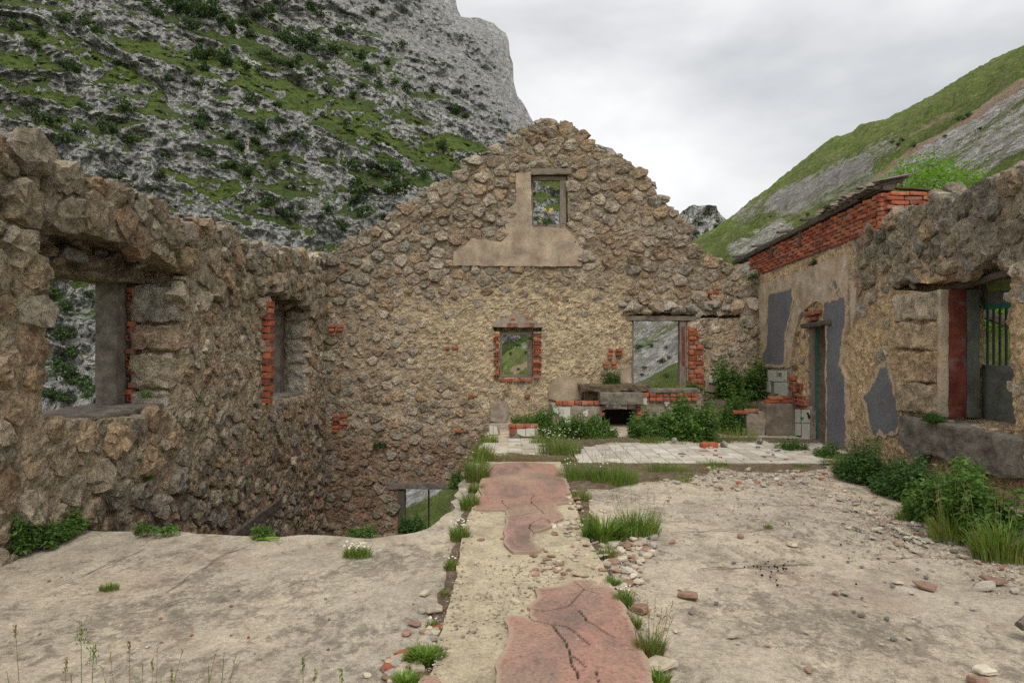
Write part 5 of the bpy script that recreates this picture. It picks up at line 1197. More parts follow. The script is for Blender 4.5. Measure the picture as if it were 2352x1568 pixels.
# ------------------------------------------------------------------ ruined kitchen at the back
def kitchen():
    rng = np.random.default_rng(81)
    root = empty('masonry_stove'); tag(root, 'low ruined masonry stove with white tiles and a dark fire opening under the big window', 'stove')
    y0 = 13.0
    def B2(x, y): return BW(x, y, y0)
    def bx(name, x0, y0_, x1, y1_, ya, yb, mat, par, amp=0.01, seg=None, s=0.0, rnd=0.01):
        a, b = B2(x0, y1_), B2(x1, y0_); return block(name, (a[0], ya, a[1]), (b[0], yb, b[1]), mat, par, seg, amp, 6, rnd, seed=s)
    bx('left_body', 1268, 932, 1383, 990, y0, YB + 0.02, M['tilebed'], root, 0.012, s=1)
    bx('right_body', 1463, 905, 1612, 990, y0 + 0.02, YB + 0.02, M['tilebed'], root, 0.015, s=2)
    bx('back_fill', 1383, 928, 1463, 992, y0 + 0.55, YB + 0.02, M['dark'], root, 0.01, s=3)
    bx('lintel_slab', 1383, 928, 1463, 940, y0 + 0.03, y0 + 0.5, M['tilebed'], root, 0.006, s=4)
    hood = bx('hood_slab', 1377, 901, 1475, 927, y0 - 0.14, YB, M['concrete'], root, 0.008, s=5); hood['label'] = 'speckled dark concrete slab over the fire opening'
    bx('top_slab', 1488, 893, 1606, 902, y0 - 0.05, YB + 0.05, M['concrete'], root, 0.012, s=6)
    bx('turf_bed', 1335, 886, 1500, 900, y0 + 0.15, YB + 0.1, M['soil'], root, 0.03, s=7)
    for k in range(7):
        x = 1284 + k * 14.5; put('brick', solid_brick((0.115, 0.2, 0.075), k * 1.1, BRICK_COL[k % 5]), root, (B2(x, 0)[0], y0 + 0.1, B2(0, 926)[1]), (0, 0, rng.normal(0, 0.08)))
    for k in range(16):
        x = 1482 + (k % 8) * 16; z = 906 + (k // 8) * 10; put('brick', solid_brick((0.125, 0.1, 0.07), k * 1.4, BRICK_COL[(k * 3) % 5]), root, (B2(x, 0)[0], y0 + rng.uniform(-0.01, 0.03), B2(0, z)[1]), (0, 0, rng.normal(0, 0.06)))
    for (x, y) in ((1384, 938), (1382, 950), (1466, 938), (1470, 948), (1465, 957)):
        put('brick', solid_brick((0.09, 0.12, 0.06), x * 0.1, BRICK_COL[x % 5]), root, (B2(x, 0)[0], y0 + 0.03, B2(0, y)[1]), (0, 0, rng.normal(0, 0.1)))
    def tile(pts, Yt, par=root, name='wall_tile'):
        q = [BW(x, y, Yt) for x, y in pts]; n = len(q); B = Bag(); V = [(a, Yt, b) for a, b in q] + [(a, Yt + 0.02, b) for a, b in q]
        idx = list(range(n)); T = [(0, i, i + 1) for i in range(1, n - 1)]; Q = [(i, (i + 1) % n, n + (i + 1) % n, n + i) for i in range(n)]
        B.add(V, Q, T); return put(name, B.mesh(name, M['tile']), par)
    D1 = lambda x, y: ((1820 + x * 0.2211) / 1.6327, (1360 + y * 0.2211) / 1.6327)
    yt = y0 - 0.028
    def T1(pts, Yt=yt): return tile([D1(*p) for p in pts], Yt)
    T1(((1255, 752), (1440, 752), (1440, 943), (1253, 943))); T1(((1150, 775), (1175, 757), (1243, 757), (1243, 868), (1228, 868), (1150, 822)))
    T1(((1742, 795), (1743, 880), (1716, 918), (1670, 880), (1650, 850), (1655, 828))); T1(((1225, 952), (1338, 950), (1338, 1020), (1205, 1020))); T1(((1343, 950), (1448, 950), (1470, 1020), (1343, 1020)))
    T1(((1780, 955), (1830, 945), (1825, 1000), (1780, 1005)))
    a = T1(((2045, 703), (2235, 703), (2233, 765), (2170, 765), (2165, 758), (2048, 745)), y0 - 0.0); b = T1(((2242, 703), (2400, 703), (2400, 790), (2330, 775), (2242, 770)), y0 - 0.0)
    tile([(1475, 912), (1486, 910), (1486, 930), (1474, 928)], y0 - 0.03); tile([(1525, 922), (1535, 912), (1538, 925), (1530, 934)], y0 - 0.03)
    bx('drain_pipe', 1294, 953, 1299, 958, y0 - 0.03, y0 + 0.02, M['tile'], root, 0.002, (4, 2, 4), 0, 0.018)
    for par, x0 in ((a, 2085), (b, 2300)):
        B = Bag()
        for k in range(5):
            x = x0 + k * 18; q = [BW(*D1(px, py), y0 - 0.004) for px, py in ((x, 715), (x + 10, 722), (x + 2, 735), (x + 12, 748), (x + 16, 720))]; ribbon(B, [(u, y0 - 0.004, v) for u, v in q], 0.006, (0, -1, 0))
        put('lettering', B.mesh('lettering', M['blueink']), par)
    # low tiled kerb and tile stub
    kb = empty('tiled_kerb'); tag(kb, 'low broken brick kerb with white tile facing at the end of the path', 'kerb')
    Yk = 11.35
    def K(x, y): return BW(x, y, Yk)
    a_, b_ = K(1170, 1004), K(1236, 985); block('kerb_core', (a_[0], Yk + 0.02, 0.0), (b_[0], Yk + 0.3, b_[1]), M['tilebed'], kb, None, 0.012)
    for k in range(4): put('brick', solid_brick((0.125, 0.24, 0.055), k * 1.3, BRICK_COL[(k + 1) % 5]), kb, (K(1177 + k * 17, 0)[0], Yk + 0.14, K(0, 980)[1]), (0, 0, rng.normal(0, 0.05)))
    put('brick', solid_brick((0.11, 0.12, 0.09), 3.3, BRICK_COL[3]), kb, (K(1177, 0)[0], Yk + 0.05, 0.1))
    for pts in (((1188, 985), (1207, 985), (1207, 1002), (1200, 1001), (1188, 995)), ((1208.5, 984), (1228, 983), (1228, 1001), (1208.5, 1002))): tile(pts, Yk - 0.005, kb)
    sb = empty('tile_stub'); tag(sb, 'two white tiles on a small plaster stub at the foot of the gable wall', 'tile stub')
    q = BW(1122, 997, 11.8); block('stub_core', (q[0], 11.8, -0.02), (q[0] + 0.2, 11.95, 0.16), M['tilebed'], sb, None, 0.006)
    tile(((1124, 978), (1132.5, 978), (1132.5, 997.5), (1124, 997.5)), 11.79, sb); tile(((1133.5, 978), (1141, 979), (1144, 997.5), (1133.5, 997.5)), 11.79, sb)
    # stub partition by the right wall
    st = empty('stub_partition'); tag(st, 'knee-high stub of a plastered partition topped with loose bricks by the tiled wall', 'partition')
    block('wall_stub', (4.42, 11.9, -0.05), (5.02, 12.2, 0.52), M['jamb'], st, None, 0.02, 5, 0.02); block('wall_stub', (4.1, 11.92, -0.05), (4.43, 12.2, 0.36), M['tilebed'], st, None, 0.02, 5, 0.02)
    for k, (x, z) in enumerate(((4.55, 0.55), (4.8, 0.56), (4.62, 0.61), (4.85, 0.62), (4.2, 0.39), (4.0, 0.36))): put('brick', solid_brick((0.24, 0.12, 0.055), k * 1.7, BRICK_COL[k % 5]), st, (x, 11.98 + 0.02 * (k % 2), z), (0, 0, rng.normal(0, 0.1)))
kitchen()
# things seen beyond the barred window
def beyond():
    rng = np.random.default_rng(91)
    w = empty('garden_wall'); tag(w, 'low ruined brick wall outside, seen through the barred window', 'wall', kind='thing')
    block('rubble_core', (6.4, 9.9, -1.6), (9.4, 10.3, 1.12), M['tilebed'], w, (20, 4, 10), 0.03)
    for r in range(6):
        for k in range(12):
            if r == 5 and k % 3 == 0: continue
            put('brick', solid_brick((0.235, 0.12, 0.065), k * 1.7 + r, BRICK_COL[(k + r * 2) % 5]), w, (6.5 + k * 0.247 + (0.12 if r % 2 else 0), 9.86 + rng.normal(0, 0.008), 0.84 + r * 0.074), (0, 0, rng.normal(0, 0.03)))
    for k, (a, b, s) in enumerate((((5.9, 9.6, 2.25), (7.6, 9.3, 1.55), 0.13), ((5.8, 9.4, 1.7), (6.9, 9.7, 1.05), 0.12))):
        t = beam('roof_timber', a, b, s, s, M['wood_d'], None, 0.02, k); tag(t, ('upper' if k == 0 else 'lower') + ' fallen roof timber slanting behind the window bars', 'timber')
beyond()
#SECTION5
# ------------------------------------------------------------------ floors
F_FLOOR = lambda z: (lambda u, v, w: np.stack([u, v, z - w], -1), False)
def const(c): return lambda u, v: np.tile(np.array(c, float), (len(u), 1))
EDGE = [(190, 1214), (240, 1217), (300, 1223), (312, 1231), (345, 1226), (392, 1221), (450, 1225), (520, 1226), (575, 1230), (640, 1233), (700, 1230), (770, 1231), (850, 1234), (905, 1230), (940, 1226), (985, 1213), (1010, 1196), (1026, 1178), (1043, 1152), (1050, 1128), (1058, 1110), (1074, 1094), (1084, 1065), (1098, 1035), (1113, 1010), (1124, 985), (1127, 968)]
edge = FL(EDGE, -0.04)
rj = np.random.default_rng(92)
edge = [(x + rj.normal(0, 0.016), y + rj.normal(0, 0.03)) for x, y in roughen(edge, 0.16, 0.0, 0, closed=False)]
floor_out = [(-3.9, 1.4), (5.15, 1.4), (5.15, 13.95), (edge[-1][0], 13.95)] + edge[::-1] + [(-3.9, 5.85)]
fl = leaf('floor', roughen(floor_out, 0.09, 0.022, 91), [], F_FLOOR(-0.04), 0.0, 0.2, 0.042, 0.005, None, M['slab'], const((0.5, 0.5, 0.5)), 0.05, 0.0, freq=1.2)
tag(fl, kind='structure')
def soil_under():
    # earth under the floor and the walls of the sunken room below it
    pl = [(x, y) for x, y in floor_out]
    inset = [(-3.9, 1.4), (5.15, 1.4), (5.15, 13.95), (edge[-1][0] + 0.12, 13.95)] + [(x + 0.12 if y > 6.2 else x, y - 0.12) for x, y in edge[::-1]] + [(-3.9, 5.7)]
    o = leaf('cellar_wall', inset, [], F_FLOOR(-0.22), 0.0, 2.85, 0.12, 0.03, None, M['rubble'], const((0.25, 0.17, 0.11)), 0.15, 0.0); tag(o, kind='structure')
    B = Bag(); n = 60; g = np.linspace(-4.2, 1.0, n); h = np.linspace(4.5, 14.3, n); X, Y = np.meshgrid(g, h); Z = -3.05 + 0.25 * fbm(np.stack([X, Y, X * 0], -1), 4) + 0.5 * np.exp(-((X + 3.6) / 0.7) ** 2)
    idx = np.arange(X.size).reshape(X.shape); Q = np.stack([idx[:-1, :-1], idx[:-1, 1:], idx[1:, 1:], idx[1:, :-1]], -1).reshape(-1, 4)
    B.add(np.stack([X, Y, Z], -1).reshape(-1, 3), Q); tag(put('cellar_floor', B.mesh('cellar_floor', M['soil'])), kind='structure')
soil_under()
PATH_L = [(985, 1568), (1001, 1500), (1022, 1420), (1040, 1360), (1052, 1290), (1066, 1210), (1082, 1170), (1095, 1130), (1110, 1078), (1117, 1060)]
PATH_R = [(1288, 1060), (1310, 1130), (1322, 1160), (1340, 1220), (1385, 1290), (1410, 1350), (1435, 1410), (1470, 1490), (1500, 1568)]
pl = FL(PATH_L); pr_ = FL(PATH_R)
path_out = [(pl[0][0] - 0.01, 1.4)] + pl + pr_ + [(pr_[-1][0] + 0.01, 1.4)]
pa = leaf('path', roughen(path_out, 0.07, 0.016, 93), [], F_FLOOR(0.0), 0.0, 0.08, 0.03, 0.007, None, M['palemortar'], const((0.5, 0.5, 0.5)), 0.04, 0.0, freq=5)
tag(pa, kind='structure')
C6 = lambda pts: [(673.7 + x * 0.3359, 1041.2 + y * 0.3359) for x, y in pts]
def screed(pol, cracks, seed):
    z = 0.022; pol = roughen(FL(C6(pol), z), 0.05, 0.014, seed)
    cr = [roughen(FL(C6(c), z), 0.05, 0.012, seed + k, closed=False) for k, (c, w) in enumerate(cracks)]; ws = [w for c, w in cracks]
    def dist(u, v):
        P = np.stack([u, v], 1); f = np.zeros(len(u))
        for c, w in zip(cr, ws):
            d, _ = nearest_on(c, P, closed=False); f = np.maximum(f, 1 - sstep(0.35 * w, w, d))
        return f
    o = leaf('screed_patch', pol, [], F_FLOOR(z), 0.0, 0.045, 0.009, 0.004, pa, M['screed'], lambda u, v: np.stack([dist(u, v), 1 - sstep(0.0, 0.07, nearest_on(pol, np.stack([u, v], 1))[0]), np.zeros(len(u))], 1), 0.02, 0.0, push=lambda u, v: 0.016 * dist(u, v), freq=6)
    return o
A_POLY = [(1330, 78), (1440, 62), (1560, 56), (1680, 60), (1790, 72), (1815, 110), (1830, 130), (1870, 190), (1895, 268), (1848, 276), (1880, 300), (1918, 322), (1870, 335), (1800, 340), (1806, 372), (1830, 405), (1852, 442), (1820, 455), (1780, 472), (1765, 498), (1700, 520), (1645, 531), (1635, 560), (1650, 600), (1672, 640), (1692, 662), (1610, 672), (1500, 671), (1462, 640), (1436, 597), (1446, 540), (1450, 480), (1458, 386), (1420, 380), (1330, 382), (1228, 376), (1240, 330), (1252, 300), (1292, 286), (1264, 240), (1290, 170)]
B_POLY = [(1930, 860), (2000, 858), (2062, 872), (2090, 900), (2150, 905), (2212, 936), (2235, 985), (2270, 1060), (2300, 1120), (2345, 1215), (2390, 1330), (2430, 1440), (2470, 1568), (2540, 1780), (1380, 1780), (1395, 1568), (1372, 1450), (1400, 1380), (1440, 1320), (1462, 1250), (1472, 1180), (1446, 1140), (1452, 1120), (1500, 1104), (1560, 1110), (1600, 1122), (1632, 1136), (1610, 1098), (1622, 1060), (1598, 1048), (1640, 1015), (1674, 980), (1660, 945), (1650, 918), (1750, 915), (1840, 905), (1890, 880)]
CRK = 0.006
screed(A_POLY, [([(1455, 436), (1560, 420), (1640, 400), (1700, 395), (1715, 410)], CRK), ([(1700, 395), (1660, 360), (1635, 335), (1625, 315), (1640, 280)], 0.005), ([(1425, 318), (1445, 340), (1472, 372), (1455, 386)], 0.005), ([(1760, 470), (1740, 450), (1700, 440), (1660, 455), (1620, 480), (1608, 510), (1642, 535)], CRK), ([(1270, 286), (1400, 284), (1560, 282), (1700, 281), (1850, 276)], 0.004)], 95)
screed(B_POLY, [([(1630, 1136), (1670, 1148), (1780, 1168), (1810, 1220), (1852, 1268), (1880, 1330), (1902, 1380), (1905, 1430), (1935, 1480), (1955, 1535)], 0.006), ([(1780, 1168), (1860, 1185), (1930, 1225), (1975, 1270), (2020, 1310)], 0.005), ([(1620, 1060), (1720, 1070), (1800, 1062), (1870, 1040), (1930, 990), (1960, 955), (1990, 925)], 0.006), ([(1990, 925), (2060, 915), (2110, 920)], 0.005), ([(1950, 1070), (1990, 1110), (2020, 1150), (2050, 1165)], 0.006), ([(1902, 1380), (1950, 1410), (2000, 1450)], 0.005), ([(2060, 1480), (2070, 1530), (2095, 1560)], 0.005), ([(1920, 870), (1960, 900), (2000, 930), (2100, 960)], 0.004), ([(2050, 1165), (2120, 1210), (2200, 1260)], 0.004)], 97)
corner = leaf('screed_patch', roughen(FL([(960, 1568), (975, 1550), (1005, 1552), (1020, 1575), (1010, 1640), (950, 1640)], 0.02), 0.05, 0.01, 5), [], F_FLOOR(0.02), 0.0, 0.05, 0.02, 0.004, pa, M['screed'], const((0, 0, 0)), 0.03, 0.0)

# cracks in the concrete floor
def crack(pts, w, seed):
    q = roughen([FP(x, y, -0.036)[:2] for x, y in pts], 0.06, 0.016, seed, closed=False); B = Bag(); n = len(q)
    ww = w * (0.35 + 0.9 * np.abs(fbm(np.stack([np.arange(n) * 0.37, np.zeros(n) + seed, np.zeros(n)], 1), 2)))
    ribbon(B, [(x, y, -0.028 + 0.006 * math.sin(i)) for i, (x, y) in enumerate(q)], ww, (0, 0, 1)); put('crack', B.mesh('crack', M['soil']), fl)
for k, (pts, w) in enumerate((([(1600, 1310), (1660, 1306), (1740, 1302), (1800, 1297), (1870, 1296)], 0.022), ([(1540, 1226), (1640, 1218), (1720, 1222), (1790, 1208)], 0.02), ([(2000, 1285), (2100, 1280), (2200, 1282)], 0.018), ([(330, 1390), (430, 1330), (520, 1270), (600, 1245)], 0.011), ([(130, 1345), (220, 1310), (330, 1262)], 0.014), ([(360, 1400), (420, 1380), (450, 1376)], 0.016))): crack(pts, w, 300 + k)

# tiled floor
def tiles():
    rng = np.random.default_rng(101)
    tf = leaf('tile_floor', roughen(FL([(1330, 1059), (1500, 1061), (1690, 1064), (1898, 1060), (1905, 1040), (1880, 1026), (1760, 1018), (1560, 1016), (1400, 1016), (1345, 1035)], -0.015), 0.08, 0.02, 99), [], F_FLOOR(-0.018), 0.0, 0.03, 0.05, 0.004, None, M['tilebed'], const((0.5, 0.5, 0.5)), 0.03, 0.0); tag(tf, kind='structure')
    P, Q = box_geo((0.192, 0.192, 0.012), (1, 1, 1)); vs = [mesh('tile', P, Q, None, M['floortile'], c) for c in ((0.5, 0.455, 0.385), (0.47, 0.425, 0.355), (0.52, 0.48, 0.415), (0.45, 0.405, 0.34))]
    for i in range(22):
        for j in range(10):
            x = 0.98 + i * 0.2; y = 9.13 + j * 0.2
            if x > 4.85 or y > 10.9 + 0.1 * math.sin(i) or rng.random() < 0.03: continue
            if y > 9.2 + (x - 0.9) * 1.2 + 0.9: continue
            put('tile', vs[rng.integers(4)], tf, (x, y, -0.012 + rng.normal(0, 0.0012)), (rng.normal(0, 0.006), rng.normal(0, 0.006), rng.normal(0, 0.006)))
    tf2 = leaf('tile_floor', roughen(FL([(1112, 1045), (1124, 1000), (1165, 998), (1240, 1006), (1236, 1040), (1190, 1052)], -0.02), 0.08, 0.02, 98), [], F_FLOOR(-0.018), 0.0, 0.03, 0.04, 0.004, None, M['palemortar'], const((0.5, 0.5, 0.5)), 0.03, 0.0); tag(tf2, kind='structure')
    for i in range(5):
        for j in range(9):
            x = -0.36 + i * 0.2; y = 9.75 + j * 0.2
            if rng.random() < 0.25 or y > 11.5 or (y < 10.0 and i < 1): continue
            put('tile', vs[rng.integers(4)], tf2, (x, y, -0.0125 + rng.normal(0, 0.001)), (rng.normal(0, 0.006), rng.normal(0, 0.006), rng.normal(0, 0.006)))
tiles()

# soil that has gathered along the joints
def soil(pts, seed, h=0.02, z=-0.035, jag=0.03):
    pol = roughen(FL(pts, z), 0.06, jag, seed)
    P0 = np.array(pol)
    o = leaf('soil', pol, [], F_FLOOR(z), -h, 0.03, 0.03, 0.014, None, M['soil'], const((0.5, 0.5, 0.5)), 0.03, 0.0, push=lambda u, v: h * 0.95 * (1 - sstep(0.0, 0.12, nearest_on(pol, np.stack([u, v], 1))[0])), freq=8); tag(o, kind='stuff')
soil([(1098, 1062), (1106, 1046), (1170, 1040), (1240, 1046), (1300, 1036), (1320, 1058), (1285, 1064), (1200, 1058)], 401, 0.03)
soil([(1292, 1064), (1330, 1062), (1600, 1066), (1640, 1072), (1620, 1090), (1560, 1100), (1470, 1108), (1400, 1122), (1345, 1120), (1352, 1160), (1372, 1215), (1345, 1228), (1322, 1160)], 402, 0.03)
soil([(1344, 1230), (1366, 1226), (1396, 1290), (1420, 1345), (1452, 1420), (1490, 1500), (1512, 1568), (1500, 1570), (1470, 1490), (1435, 1408), (1408, 1348), (1384, 1290)], 403, 0.03)
soil([(1000, 1400), (1020, 1340), (1036, 1280), (1050, 1215), (1070, 1150), (1090, 1080), (1104, 1050), (1116, 1060), (1098, 1130), (1084, 1172), (1068, 1212), (1054, 1292), (1042, 1362), (1024, 1420), (1002, 1502), (988, 1560), (950, 1568), (975, 1490)], 404, 0.03)
soil([(1900, 1050), (1960, 1040), (2060, 1075), (2190, 1130), (2352, 1200), (2352, 1290), (2260, 1270), (2150, 1200), (2050, 1130), (1960, 1080)], 405, 0.04)
soil([(1640, 1066), (1890, 1062), (1900, 1075), (1820, 1084), (1700, 1082)], 406, 0.02)
soil([(0, 1290), (60, 1258), (140, 1232), (185, 1215), (150, 1200), (0, 1225)], 407, 0.05)
soil([(1250, 1010), (1400, 1004), (1560, 1008), (1760, 1006), (1900, 1012), (1890, 1024), (1760, 1016), (1560, 1014), (1400, 1014), (1330, 1030), (1250, 1036)], 408, 0.03, -0.03)

# ------------------------------------------------------------------ rubble on the floor
CHIP = {'pale': (0.48, 0.41, 0.30), 'pink': (0.31, 0.185, 0.135), 'grey': (0.38, 0.345, 0.285), 'red': (0.36, 0.12, 0.06), 'dark': (0.16, 0.15, 0.135), 'cream': (0.55, 0.49, 0.38)}
def chip_geo(rng, th):
    n = rng.integers(5, 8); a = np.sort(rng.uniform(0, 6.283, n)); a = np.linspace(0, 6.283, n, endpoint=False) + rng.normal(0, 0.25, n)
    r = rng.uniform(0.65, 1.1, n); P = np.stack([r * np.cos(a), 0.72 * r * np.sin(a)], 1); tl = rng.normal(0, 0.12, 2)
    V = []
    for s, z in ((0.96, -1.0), (1.0, -0.3), (0.93, 0.75), (0.82, 1.0)):
        q = P * s + rng.normal(0, 0.025, P.shape); V.append(np.column_stack([q, th * z + (q @ tl) * th + rng.normal(0, 0.1 * th, n)]))
    V.append([[0, 0, th * 1.05]]); V.append([[0, 0, -th]]); V = np.concatenate(V); Q = []; T = []
    for k in range(3):
        for j in range(n): Q.append((k * n + j, k * n + (j + 1) % n, (k + 1) * n + (j + 1) % n, (k + 1) * n + j))
    for j in range(n): T.append((3 * n + j, 3 * n + (j + 1) % n, 4 * n)); T.append(((j + 1) % n, j, 4 * n + 1))
    return V, Q, T
_r = np.random.default_rng(111); CH = {}
for c in CHIP:
    CH[c] = []
    for k in range(8):
        V, Q, T = chip_geo(_r, 0.10 + 0.13 * _r.random()); CH[c].append(mesh('chip', V, Q, T, M['chip'], CHIP[c]))
def chip(kind, x, y, r, label, cat='stone chip', group=None, name='stone_chip', z=None, tilt=0.12, rng=_r):
    p = FP(x, y, -0.03) if z is None else FP(x, y, z)
    me = CH[kind][rng.integers(8)]
    o = put(name, me, None, (p[0], p[1], p[2] + r * 0.2), (rng.normal(0, tilt), rng.normal(0, tilt), rng.uniform(0, 6.28)), (r, r, r * rng.uniform(0.75, 1.3)))
    return tag(o, label, cat, group)
# the larger pieces, one by one
for (kind, x, y, r, lab, z) in (('pink', 1582, 1371, .085, 'flat pink screed slab lying alone on the floor right of the path', -.03), ('pink', 2128, 1350, .085, 'long dark red stone slab by a white pebble on the right floor', -.03), ('cream', 2093, 1362, .035, 'small white rounded stone beside the dark red slab', -.03), ('pale', 2060, 1338, .05, 'narrow pale chip lying behind the dark red slab', -.03),
        ('pink', 2282, 1338, .1, 'broad pink flat stone at the edge of the weeds on the right', -.03), ('grey', 2262, 1352, .08, 'long grey stone leaning on the broad pink one', -.03), ('grey', 2330, 1358, .05, 'grey lump at the right of the broad pink stone', -.03), ('red', 2300, 1306, .03, 'small bright red brick crumb near the right weeds', -.03),
        ('cream', 2262, 1542, .065, 'cream angular slab piece near the bottom right corner', -.03), ('pink', 2245, 1568, .07, 'pink slab piece cut by the bottom edge near the right corner', -.03), ('grey', 2235, 1398, .03, 'small grey stone on the stained concrete at the right', -.03),
        ('pink', 1918, 1362, .035, 'small pinkish chip left of a twin pale chip on the right floor', -.03), ('pale', 1942, 1364, .04, 'small pale chip right of a twin pinkish chip on the right floor', -.03), ('pale', 1683, 1462, .04, 'single pale angular chip in the middle of the right floor', -.03), ('pink', 1856, 1540, .03, 'small brown pyramid-shaped stone near the bottom of the right floor', -.03),
        ('pale', 1820, 1252, .055, 'pale slab fragment standing out on the clean right floor', -.03), ('pink', 1700, 1233, .05, 'long brown chip on the pale right floor', -.03), ('pink', 1620, 1040, .1, 'weathered flat slab by the doorway weeds', -.03), ('pale', 1808, 1026, .1, 'flat pale slab at the foot of the doorway', -.01),
        ('pink', 1472, 1402, .09, 'pink slab piece beside the weeds on the path edge', -.03), ('pale', 1440, 1376, .08, 'pale mortar slab tucked behind the path edge weeds', -.03), ('pale', 1512, 1530, .1, 'large pale slab by the tuft near the bottom of the path', -.03), ('pale', 1520, 1485, .05, 'pale block beside the dry tuft on the path edge', -.03), ('grey', 1530, 1560, .04, 'rounded grey stone near the bottom of the path edge', -.03), ('pale', 1552, 1448, .028, 'small pale chip right of the dry tuft', -.03),
        ('pale', 975, 1365, .06, 'pale angular slab left of the path crack', -.035), ('pale', 1000, 1402, .085, 'large pale slab piece lying in the path crack', -.03), ('grey', 970, 1405, .04, 'grey block beside the pale slab in the path crack', -.035), ('pink', 952, 1435, .055, 'pink flat chip on the left floor near the crack', -.035), ('pink', 935, 1456, .045, 'narrow pink chip farthest left near the crack', -.035),
        ('pink', 1155, 1238, .04, 'single pinkish stone on the bare mortar strip of the path', 0.0), ('pink', 1105, 1241, .04, 'reddish lump at the foot of the pink tongue of screed', 0.0), ('pale', 1108, 1362, .055, 'flat pale chip on the bare mortar left of the lower screed', 0.0), ('pale', 1185, 1385, .05, 'pale chip at the edge of the lower pink screed', 0.0)):
    chip(kind, x, y, r, lab, 'stone slab' if r > 0.06 else 'stone', None, 'stone_slab' if r > 0.06 else 'stone_fragment', z)
bk_ = put('loose_brick', solid_brick((0.26, 0.13, 0.08), 4.2, BRICK_COL[0]), None, FP(1628, 1022, 0.03), (0, 0, 0.15)); tag(bk_, 'whole orange brick lying on the tiled floor', 'brick')
for (x, y, r, lab, k) in ((1662, 1025, .1, 'pale rough stone beside the whole orange brick', 0), (1745, 1019, .1, 'dark grey stone on the earth near the doorway weeds', 1), (1328, 1001, .14, 'pale block of stone in front of the daisies and nettles', 0), (1548, 1016, .08, 'grey stone at the foot of the nettles', 1), (2356, 1450, .085, 'dark stone cut by the right edge of the picture', 1), (2345, 1270, .12, 'ochre stone under the right weeds', 0)):
    p = FP(x, y); o = put('rough_stone', (ROCKS if k == 0 else ROCKS_DARK)[_r.integers(8)], None, (p[0], p[1], r * 0.45), tuple(_r.uniform(-.3, .3, 2)) + (_r.uniform(0, 6),), (r, r, r * 0.75)); tag(o, lab, 'stone')
# scattered chips: heaps and flakes
def scatter(n, gen, kinds, rr, label, group, name, z=-0.03, tilt=0.15, seed=1):
    rng = np.random.default_rng(seed)
    for k in range(n):
        x, y = gen(rng)
        if rng.random() < 0.02: continue
        chip(kinds[rng.integers(len(kinds))], x, y, rng.uniform(*rr) ** 1.0, label, 'stone chip', group, name, z, tilt, rng)
def along(pts, sx, sy):
    P = np.array(pts, float)
    def g(rng):
        t = rng.random() * (len(P) - 1); i = int(t); p = P[i] + (P[i + 1] - P[i]) * (t - i); return p[0] + rng.normal(0, sx), p[1] + rng.normal(0, sy)
    return g
scatter(120, along([(1380, 1245), (1440, 1262), (1480, 1250), (1450, 1285), (1420, 1310), (1440, 1345)], 26, 13), ['pale', 'pink', 'pale', 'grey', 'pink', 'cream'], (0.022, 0.06), 'broken mortar or pink screed chip in the heap on the right edge of the path', 'chips heaped on the path edge', 'mortar_chip', seed=501)
scatter(70, along([(1330, 1235), (1300, 1270), (1250, 1300), (1230, 1320), (1330, 1260), (1370, 1290), (1290, 1330)], 26, 13), ['pink', 'pale', 'pink', 'pale'], (0.015, 0.045), 'small mortar chip strewn over the bare middle of the path', 'chips strewn over the path', 'mortar_chip', 0.0, seed=502)
scatter(60, along([(1310, 1130), (1330, 1165), (1330, 1200), (1300, 1215)], 13, 9), ['pale', 'cream', 'pale', 'pink'], (0.02, 0.05), 'pale chip at the crumbling upper right edge of the path', 'chips on the upper path edge', 'mortar_chip', 0.0, seed=503)
scatter(60, along([(930, 1530), (900, 1545), (960, 1500), (1000, 1440), (985, 1480), (870, 1550)], 22, 12), ['pale', 'pink', 'grey', 'pale', 'red'], (0.02, 0.055), 'broken stone in the weedy crack at the lower left of the path', 'chips in the left crack', 'mortar_chip', -0.035, seed=504)
scatter(150, along([(1480, 1090), (1600, 1082), (1720, 1090), (1850, 1080), (1900, 1092), (1700, 1110), (1560, 1100)], 40, 10), ['pale', 'grey', 'cream', 'grey', 'pale', 'red', 'dark'], (0.018, 0.055), 'thin flake of tile or mortar in the debris belt before the tiled floor', 'flakes before the tiled floor', 'mortar_flake', seed=505)
scatter(150, along([(1900, 1150), (1980, 1170), (2080, 1190), (2000, 1210), (2120, 1225), (2060, 1250), (2180, 1240), (2250, 1290)], 45, 14), ['grey', 'pale', 'grey', 'pink', 'dark', 'pale'], (0.016, 0.055), 'thin flake in the gravelly debris beside the right weeds', 'flakes beside the right weeds', 'mortar_flake', seed=506)
scatter(90, lambda rng: (rng.uniform(1480, 2300), 1110 + 380 * rng.random() ** 1.6), ['grey', 'pale', 'dark', 'pink', 'dark'], (0.008, 0.026), 'tiny chip scattered on the open right floor', 'chips on the open right floor', 'floor_chip', seed=507)
scatter(40, lambda rng: (rng.uniform(40, 980), 1260 + 290 * rng.random()), ['dark', 'pale', 'pink', 'red'], (0.006, 0.016), 'tiny chip scattered on the open left floor', 'chips on the open left floor', 'floor_chip', -0.035, seed=508)
scatter(34, along([(1620, 1035), (1760, 1030), (1860, 1042), (1680, 1050), (1560, 1040)], 50, 8), ['grey', 'dark', 'pink', 'red', 'pale'], (0.02, 0.05), 'thin flake lying on the pale floor tiles', 'flakes on the floor tiles', 'tile_flake', -0.005, seed=509)
_p = rock_variants(3, M['dark'], [(0.03, 0.025, 0.02)], 131, 'dropping', _ico(1), 3)
rng_ = np.random.default_rng(141)
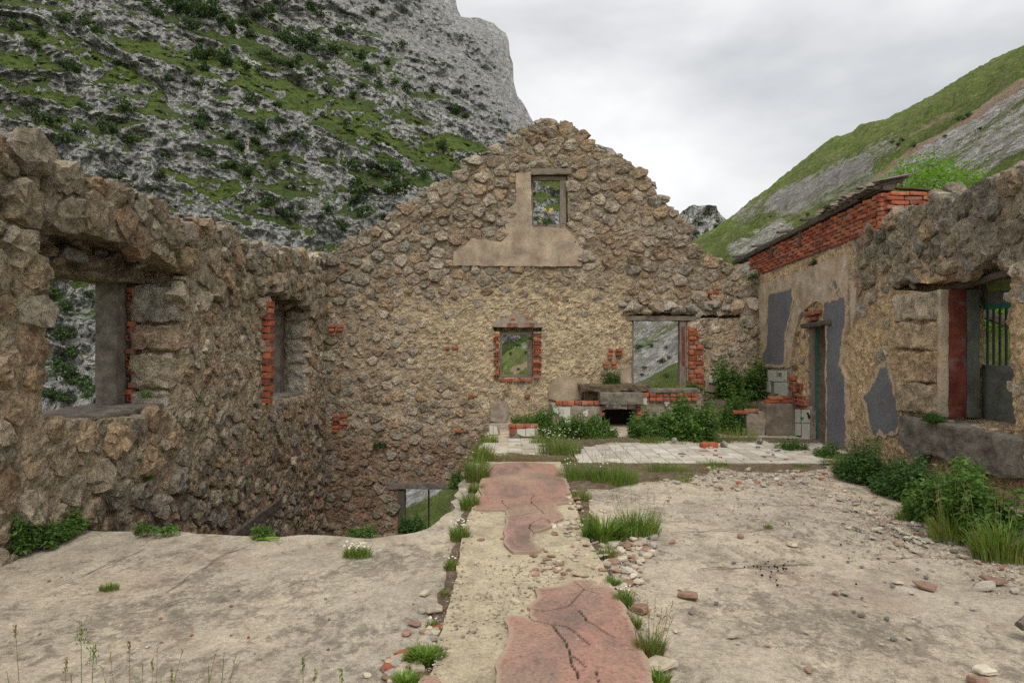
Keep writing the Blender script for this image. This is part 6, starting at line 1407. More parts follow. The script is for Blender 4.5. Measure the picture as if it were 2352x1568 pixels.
for k in range(30):
    x, y = along([(1738, 1306), (1760, 1300), (1790, 1303), (1812, 1296), (1752, 1320), (1776, 1328)], 9, 5)(rng_) if k < 24 else (rng_.uniform(1650, 1990), rng_.uniform(1200, 1380))
    p = FP(x, y, -0.03); r = rng_.uniform(0.006, 0.010); tag(put('dropping', _p[k % 3], None, (p[0], p[1], -0.026 + r * 0.5), (0, 0, k), (r * 1.2, r, r)), 'dark round goat dropping on the right floor' if k < 24 else 'stray dark dropping apart from the others on the right floor', 'dropping', 'droppings on the floor')
# gravel no one could count
def gravel():
    rng = np.random.default_rng(151); V0, T0 = _ico(1); B = Bag()
    gens = [(along([(1480, 1090), (1600, 1082), (1720, 1092), (1850, 1082), (1900, 1100), (1700, 1120), (1560, 1105)], 55, 14), 2000), (along([(1900, 1130), (1980, 1170), (2100, 1200), (2000, 1230), (2200, 1250), (2280, 1300), (2340, 1330)], 55, 20), 2400), (along([(1380, 1245), (1440, 1270), (1430, 1330), (1470, 1440)], 24, 16), 600), (along(PATH_L, 14, 10), 500), (along([(1180, 1300), (1250, 1320), (1150, 1380), (1100, 1480)], 60, 25), 500), (along([(1700, 1120), (1800, 1180), (1900, 1250)], 160, 50), 900)]
    for g, n in gens:
        for k in range(n):
            x, y = g(rng)
            if y < 1010 or x > 2500: continue
            p = FP(x, y, -0.03); r = 0.003 + 0.008 * rng.random() ** 2.2; c = np.array([(0.54, 0.47, 0.36), (0.44, 0.38, 0.3), (0.32, 0.28, 0.22), (0.44, 0.33, 0.24)][rng.integers(4)]) * rng.uniform(0.7, 1.2)
            onpath = inside(path_out, np.array([p[:2]]))[0]
            B.add(V0 * r * (1 + 0.25 * rng.normal(size=(len(V0), 1))) * rng.uniform(0.5, 1.4, 3) * np.array([1, 1, 0.6]) + np.array([p[0], p[1], (0.003 if onpath else -0.033) + r * 0.5]), None, T0, c)
    tag(put('gravel', B.mesh('gravel', M['chip']), None), kind='stuff')
gravel()
# a plank fallen against the wall in the sunken room
a, b = LW(520, 1222, -3.55), LW(640, 1155, -3.62)
tag(beam('fallen_plank', (-3.5, a[0] - 0.15, a[1] - 0.12), (-3.6, b[0], b[1]), 0.06, 0.17, M['wood_d'], None, 0.014, 8), 'grey weathered plank leaning on the left wall in the sunken room', 'plank')
#SECTION6
# ------------------------------------------------------------------ plants
def unit(v): return v / (np.linalg.norm(v, axis=-1, keepdims=True) + 1e-9)
def leaves(bag, P, A, L, W, rng, up=0.7):
    """leaf blades at P pointing along A: four points, folded on the midrib"""
    n = len(P); A = unit(A); N = unit(np.stack([rng.normal(0, 0.5, n), rng.normal(0, 0.5, n), np.full(n, up)], 1)); Bv = unit(np.cross(A, N)); N = unit(np.cross(Bv, A))
    L = np.broadcast_to(L, (n,))[:, None]; W = np.broadcast_to(W, (n,))[:, None]
    mid = P + A * L * 0.42
    V = np.stack([P, mid + Bv * W / 2 + N * W * 0.18, P + A * L - N * L * 0.12, mid - Bv * W / 2 + N * W * 0.18], 1).reshape(-1, 3)
    k = np.arange(n)[:, None] * 4
    T = np.concatenate([k + np.array([[0, 1, 2]]), k + np.array([[0, 2, 3]])])
    c = np.repeat(np.clip(rng.random(n), 0, 1), 4); bag.add(V, None, T, np.stack([c, c * 0, c * 0], 1))
def stalk(bag, a, b, r, c=(0.3, 0, 0), bend=None):
    a, b = np.array(a, float), np.array(b, float); d = unit(b - a); s = unit(np.cross(d, [0.3, 0.9, 0.1])); t = np.cross(d, s); V = []
    for p, rr in ((a, r), ((a + b) / 2 + (0 if bend is None else bend), r * 0.8), (b, r * 0.45)):
        for k in range(3): V.append(p + rr * (s * math.cos(k * 2.094) + t * math.sin(k * 2.094)))
    bag.add(V, [(0, 1, 4, 3), (1, 2, 5, 4), (2, 0, 3, 5), (3, 4, 7, 6), (4, 5, 8, 7), (5, 3, 6, 8)], None, c)
def blades(bag, P, D, H, W, rng, bend=0.5):
    """grass blades: base P, lean D, height H, width W, three joints"""
    n = len(P); D = unit(D * np.array([1, 1, 0])); S = np.cross(D, [0, 0, 1.0]); a = rng.uniform(0, 6.28, n); S = S * np.cos(a)[:, None] + D * np.sin(a)[:, None] * 0.7
    H = np.broadcast_to(H, (n,))[:, None]; W = np.broadcast_to(W, (n,))[:, None]; bd = (bend * rng.uniform(0.3, 1.3, n))[:, None]
    V = []
    for s, w in ((0, 1.0), (0.4, 0.9), (0.75, 0.6), (1.0, 0.08)):
        c = P + np.array([0, 0, 1.0]) * H * (s - 0.28 * bd * s * s) + D * H * bd * s * s * 0.9
        V += [c - S * W * w / 2, c + S * W * w / 2]
    V = np.stack(V, 1).reshape(-1, 3); k = np.arange(n)[:, None] * 8
    Q = np.concatenate([k + np.array([[2 * i, 2 * i + 1, 2 * i + 3, 2 * i + 2]]) for i in range(3)])
    c = np.repeat(rng.random(n), 8); bag.add(V, Q, None, np.stack([c, c * 0, c * 0], 1))
def flower_bag(bagp, bagy, p, r, rng, petals=True):
    n = unit(np.array([rng.normal(0, 0.4), -0.3 + rng.normal(0, 0.3), 1.0])); s = unit(np.cross(n, [1, 0, 0.2])); t = np.cross(n, s); a = np.arange(8) * 0.785
    ring = p + r * (np.cos(a)[:, None] * s + np.sin(a)[:, None] * t); rr = p + n * r * 0.25 + 0.42 * r * (np.cos(a)[:, None] * s + np.sin(a)[:, None] * t)
    if petals: bagp.add(np.concatenate([[p], ring]), None, [(0, 1 + k, 1 + (k + 1) % 8) for k in range(8)])
    bagy.add(np.concatenate([[p + n * r * 0.45], rr]), None, [(0, 1 + k, 1 + (k + 1) % 8) for k in range(8)])

def bush(label, x0, x1, yb, yt, depth, ns, leaf, mat, cat='bush', name='nettle_bush', z=0.0, seed=0, Y=None, wide=0.55, group=None, flat=0.6, dens=1.0):
    """leafy stems over a patch of ground; x0..x1 and yb..yt are its extent in the traced photo"""
    rng = np.random.default_rng(600 + seed)
    if Y is None: Y = FP(0, yb, z)[1]
    X0, X1 = (x0 - CX) * Y / FPX, (x1 - CX) * Y / FPX; H = (yb - yt) * Y / FPX; rx = (X1 - X0) / 2; xc = (X0 + X1) / 2
    L = Bag(); S = Bag()
    for k in range(ns):
        a = rng.uniform(0, 6.283); q = math.sqrt(rng.random()); px = xc + rx * q * math.cos(a) * 0.88; py = Y + depth / 2 + depth / 2 * q * math.sin(a)
        h = H * (1 - flat * q ** 3) * rng.uniform(0.35, 1.15) * (0.8 + 0.5 * math.sin(px * 9 + seed) * math.sin(py * 7 + seed)); ln = np.array([rng.normal(0, 0.13) + 0.25 * q * math.cos(a), rng.normal(0, 0.13) - 0.2 * max(0, -math.sin(a)), 0]) * h
        b0 = np.array([px, py, z]); tip = b0 + ln + np.array([0, 0, h]); stalk(S, b0, tip, 0.004, (0.4, 0, 0))
        m = max(3, int(h / (leaf * 0.42) * dens)); t = np.repeat(np.linspace(0.12, 1.0, m), 3); n = len(t)
        P = b0 + ln * t[:, None] ** 1.4 + np.array([0, 0, 1.0]) * (h * t)[:, None]; ang = np.arange(n) * 2.2 + rng.uniform(0, 6)
        A = np.stack([np.cos(ang), np.sin(ang), rng.normal(-0.05, 0.35, n)], 1) + rng.normal(0, 0.15, (n, 3))
        sz = leaf * (1.0 - 0.45 * t) * rng.uniform(0.5, 1.4, n)
        leaves(L, P + A * 0.01, A, sz, sz * wide, rng)
    root = empty(name); tag(root, label, cat, group)
    tag(put('foliage', L.mesh('foliage', mat), root), kind='stuff'); put('stems', S.mesh('stems', mat), root)
    return root
def tuft(label, x, y, wpx, hpx, n, z=-0.03, dry=0.15, seed=0, daisies=0, yellow=0, cat='grass tuft', name='grass_tuft', seedheads=0, blade=0.006, group=None, bend=0.5, depth=0.6):
    rng = np.random.default_rng(900 + seed); p = np.array(FP(x, y, z)); k = p[1] / FPX; R, H = wpx * k / 2, hpx * k
    n = int(n * 1.7); H = H * 1.2; nd = int(n * dry)
    def geo(n):
        a = rng.uniform(0, 6.283, n); q = np.sqrt(rng.random(n)); P = p + np.stack([R * q * np.cos(a), depth * R * q * np.sin(a), np.zeros(n)], 1)
        return P, np.stack([np.cos(a) + rng.normal(0, 0.5, n), np.sin(a) + rng.normal(0, 0.5, n), np.zeros(n)], 1), H * (0.35 + 0.75 * rng.random(n)) * (1.05 - 0.4 * q)
    root = empty(name); tag(root, label, cat, group)
    B = Bag(); P, D, Hh = geo(n - nd); blades(B, P, D, Hh, blade * rng.uniform(0.6, 1.3, n - nd), rng, bend); tag(put('blades', B.mesh('blades', M['grass']), root), kind='stuff')
    if nd: B = Bag(); P, D, Hh = geo(nd); blades(B, P, D, Hh * 0.8, blade * 0.7, rng, bend * 1.3); tag(put('dry_blades', B.mesh('dry_blades', M['straw']), root), kind='stuff')
    if seedheads:
        B = Bag(); P, D, Hh = geo(seedheads)
        for i in range(seedheads):
            t = P[i] + np.array([D[i, 0] * 0.25 * H, D[i, 1] * 0.1 * H, H * rng.uniform(1.0, 1.5)]); stalk(B, P[i], t, 0.0016, (0.5, 0, 0))
            leaves(B, np.tile(t, (5, 1)) - np.linspace(0, 0.2, 5)[:, None] * (t - P[i]), rng.normal(0, 0.4, (5, 3)) + unit(t - P[i]), 0.022, 0.006, rng)
        tag(put('seed_heads', B.mesh('seed_heads', M['straw']), root), kind='stuff')
    if daisies or yellow:
        bp, by = Bag(), Bag(); P, D, Hh = geo(daisies + yellow)
        for i in range(daisies + yellow): flower_bag(bp, by, P[i] + np.array([0, 0, H * rng.uniform(0.65, 1.05)]), 0.008 if i < daisies else 0.018, rng, i < daisies)
        if bp.n: tag(put('petals', bp.mesh('petals', M['petal_w']), root), kind='stuff')
        tag(put('flower_heads', by.mesh('flower_heads', M['petal_y']), root), kind='stuff')
    return root

# bank of earth in the back right corner
def bank():
    B = Bag(); n = 40; X, Y = np.meshgrid(np.linspace(3.3, 5.0, n), np.linspace(12.1, 13.85, n)); Z = 0.62 * sstep(12.3, 13.4, Y) * sstep(3.3, 4.2, X) + 0.12 * fbm(np.stack([X * 2, Y * 2, X * 0], -1), 4) - 0.08
    idx = np.arange(X.size).reshape(X.shape); Q = np.stack([idx[:-1, :-1], idx[:-1, 1:], idx[1:, 1:], idx[1:, :-1]], -1).reshape(-1, 4)
    B.add(np.stack([X, Y, Z], -1).reshape(-1, 3), Q); tag(put('earth_bank', B.mesh('earth_bank', M['soil'])), kind='structure')
bank()
bush('tall dense nettle clump in front of the stove, right of the fire opening', 1540, 1672, 1014, 918, 1.1, 260, 0.11, M['nettle'], seed=1)
bush('nettles rising against the wall in the back right corner', 1650, 1768, 918, 818, 0.45, 150, 0.125, M['nettle'], seed=2, z=0.5, Y=13.1)
bush('low nettles between the fire opening and the tall clump', 1450, 1568, 1010, 940, 0.9, 200, 0.09, M['nettle'], seed=3)
bush('low leafy plants along the foot of the tiled stove', 1230, 1440, 1008, 958, 0.8, 300, 0.075, M['nettle'], seed=4)
bush('leafy plants climbing between the tiled kerb and the stove', 1172, 1278, 990, 934, 0.7, 190, 0.065, M['nettle'], seed=5)
bush('leafy weeds on the bank beside the stub partition', 1660, 1748, 995, 905, 0.7, 190, 0.08, M['nettle'], seed=6)
bush('green weeds on the bank under the corner nettles', 1690, 1775, 930, 902, 0.5, 110, 0.05, M['nettle'], seed=7, z=0.25, Y=12.6, name='weed_patch')
bush('dark moss and fern hanging on the gable wall left of the large opening', 1385, 1425, 895, 855, 0.25, 60, 0.05, M['ivy'], seed=8, z=0.72, Y=13.45, name='wall_fern')
bush('small plants on the sill of the large opening', 1578, 1622, 905, 880, 0.3, 50, 0.045, M['nettle'], seed=9, z=0.66, Y=13.3, name='sill_plants')
bush('rounded green plant at the right foot of the doorway', 1888, 1936, 1052, 1004, 0.4, 70, 0.065, M['nettle'], seed=10)
bush('small weeds under the tiles left of the doorway', 1788, 1868, 1034, 990, 0.35, 60, 0.05, M['nettle'], seed=11, name='weed_patch')
bush('ground ivy spreading below the ochre wall', 1968, 2075, 1112, 1034, 0.8, 210, 0.06, M['ivy'], seed=12, name='ivy_bush')
bush('dark bushy ivy below the concrete ledge', 2062, 2190, 1150, 1066, 0.8, 260, 0.07, M['ivy'], seed=13, name='ivy_bush')
bush('large leafy weeds under the barred window at the right edge', 2185, 2372, 1230, 1090, 1.0, 330, 0.085, M['nettle'], seed=14, name='weed_bush')
bush('green weeds cut by the right edge of the picture', 2290, 2440, 1275, 1120, 0.8, 170, 0.095, M['nettle'], seed=15, name='weed_bush')
bush('leafy bramble against the foot of the left wall at the picture edge', -60, 82, 1272, 1160, 0.7, 190, 0.06, M['nettle'], seed=16, name='bramble_bush')
bush('low bramble runner beside the left wall', 88, 155, 1236, 1192, 0.35, 80, 0.045, M['nettle'], seed=17, name='bramble_bush')
bush('upright green plant at the broken floor edge', 306, 342, 1228, 1190, 0.15, 14, 0.05, M['nettle'], seed=18, name='weed_plant', wide=0.4)
bush('small green plants right of the upright one at the floor edge', 340, 400, 1226, 1206, 0.15, 26, 0.04, M['nettle'], seed=19, name='weed_patch')
bush('bright small-leaved plant behind the lizard', 566, 618, 1232, 1204, 0.18, 40, 0.034, M['nettle'], seed=20, name='weed_plant')
bush('ivy in the cellar doorway at the end of the floor edge', 905, 985, 1240, 1200, 0.4, 90, 0.05, M['ivy'], seed=21, name='ivy_bush', Y=7.4, z=-0.55)
bush('small plants in the pit beside the cellar door', 780, 860, 1236, 1212, 0.3, 60, 0.045, M['nettle'], seed=22, name='weed_patch', Y=6.4, z=-0.25)
bush('dark ivy tuft on the barred window ledge', 2132, 2182, 955, 922, 0.2, 70, 0.035, M['ivy'], seed=23, z=0.68, Y=7.75, name='ivy_tuft')
bush('small green tuft growing from the brick courses', 1866, 1886, 612, 588, 0.12, 24, 0.05, M['ivy'], seed=24, Y=11.2, z=2.86, name='wall_tuft', cat='tuft')
bush('dark tuft in the corner under the roof end', 1722, 1744, 640, 618, 0.15, 24, 0.05, M['ivy'], seed=25, Y=13.55, z=2.86, name='wall_tuft', cat='tuft')
bush('green fern patch on the gable wall beside the cellar', 1030, 1064, 1130, 1090, 0.3, 40, 0.05, M['nettle'], seed=26, Y=9.0, z=-0.35, name='wall_fern')
for k, (x, y, s, lab) in enumerate(((402, 582, 10, 'under the overhanging stones of the large left window'), (325, 900, 12, 'below the sill of the large left window'), (520, 590, 9, 'above the second left window'), (540, 640, 7, 'left of the second left window'), (60, 565, 14, 'in the broken corner of the large left window'), (330, 1085, 16, 'low on the left wall above the floor edge'), (185, 1190, 18, 'at the foot of the left wall'), (190, 905, 7, 'on the left wall by the sill'))):
    u, v = LW(x, y); bush('tiny green wall plant ' + lab, x - s, x + s, y + s, y - s, 0.1, 12, 0.03, M['nettle'], seed=40 + k, Y=u - 0.05, z=v - s * u / FPX, name='wall_plant', cat='plant')
for k, (x, y, s, lab) in enumerate(((870, 1015, 16, 'dark'), (1190, 790, 6, 'small'), (1218, 775, 5, 'bright'))):
    u, v = BW(x, y); bush(lab + ' green wall plant on the face of the gable wall', x - s, x + s, y + s * .6, y - s * .6, 0.1, 16, 0.04, M['ivy'], seed=60 + k, Y=YB - 0.12, z=v - s * .006, name='wall_plant', cat='plant')
# grasses
tuft('large grass clump with daisies at the upper right end of the path', 1335, 1102, 110, 46, 420, seed=1, daisies=14, seedheads=6)
tuft('thick grass clump right of the path, before the tiled floor', 1410, 1110, 110, 52, 480, seed=2, daisies=10, seedheads=12)
tuft('daisy-studded grass between the two tiled floors', 1285, 1045, 100, 50, 420, seed=3, daisies=40, dry=0.2)
tuft('yellow-green grass with daisies behind the path end', 1250, 1020, 70, 34, 200, seed=4, daisies=18, dry=0.25)
tuft('low grass clump along the front of the tiled floor', 1530, 1085, 110, 28, 300, seed=5, daisies=12, dry=0.3)
tuft('thin grass wisp hanging right of the low clump', 1572, 1106, 40, 32, 70, seed=6, dry=0.4)
tuft('tall green grass clump beside the chip heap', 1466, 1228, 100, 70, 330, seed=7, dry=0.12, seedheads=10, blade=0.007)
tuft('broad-leaved dandelion rosette with yellow flowers by the chip heap', 1388, 1238, 96, 56, 200, seed=8, dry=0.02, yellow=3, blade=0.022, bend=0.75)
tuft('dry wispy grass below the dandelion rosette', 1396, 1282, 44, 40, 90, seed=9, dry=0.5)
tuft('flowering weed on the right edge of the lower screed', 1432, 1392, 40, 46, 150, seed=10, dry=0.2, daisies=6)
tuft('dry yellow tuft on the right edge of the lower screed', 1492, 1508, 62, 70, 260, seed=11, dry=0.65, seedheads=16)
tuft('bright green weed at the bottom of the path edge', 1515, 1572, 40, 40, 60, seed=12, dry=0.05, blade=0.012)
tuft('daisy cushion alone on the left floor', 820, 1278, 66, 28, 260, z=-0.035, seed=13, daisies=30, dry=0.12)
tuft('small green tuft alone on the far left floor', 250, 1354, 44, 18, 110, z=-0.035, seed=14, dry=0.1)
tuft('small tuft in the crack of the right floor', 1764, 1212, 22, 12, 40, seed=15, dry=0.2)
tuft('grass along the pit rim at the upper left of the path', 1096, 1105, 54, 70, 320, seed=16, dry=0.3, daisies=6)
tuft('tall grass at the pit rim below the tile stub', 1110, 1060, 46, 56, 300, seed=17, dry=0.25, daisies=6)
tuft('grass at the tile stub by the pit', 1122, 1018, 44, 30, 220, seed=18, dry=0.3)
tuft('grass in the left joint beside the upper screed', 1078, 1170, 40, 46, 220, seed=19, dry=0.2)
tuft('daisy weed in the left joint of the path', 1056, 1240, 44, 40, 230, seed=20, daisies=16, dry=0.15)
tuft('low weed in the left joint beside the bare mortar', 1036, 1306, 34, 26, 140, seed=21, daisies=6, dry=0.3)
tuft('tiny dry tuft in the left joint of the path', 1022, 1368, 20, 26, 60, seed=22, dry=0.7)
tuft('green creeping weed at the lower left of the path', 976, 1520, 78, 40, 420, seed=23, dry=0.08, blade=0.011, bend=0.9)
tuft('small weed under the pale slab in the left crack', 992, 1440, 30, 18, 80, seed=24, daisies=3, dry=0.2)
tuft('creeping weed cut by the bottom edge left of the path', 935, 1572, 50, 34, 220, seed=25, dry=0.1, blade=0.011, bend=0.9)
tuft('brown dry grass mat at the far end of the path', 1175, 1056, 190, 18, 800, seed=26, dry=0.85)
tuft('dry grass mat right of the path end', 1300, 1062, 60, 20, 200, seed=27, dry=0.7)
tuft('brown grass strip along the upper right path edge', 1336, 1150, 44, 34, 200, seed=28, dry=0.6)
tuft('brown grass strip beside the crumbling path edge', 1352, 1205, 40, 32, 180, seed=29, dry=0.5)
tuft('tawny grass at the foot of the ochre wall', 1962, 1082, 110, 44, 360, seed=30, dry=0.55, seedheads=10)
tuft('grass right of the doorway plant', 1915, 1066, 60, 26, 180, seed=31, dry=0.3)
tuft('grass below the dark bushy ivy', 2130, 1172, 70, 34, 200, seed=32, dry=0.35)
tuft('isolated green tuft on the gravel left of the right weeds', 2078, 1192, 44, 28, 120, seed=33, dry=0.15)
tuft('pale flowering grass before the right weeds', 2200, 1240, 130, 80, 520, seed=34, dry=0.4, seedheads=26)
tuft('tall green grass at the right edge', 2310, 1282, 150, 90, 520, seed=35, dry=0.3, seedheads=20, blade=0.01)
tuft('low grass on the gravel at the right', 2185, 1218, 60, 26, 160, seed=36, dry=0.3)
tuft('small grass at the front edge of the tiles', 1640, 1072, 90, 20, 190, seed=37, dry=0.3)
tuft('small tuft by the end of the tiled floor', 1842, 1074, 40, 14, 90, seed=38, dry=0.2)
tuft('dry grass at the foot of the nettles', 1690, 1016, 110, 46, 320, seed=39, dry=0.6, seedheads=10)
tuft('grass in front of the low nettles', 1500, 1020, 60, 26, 180, seed=40, dry=0.2)
tuft('tiny tuft on the pale tiles by the path end', 1192, 1026, 18, 10, 40, seed=41, dry=0.2)
for k, (x, y, s, lab) in enumerate(((1430, 888, 150, 'dry grass on the stove top under the large opening'), (1530, 890, 90, 'green grass on the stove top right of the slab'))):
    tuft(lab, x, CY + (EYE - 0.7) * FPX / 13.3, s, 16, 300, z=0.70, dry=0.6 - 0.35 * k, seed=50 + k, depth=0.35)
# grass and flowers on wall heads
for k, (x, X, z, n, h, lab) in enumerate(((640, XL - .3, 3.18, 60, 18, 'dry grass on the head of the left wall'), (700, XL - .3, 3.22, 50, 16, 'dry grass on the left wall head near the corner'), (590, XL - .3, 3.12, 30, 20, 'green sprig on the head of the left wall'))):
    Y = X * FPX / (x - CX); tuft(lab, x, CY + (EYE - z) * FPX / Y if abs(EYE - z) > 1e-3 else CY, 50, h, n, z=z, dry=0.7 if k < 2 else 0.2, seed=55 + k)
for k in range(2):
    Y = 9.4; z = 3.3; tuft(('dry' if k == 0 else 'green') + ' grass on the right wall head behind the bricks', 2075 + 25 * k, CY + (EYE - z) * FPX / Y, 60, 20, 70, z=z, dry=0.8 - 0.5 * k, seed=58 + k)
p = BW(1250, 516); sn = empty('sill_flower'); tag(sn, 'yellow-flowered plant on the sill of the attic window', 'flower')
rg = np.random.default_rng(77); B = Bag(); BY = Bag()
for k in range(26):
    a = np.array([p[0] + rg.normal(0, 0.06), YB + 0.08 + rg.normal(0, 0.04), p[1] - 0.02]); b = a + np.array([rg.normal(0, 0.06), rg.normal(0, 0.03), rg.uniform(0.08, 0.2)]); stalk(B, a, b, 0.003); leaves(B, np.linspace(a, b, 7), rg.normal(0, 1, (7, 3)), 0.05, 0.02, rg)
for (dx, dz) in ((0.02, 0.32), (0.12, 0.3), (-0.07, 0.12), (0.15, 0.34)):
    b = np.array([p[0] + dx, YB + 0.06, p[1] + dz]); stalk(B, (p[0] + dx * 0.5, YB + 0.08, p[1]), b, 0.003)
    for j in range(5): flower_bag(Bag(), BY, b - np.array([rg.normal(0, 0.012), 0, j * 0.012]), 0.05, rg, False)
put('foliage', B.mesh('foliage', M['nettle']), sn); put('flower_heads', BY.mesh('flower_heads', M['petal_y']), sn)
# stems close to the camera, along the bottom edge
for k, (x, yt, kind, lab) in enumerate(((186, 1440, 'head', 'tallest green grass stem with a branched seed head at the bottom left'), (215, 1482, 'head', 'shorter green seed-head stem beside the tallest one'), (35, 1440, 'ear', 'thin grass ear at the far left of the bottom edge'), (152, 1518, 'ear', 'small pale ear left of the tall seed heads'), (297, 1472, 'ear', 'leaning dry ear right of the tall seed heads'), (515, 1498, 'blade', 'thin bent green blade at the bottom edge'), (350, 1515, 'ear', 'tan ear in the middle of the bottom left edge'), (696, 1512, 'ear', 'green barley-like ear left of the path'), (724, 1538, 'ear', 'second green barley-like ear left of the path'), (785, 1540, 'ear', 'green ear nearest the path at the bottom edge'), (478, 1525, 'blade', 'thin straight blade at the bottom edge'), (395, 1540, 'ear', 'short tan ear at the bottom edge'), (15, 1540, 'blade', 'short blade at the bottom left corner'))):
    Y = 2.75; rg = np.random.default_rng(700 + k); x0 = (x - CX) * Y / FPX; zt = EYE + (CY - yt) * Y / FPX; B = Bag(); base = np.array([x0 - rg.normal(0.01, 0.03), Y + 0.02, -0.04]); tip = np.array([x0, Y, zt])
    green = kind == 'head' or x in (696, 724, 785, 515, 478, 15); stalk(B, base, tip, 0.0022, (0.2, 0, 0)); d = unit(tip - base)
    if kind != 'blade':
        n = 46 if kind == 'head' else 22; ln = 0.075 if kind == 'head' else 0.05; t = rg.random(n) * ln; sp = 0.010 if kind == 'head' else 0.003
        leaves(B, tip - d * t[:, None] + rg.normal(0, sp, (n, 3)), d + rg.normal(0, 0.3, (n, 3)), 0.016, 0.0055, rg)
    else: blades(B, base[None], np.array([[0.5, 0.1, 0]]), (zt + 0.04) * 1.1, 0.006, rg, 0.3)
    tag(put('meadow_grass', B.mesh('grass_stem', M['grass'] if green else M['straw'])), lab, 'grass stem', 'grass stems at the bottom edge')
tuft('dry grass fringe along the bottom left edge', 330, 1640, 420, 66, 150, z=-0.04, dry=0.75, seed=70, blade=0.004, seedheads=10); tuft('sparse dry grass along the bottom edge left of the path', 640, 1640, 300, 50, 90, z=-0.04, dry=0.7, seed=71, blade=0.004)

# young tree behind the right wall
def near_tree():
    rng = np.random.default_rng(201); root = empty('young_tree'); tag(root, 'bright green young tree behind the right wall beside the brick courses', 'tree')
    T = Bag(); L = Bag()
    def limb(a, b, r0, r1, n=6, wob=0.05):
        pts = [np.array(a) + (np.array(b) - np.array(a)) * k / n + rng.normal(0, wob, 3) * (0 < k < n) for k in range(n + 1)]; V = []
        for k, p_ in enumerate(pts):
            r = r0 + (r1 - r0) * k / n
            for j in range(6): V.append(p_ + r * np.array([math.cos(j * 1.047), math.sin(j * 1.047), 0]))
        T.add(V, [(k * 6 + j, k * 6 + (j + 1) % 6, (k + 1) * 6 + (j + 1) % 6, (k + 1) * 6 + j) for k in range(n) for j in range(6)]); return pts
    g = lambda x, y, Y: np.array([(x - CX) * Y / FPX, Y, EYE + (CY - y) * Y / FPX])
    base = np.array([7.7, 12.6, -0.6]); limb(base, g(2120, 470, 12.6), 0.07, 0.045)
    ends = []
    for (x, y, Y) in ((2075, 410, 12.3), (2100, 395, 12.8), (2135, 378, 12.6), (2160, 405, 12.2), (2190, 400, 12.9), (2215, 425, 12.5), (2245, 430, 12.8), (2060, 440, 12.9), (2150, 440, 12.3), (2200, 455, 12.6), (2110, 440, 12.4), (2090, 470, 12.7), (2170, 470, 12.9), (2240, 460, 12.5)):
        e = g(x, y, Y); limb(g(2120, 480, 12.6) + rng.normal(0, 0.05, 3), e, 0.022, 0.006, 5); ends.append(e)
    for (x, y, Y) in ((2240, 720, 12.0), (2270, 730, 12.4), (2300, 715, 12.2), (2320, 735, 11.8), (2255, 755, 12.3), (2290, 700, 12.6), (2330, 700, 12.1), (2235, 745, 12.6)):
        e = g(x, y, Y); limb((base + g(2120, 480, 12.6)) / 2, e, 0.02, 0.006, 5); ends.append(e)
    for e in ends:
        n = 300; P = e + rng.normal(0, 1, (n, 3)) * np.array([0.24, 0.24, 0.13]); A = np.stack([rng.normal(0, 1, n), rng.normal(0, 1, n), rng.normal(-0.15, 0.4, n)], 1); leaves(L, P, A, rng.uniform(0.05, 0.09, n), 0.034, rng)
        for k in range(10): stalk(T, e, e + rng.normal(0, 0.2, 3), 0.004)
    put('trunk', T.mesh('trunk', M['bark']), root); put('crown', L.mesh('crown', M['bright']), root)
near_tree()

# rocks standing on the skyline of the right hill
def outcrop(name, label, spec, seed):
    rng = np.random.default_rng(seed); B = Bag()
    for (x, y, w, h, Y) in spec:
        V, T = rock_geo(rng, ICO2, 8, 0.14); p_ = ray(x, y) * Y + np.array([0, 0, EYE]); k = Y / FPX
        B.add(V * np.array([w * k / 2, w * k / 2, h * k / 2]) + p_, None, T, (0.02, 0.1, 0))
    tag(put(name, B.mesh(name, M['mountain'])), label, 'rock')
outcrop('rock_arch', 'small natural rock arch on the skyline of the right hill', ((1889, 362, 15, 22, 335), (1895, 352, 13, 16, 335), (1902, 347, 15, 11, 335), (1911, 345, 13, 13, 335), (1916, 351, 12, 14, 335), (1906, 360, 10, 9, 338)), 1)
outcrop('rock_tor', 'grey rocks on the skyline at the upper right corner', ((2330, 126, 26, 18, 330), (2344, 120, 24, 24, 330), (2318, 134, 16, 16, 330), (2356, 118, 20, 30, 330)), 2)
outcrop('rock_spike', 'pale grey rock spike above the corrugated roof edge', ((2002, 412, 30, 44, 95), (1990, 424, 30, 30, 95), (2012, 424, 22, 34, 96), (1980, 430, 24, 20, 95)), 3)
outcrop('rock_ledge', 'grey limestone outcrop on the hillside above the brick wall', tuple((1780 + k * 17, 470 - k * 4.2 + (k % 3) * 8, 34, 26 + (k % 2) * 10, 150 + (k % 4) * 3) for k in range(13)), 4)

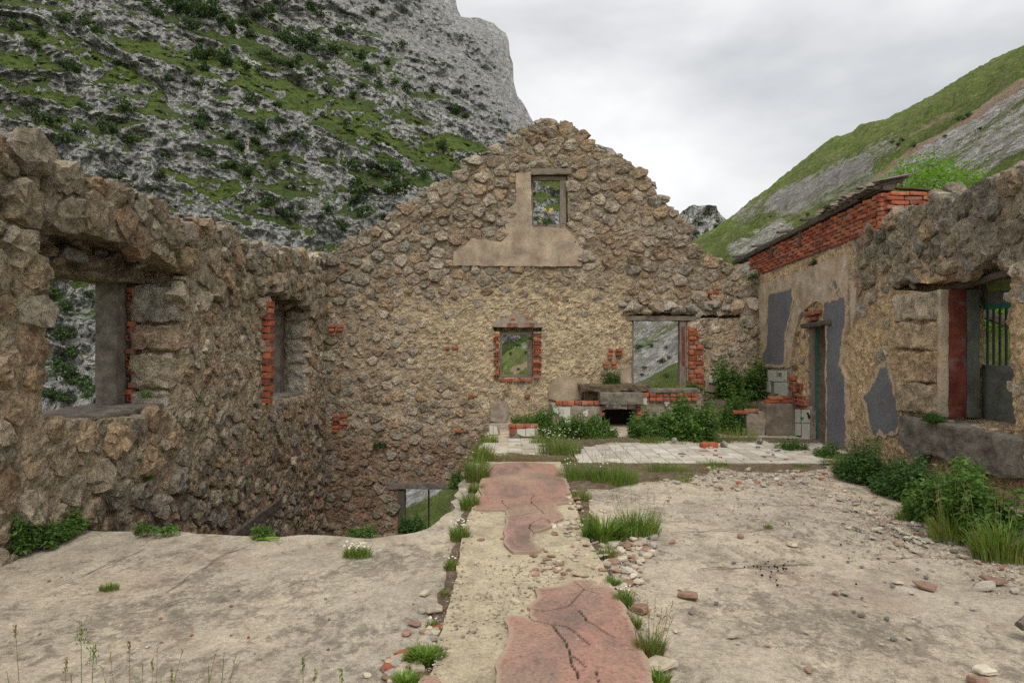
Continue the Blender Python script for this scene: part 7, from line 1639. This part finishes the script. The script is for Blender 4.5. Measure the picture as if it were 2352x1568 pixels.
# green lizard on the floor edge
def lizard():
    Y = 5.62; k = Y / FPX; X = lambda x: (x - CX) * k; z0 = -0.034
    me = bpy.data.meshes.new('lizard')
    sp = [(643, 1.0, .0055, .016), (638, 0.6, .0085, .018), (632, 0.3, .0098, .019), (626, 0.1, .0082, .018), (619, 0.0, .0105, .0165), (610, 0.0, .0118, .016), (600, 0.1, .0108, .0155), (592, 0.5, .0082, .014), (586, 1.6, .0062, .012), (578, 3.6, .005, .008), (570, 7.0, .0035, .004), (560, 11.0, .0018, .003)]
    V = [(X(x), Y + dy * 0.01, z0 + h) for x, dy, r, h in sp]; R = [r for _, _, r, _ in sp]; E = [(i, i + 1) for i in range(len(sp) - 1)]
    def leg(i, pts, rs):
        p_ = i
        for q, r in zip(pts, rs): V.append(q); R.append(r); E.append((p_, len(V) - 1)); p_ = len(V) - 1
    a = V[4]; leg(4, [(a[0] + 0.004, a[1] - 0.014, z0 + 0.013), (a[0] + 0.012, a[1] - 0.022, z0 + 0.006), (a[0] + 0.026, a[1] - 0.023, z0 + 0.003)], (.0042, .0034, .0026)); leg(4, [(a[0] + 0.004, a[1] + 0.014, z0 + 0.013), (a[0] + 0.014, a[1] + 0.022, z0 + 0.004)], (.0042, .003))
    a = V[7]; leg(7, [(a[0] + 0.006, a[1] - 0.016, z0 + 0.013), (a[0] - 0.006, a[1] - 0.026, z0 + 0.007), (a[0] - 0.018, a[1] - 0.022, z0 + 0.003)], (.0048, .0038, .0026)); leg(7, [(a[0] + 0.004, a[1] + 0.016, z0 + 0.012), (a[0] - 0.01, a[1] + 0.024, z0 + 0.004)], (.0048, .003))
    me.from_pydata(V, E, []); o = put('lizard', me)
    md = o.modifiers.new('skin', 'SKIN'); sv = me.skin_vertices[0].data
    for i, r in enumerate(R): sv[i].radius = (r * 1.5, r * 1.25)
    sv[5].use_root = True
    md.use_smooth_shade = True; sb_ = o.modifiers.new('sub', 'SUBSURF'); sb_.levels = 2; sb_.render_levels = 2
    t = NT('lizard_skin'); t.b.inputs['Roughness'].default_value = 0.6
    c = t.mix(t.ramp(t.noise(160, 5, 0.7), (0.4, 0.0), (0.62, 1.0)), (0.2, 0.33, 0.03), (0.07, 0.16, 0.03)); zc = t.sep(t.pos)[2]
    c = t.mix(t.ramp(t.math('MULTIPLY', t.math('ADD', zc, 0.035), 40.0), (0.1, 1.0), (0.45, 0.0)), c, (0.42, 0.48, 0.12)); t.bump(t.voro(500), 0.3, 0.001); me.materials.append(t.color(c))
    tag(o, 'green lizard resting on the broken edge of the left floor', 'lizard')
    for sgn in (-1, 1):
        e = put('eye', mesh('eye', ICO2[0] * 0.0016, None, ICO2[1], M['ink']), o, (X(637.6), Y + 0.004 + sgn * 0.0075, z0 + 0.0205))
lizard()

tuft('low brown grass mat over the soil before the tiled floor', 1420, 1095, 260, 14, 700, seed=80, dry=0.75, bend=0.8)
tuft('low weedy mat right of the thick grass clump', 1560, 1080, 160, 14, 420, seed=81, dry=0.60, bend=0.8)
tuft('thin dry mat on the soil strip below the tiles', 1750, 1076, 240, 10, 420, seed=82, dry=0.70, bend=0.8)
tuft('brown grass mat under the tawny grass at the ochre wall', 2010, 1100, 160, 18, 420, seed=83, dry=0.70, bend=0.8)
tuft('weedy mat before the low nettles', 1350, 1016, 220, 16, 500, seed=84, dry=0.50, bend=0.8)
tuft('low weedy mat at the foot of the tall nettles', 1600, 1018, 160, 16, 420, seed=85, dry=0.50, bend=0.8)
tuft('creeping green weed along the path rim by the pit', 1092, 1130, 30, 24, 260, seed=86, dry=0.20, bend=0.8)
tuft('weedy strip beside the lower screed', 1455, 1440, 34, 30, 200, seed=87, dry=0.35, bend=0.8)
tuft('weedy strip above the dry yellow tuft', 1410, 1345, 30, 26, 160, seed=88, dry=0.35, bend=0.8)
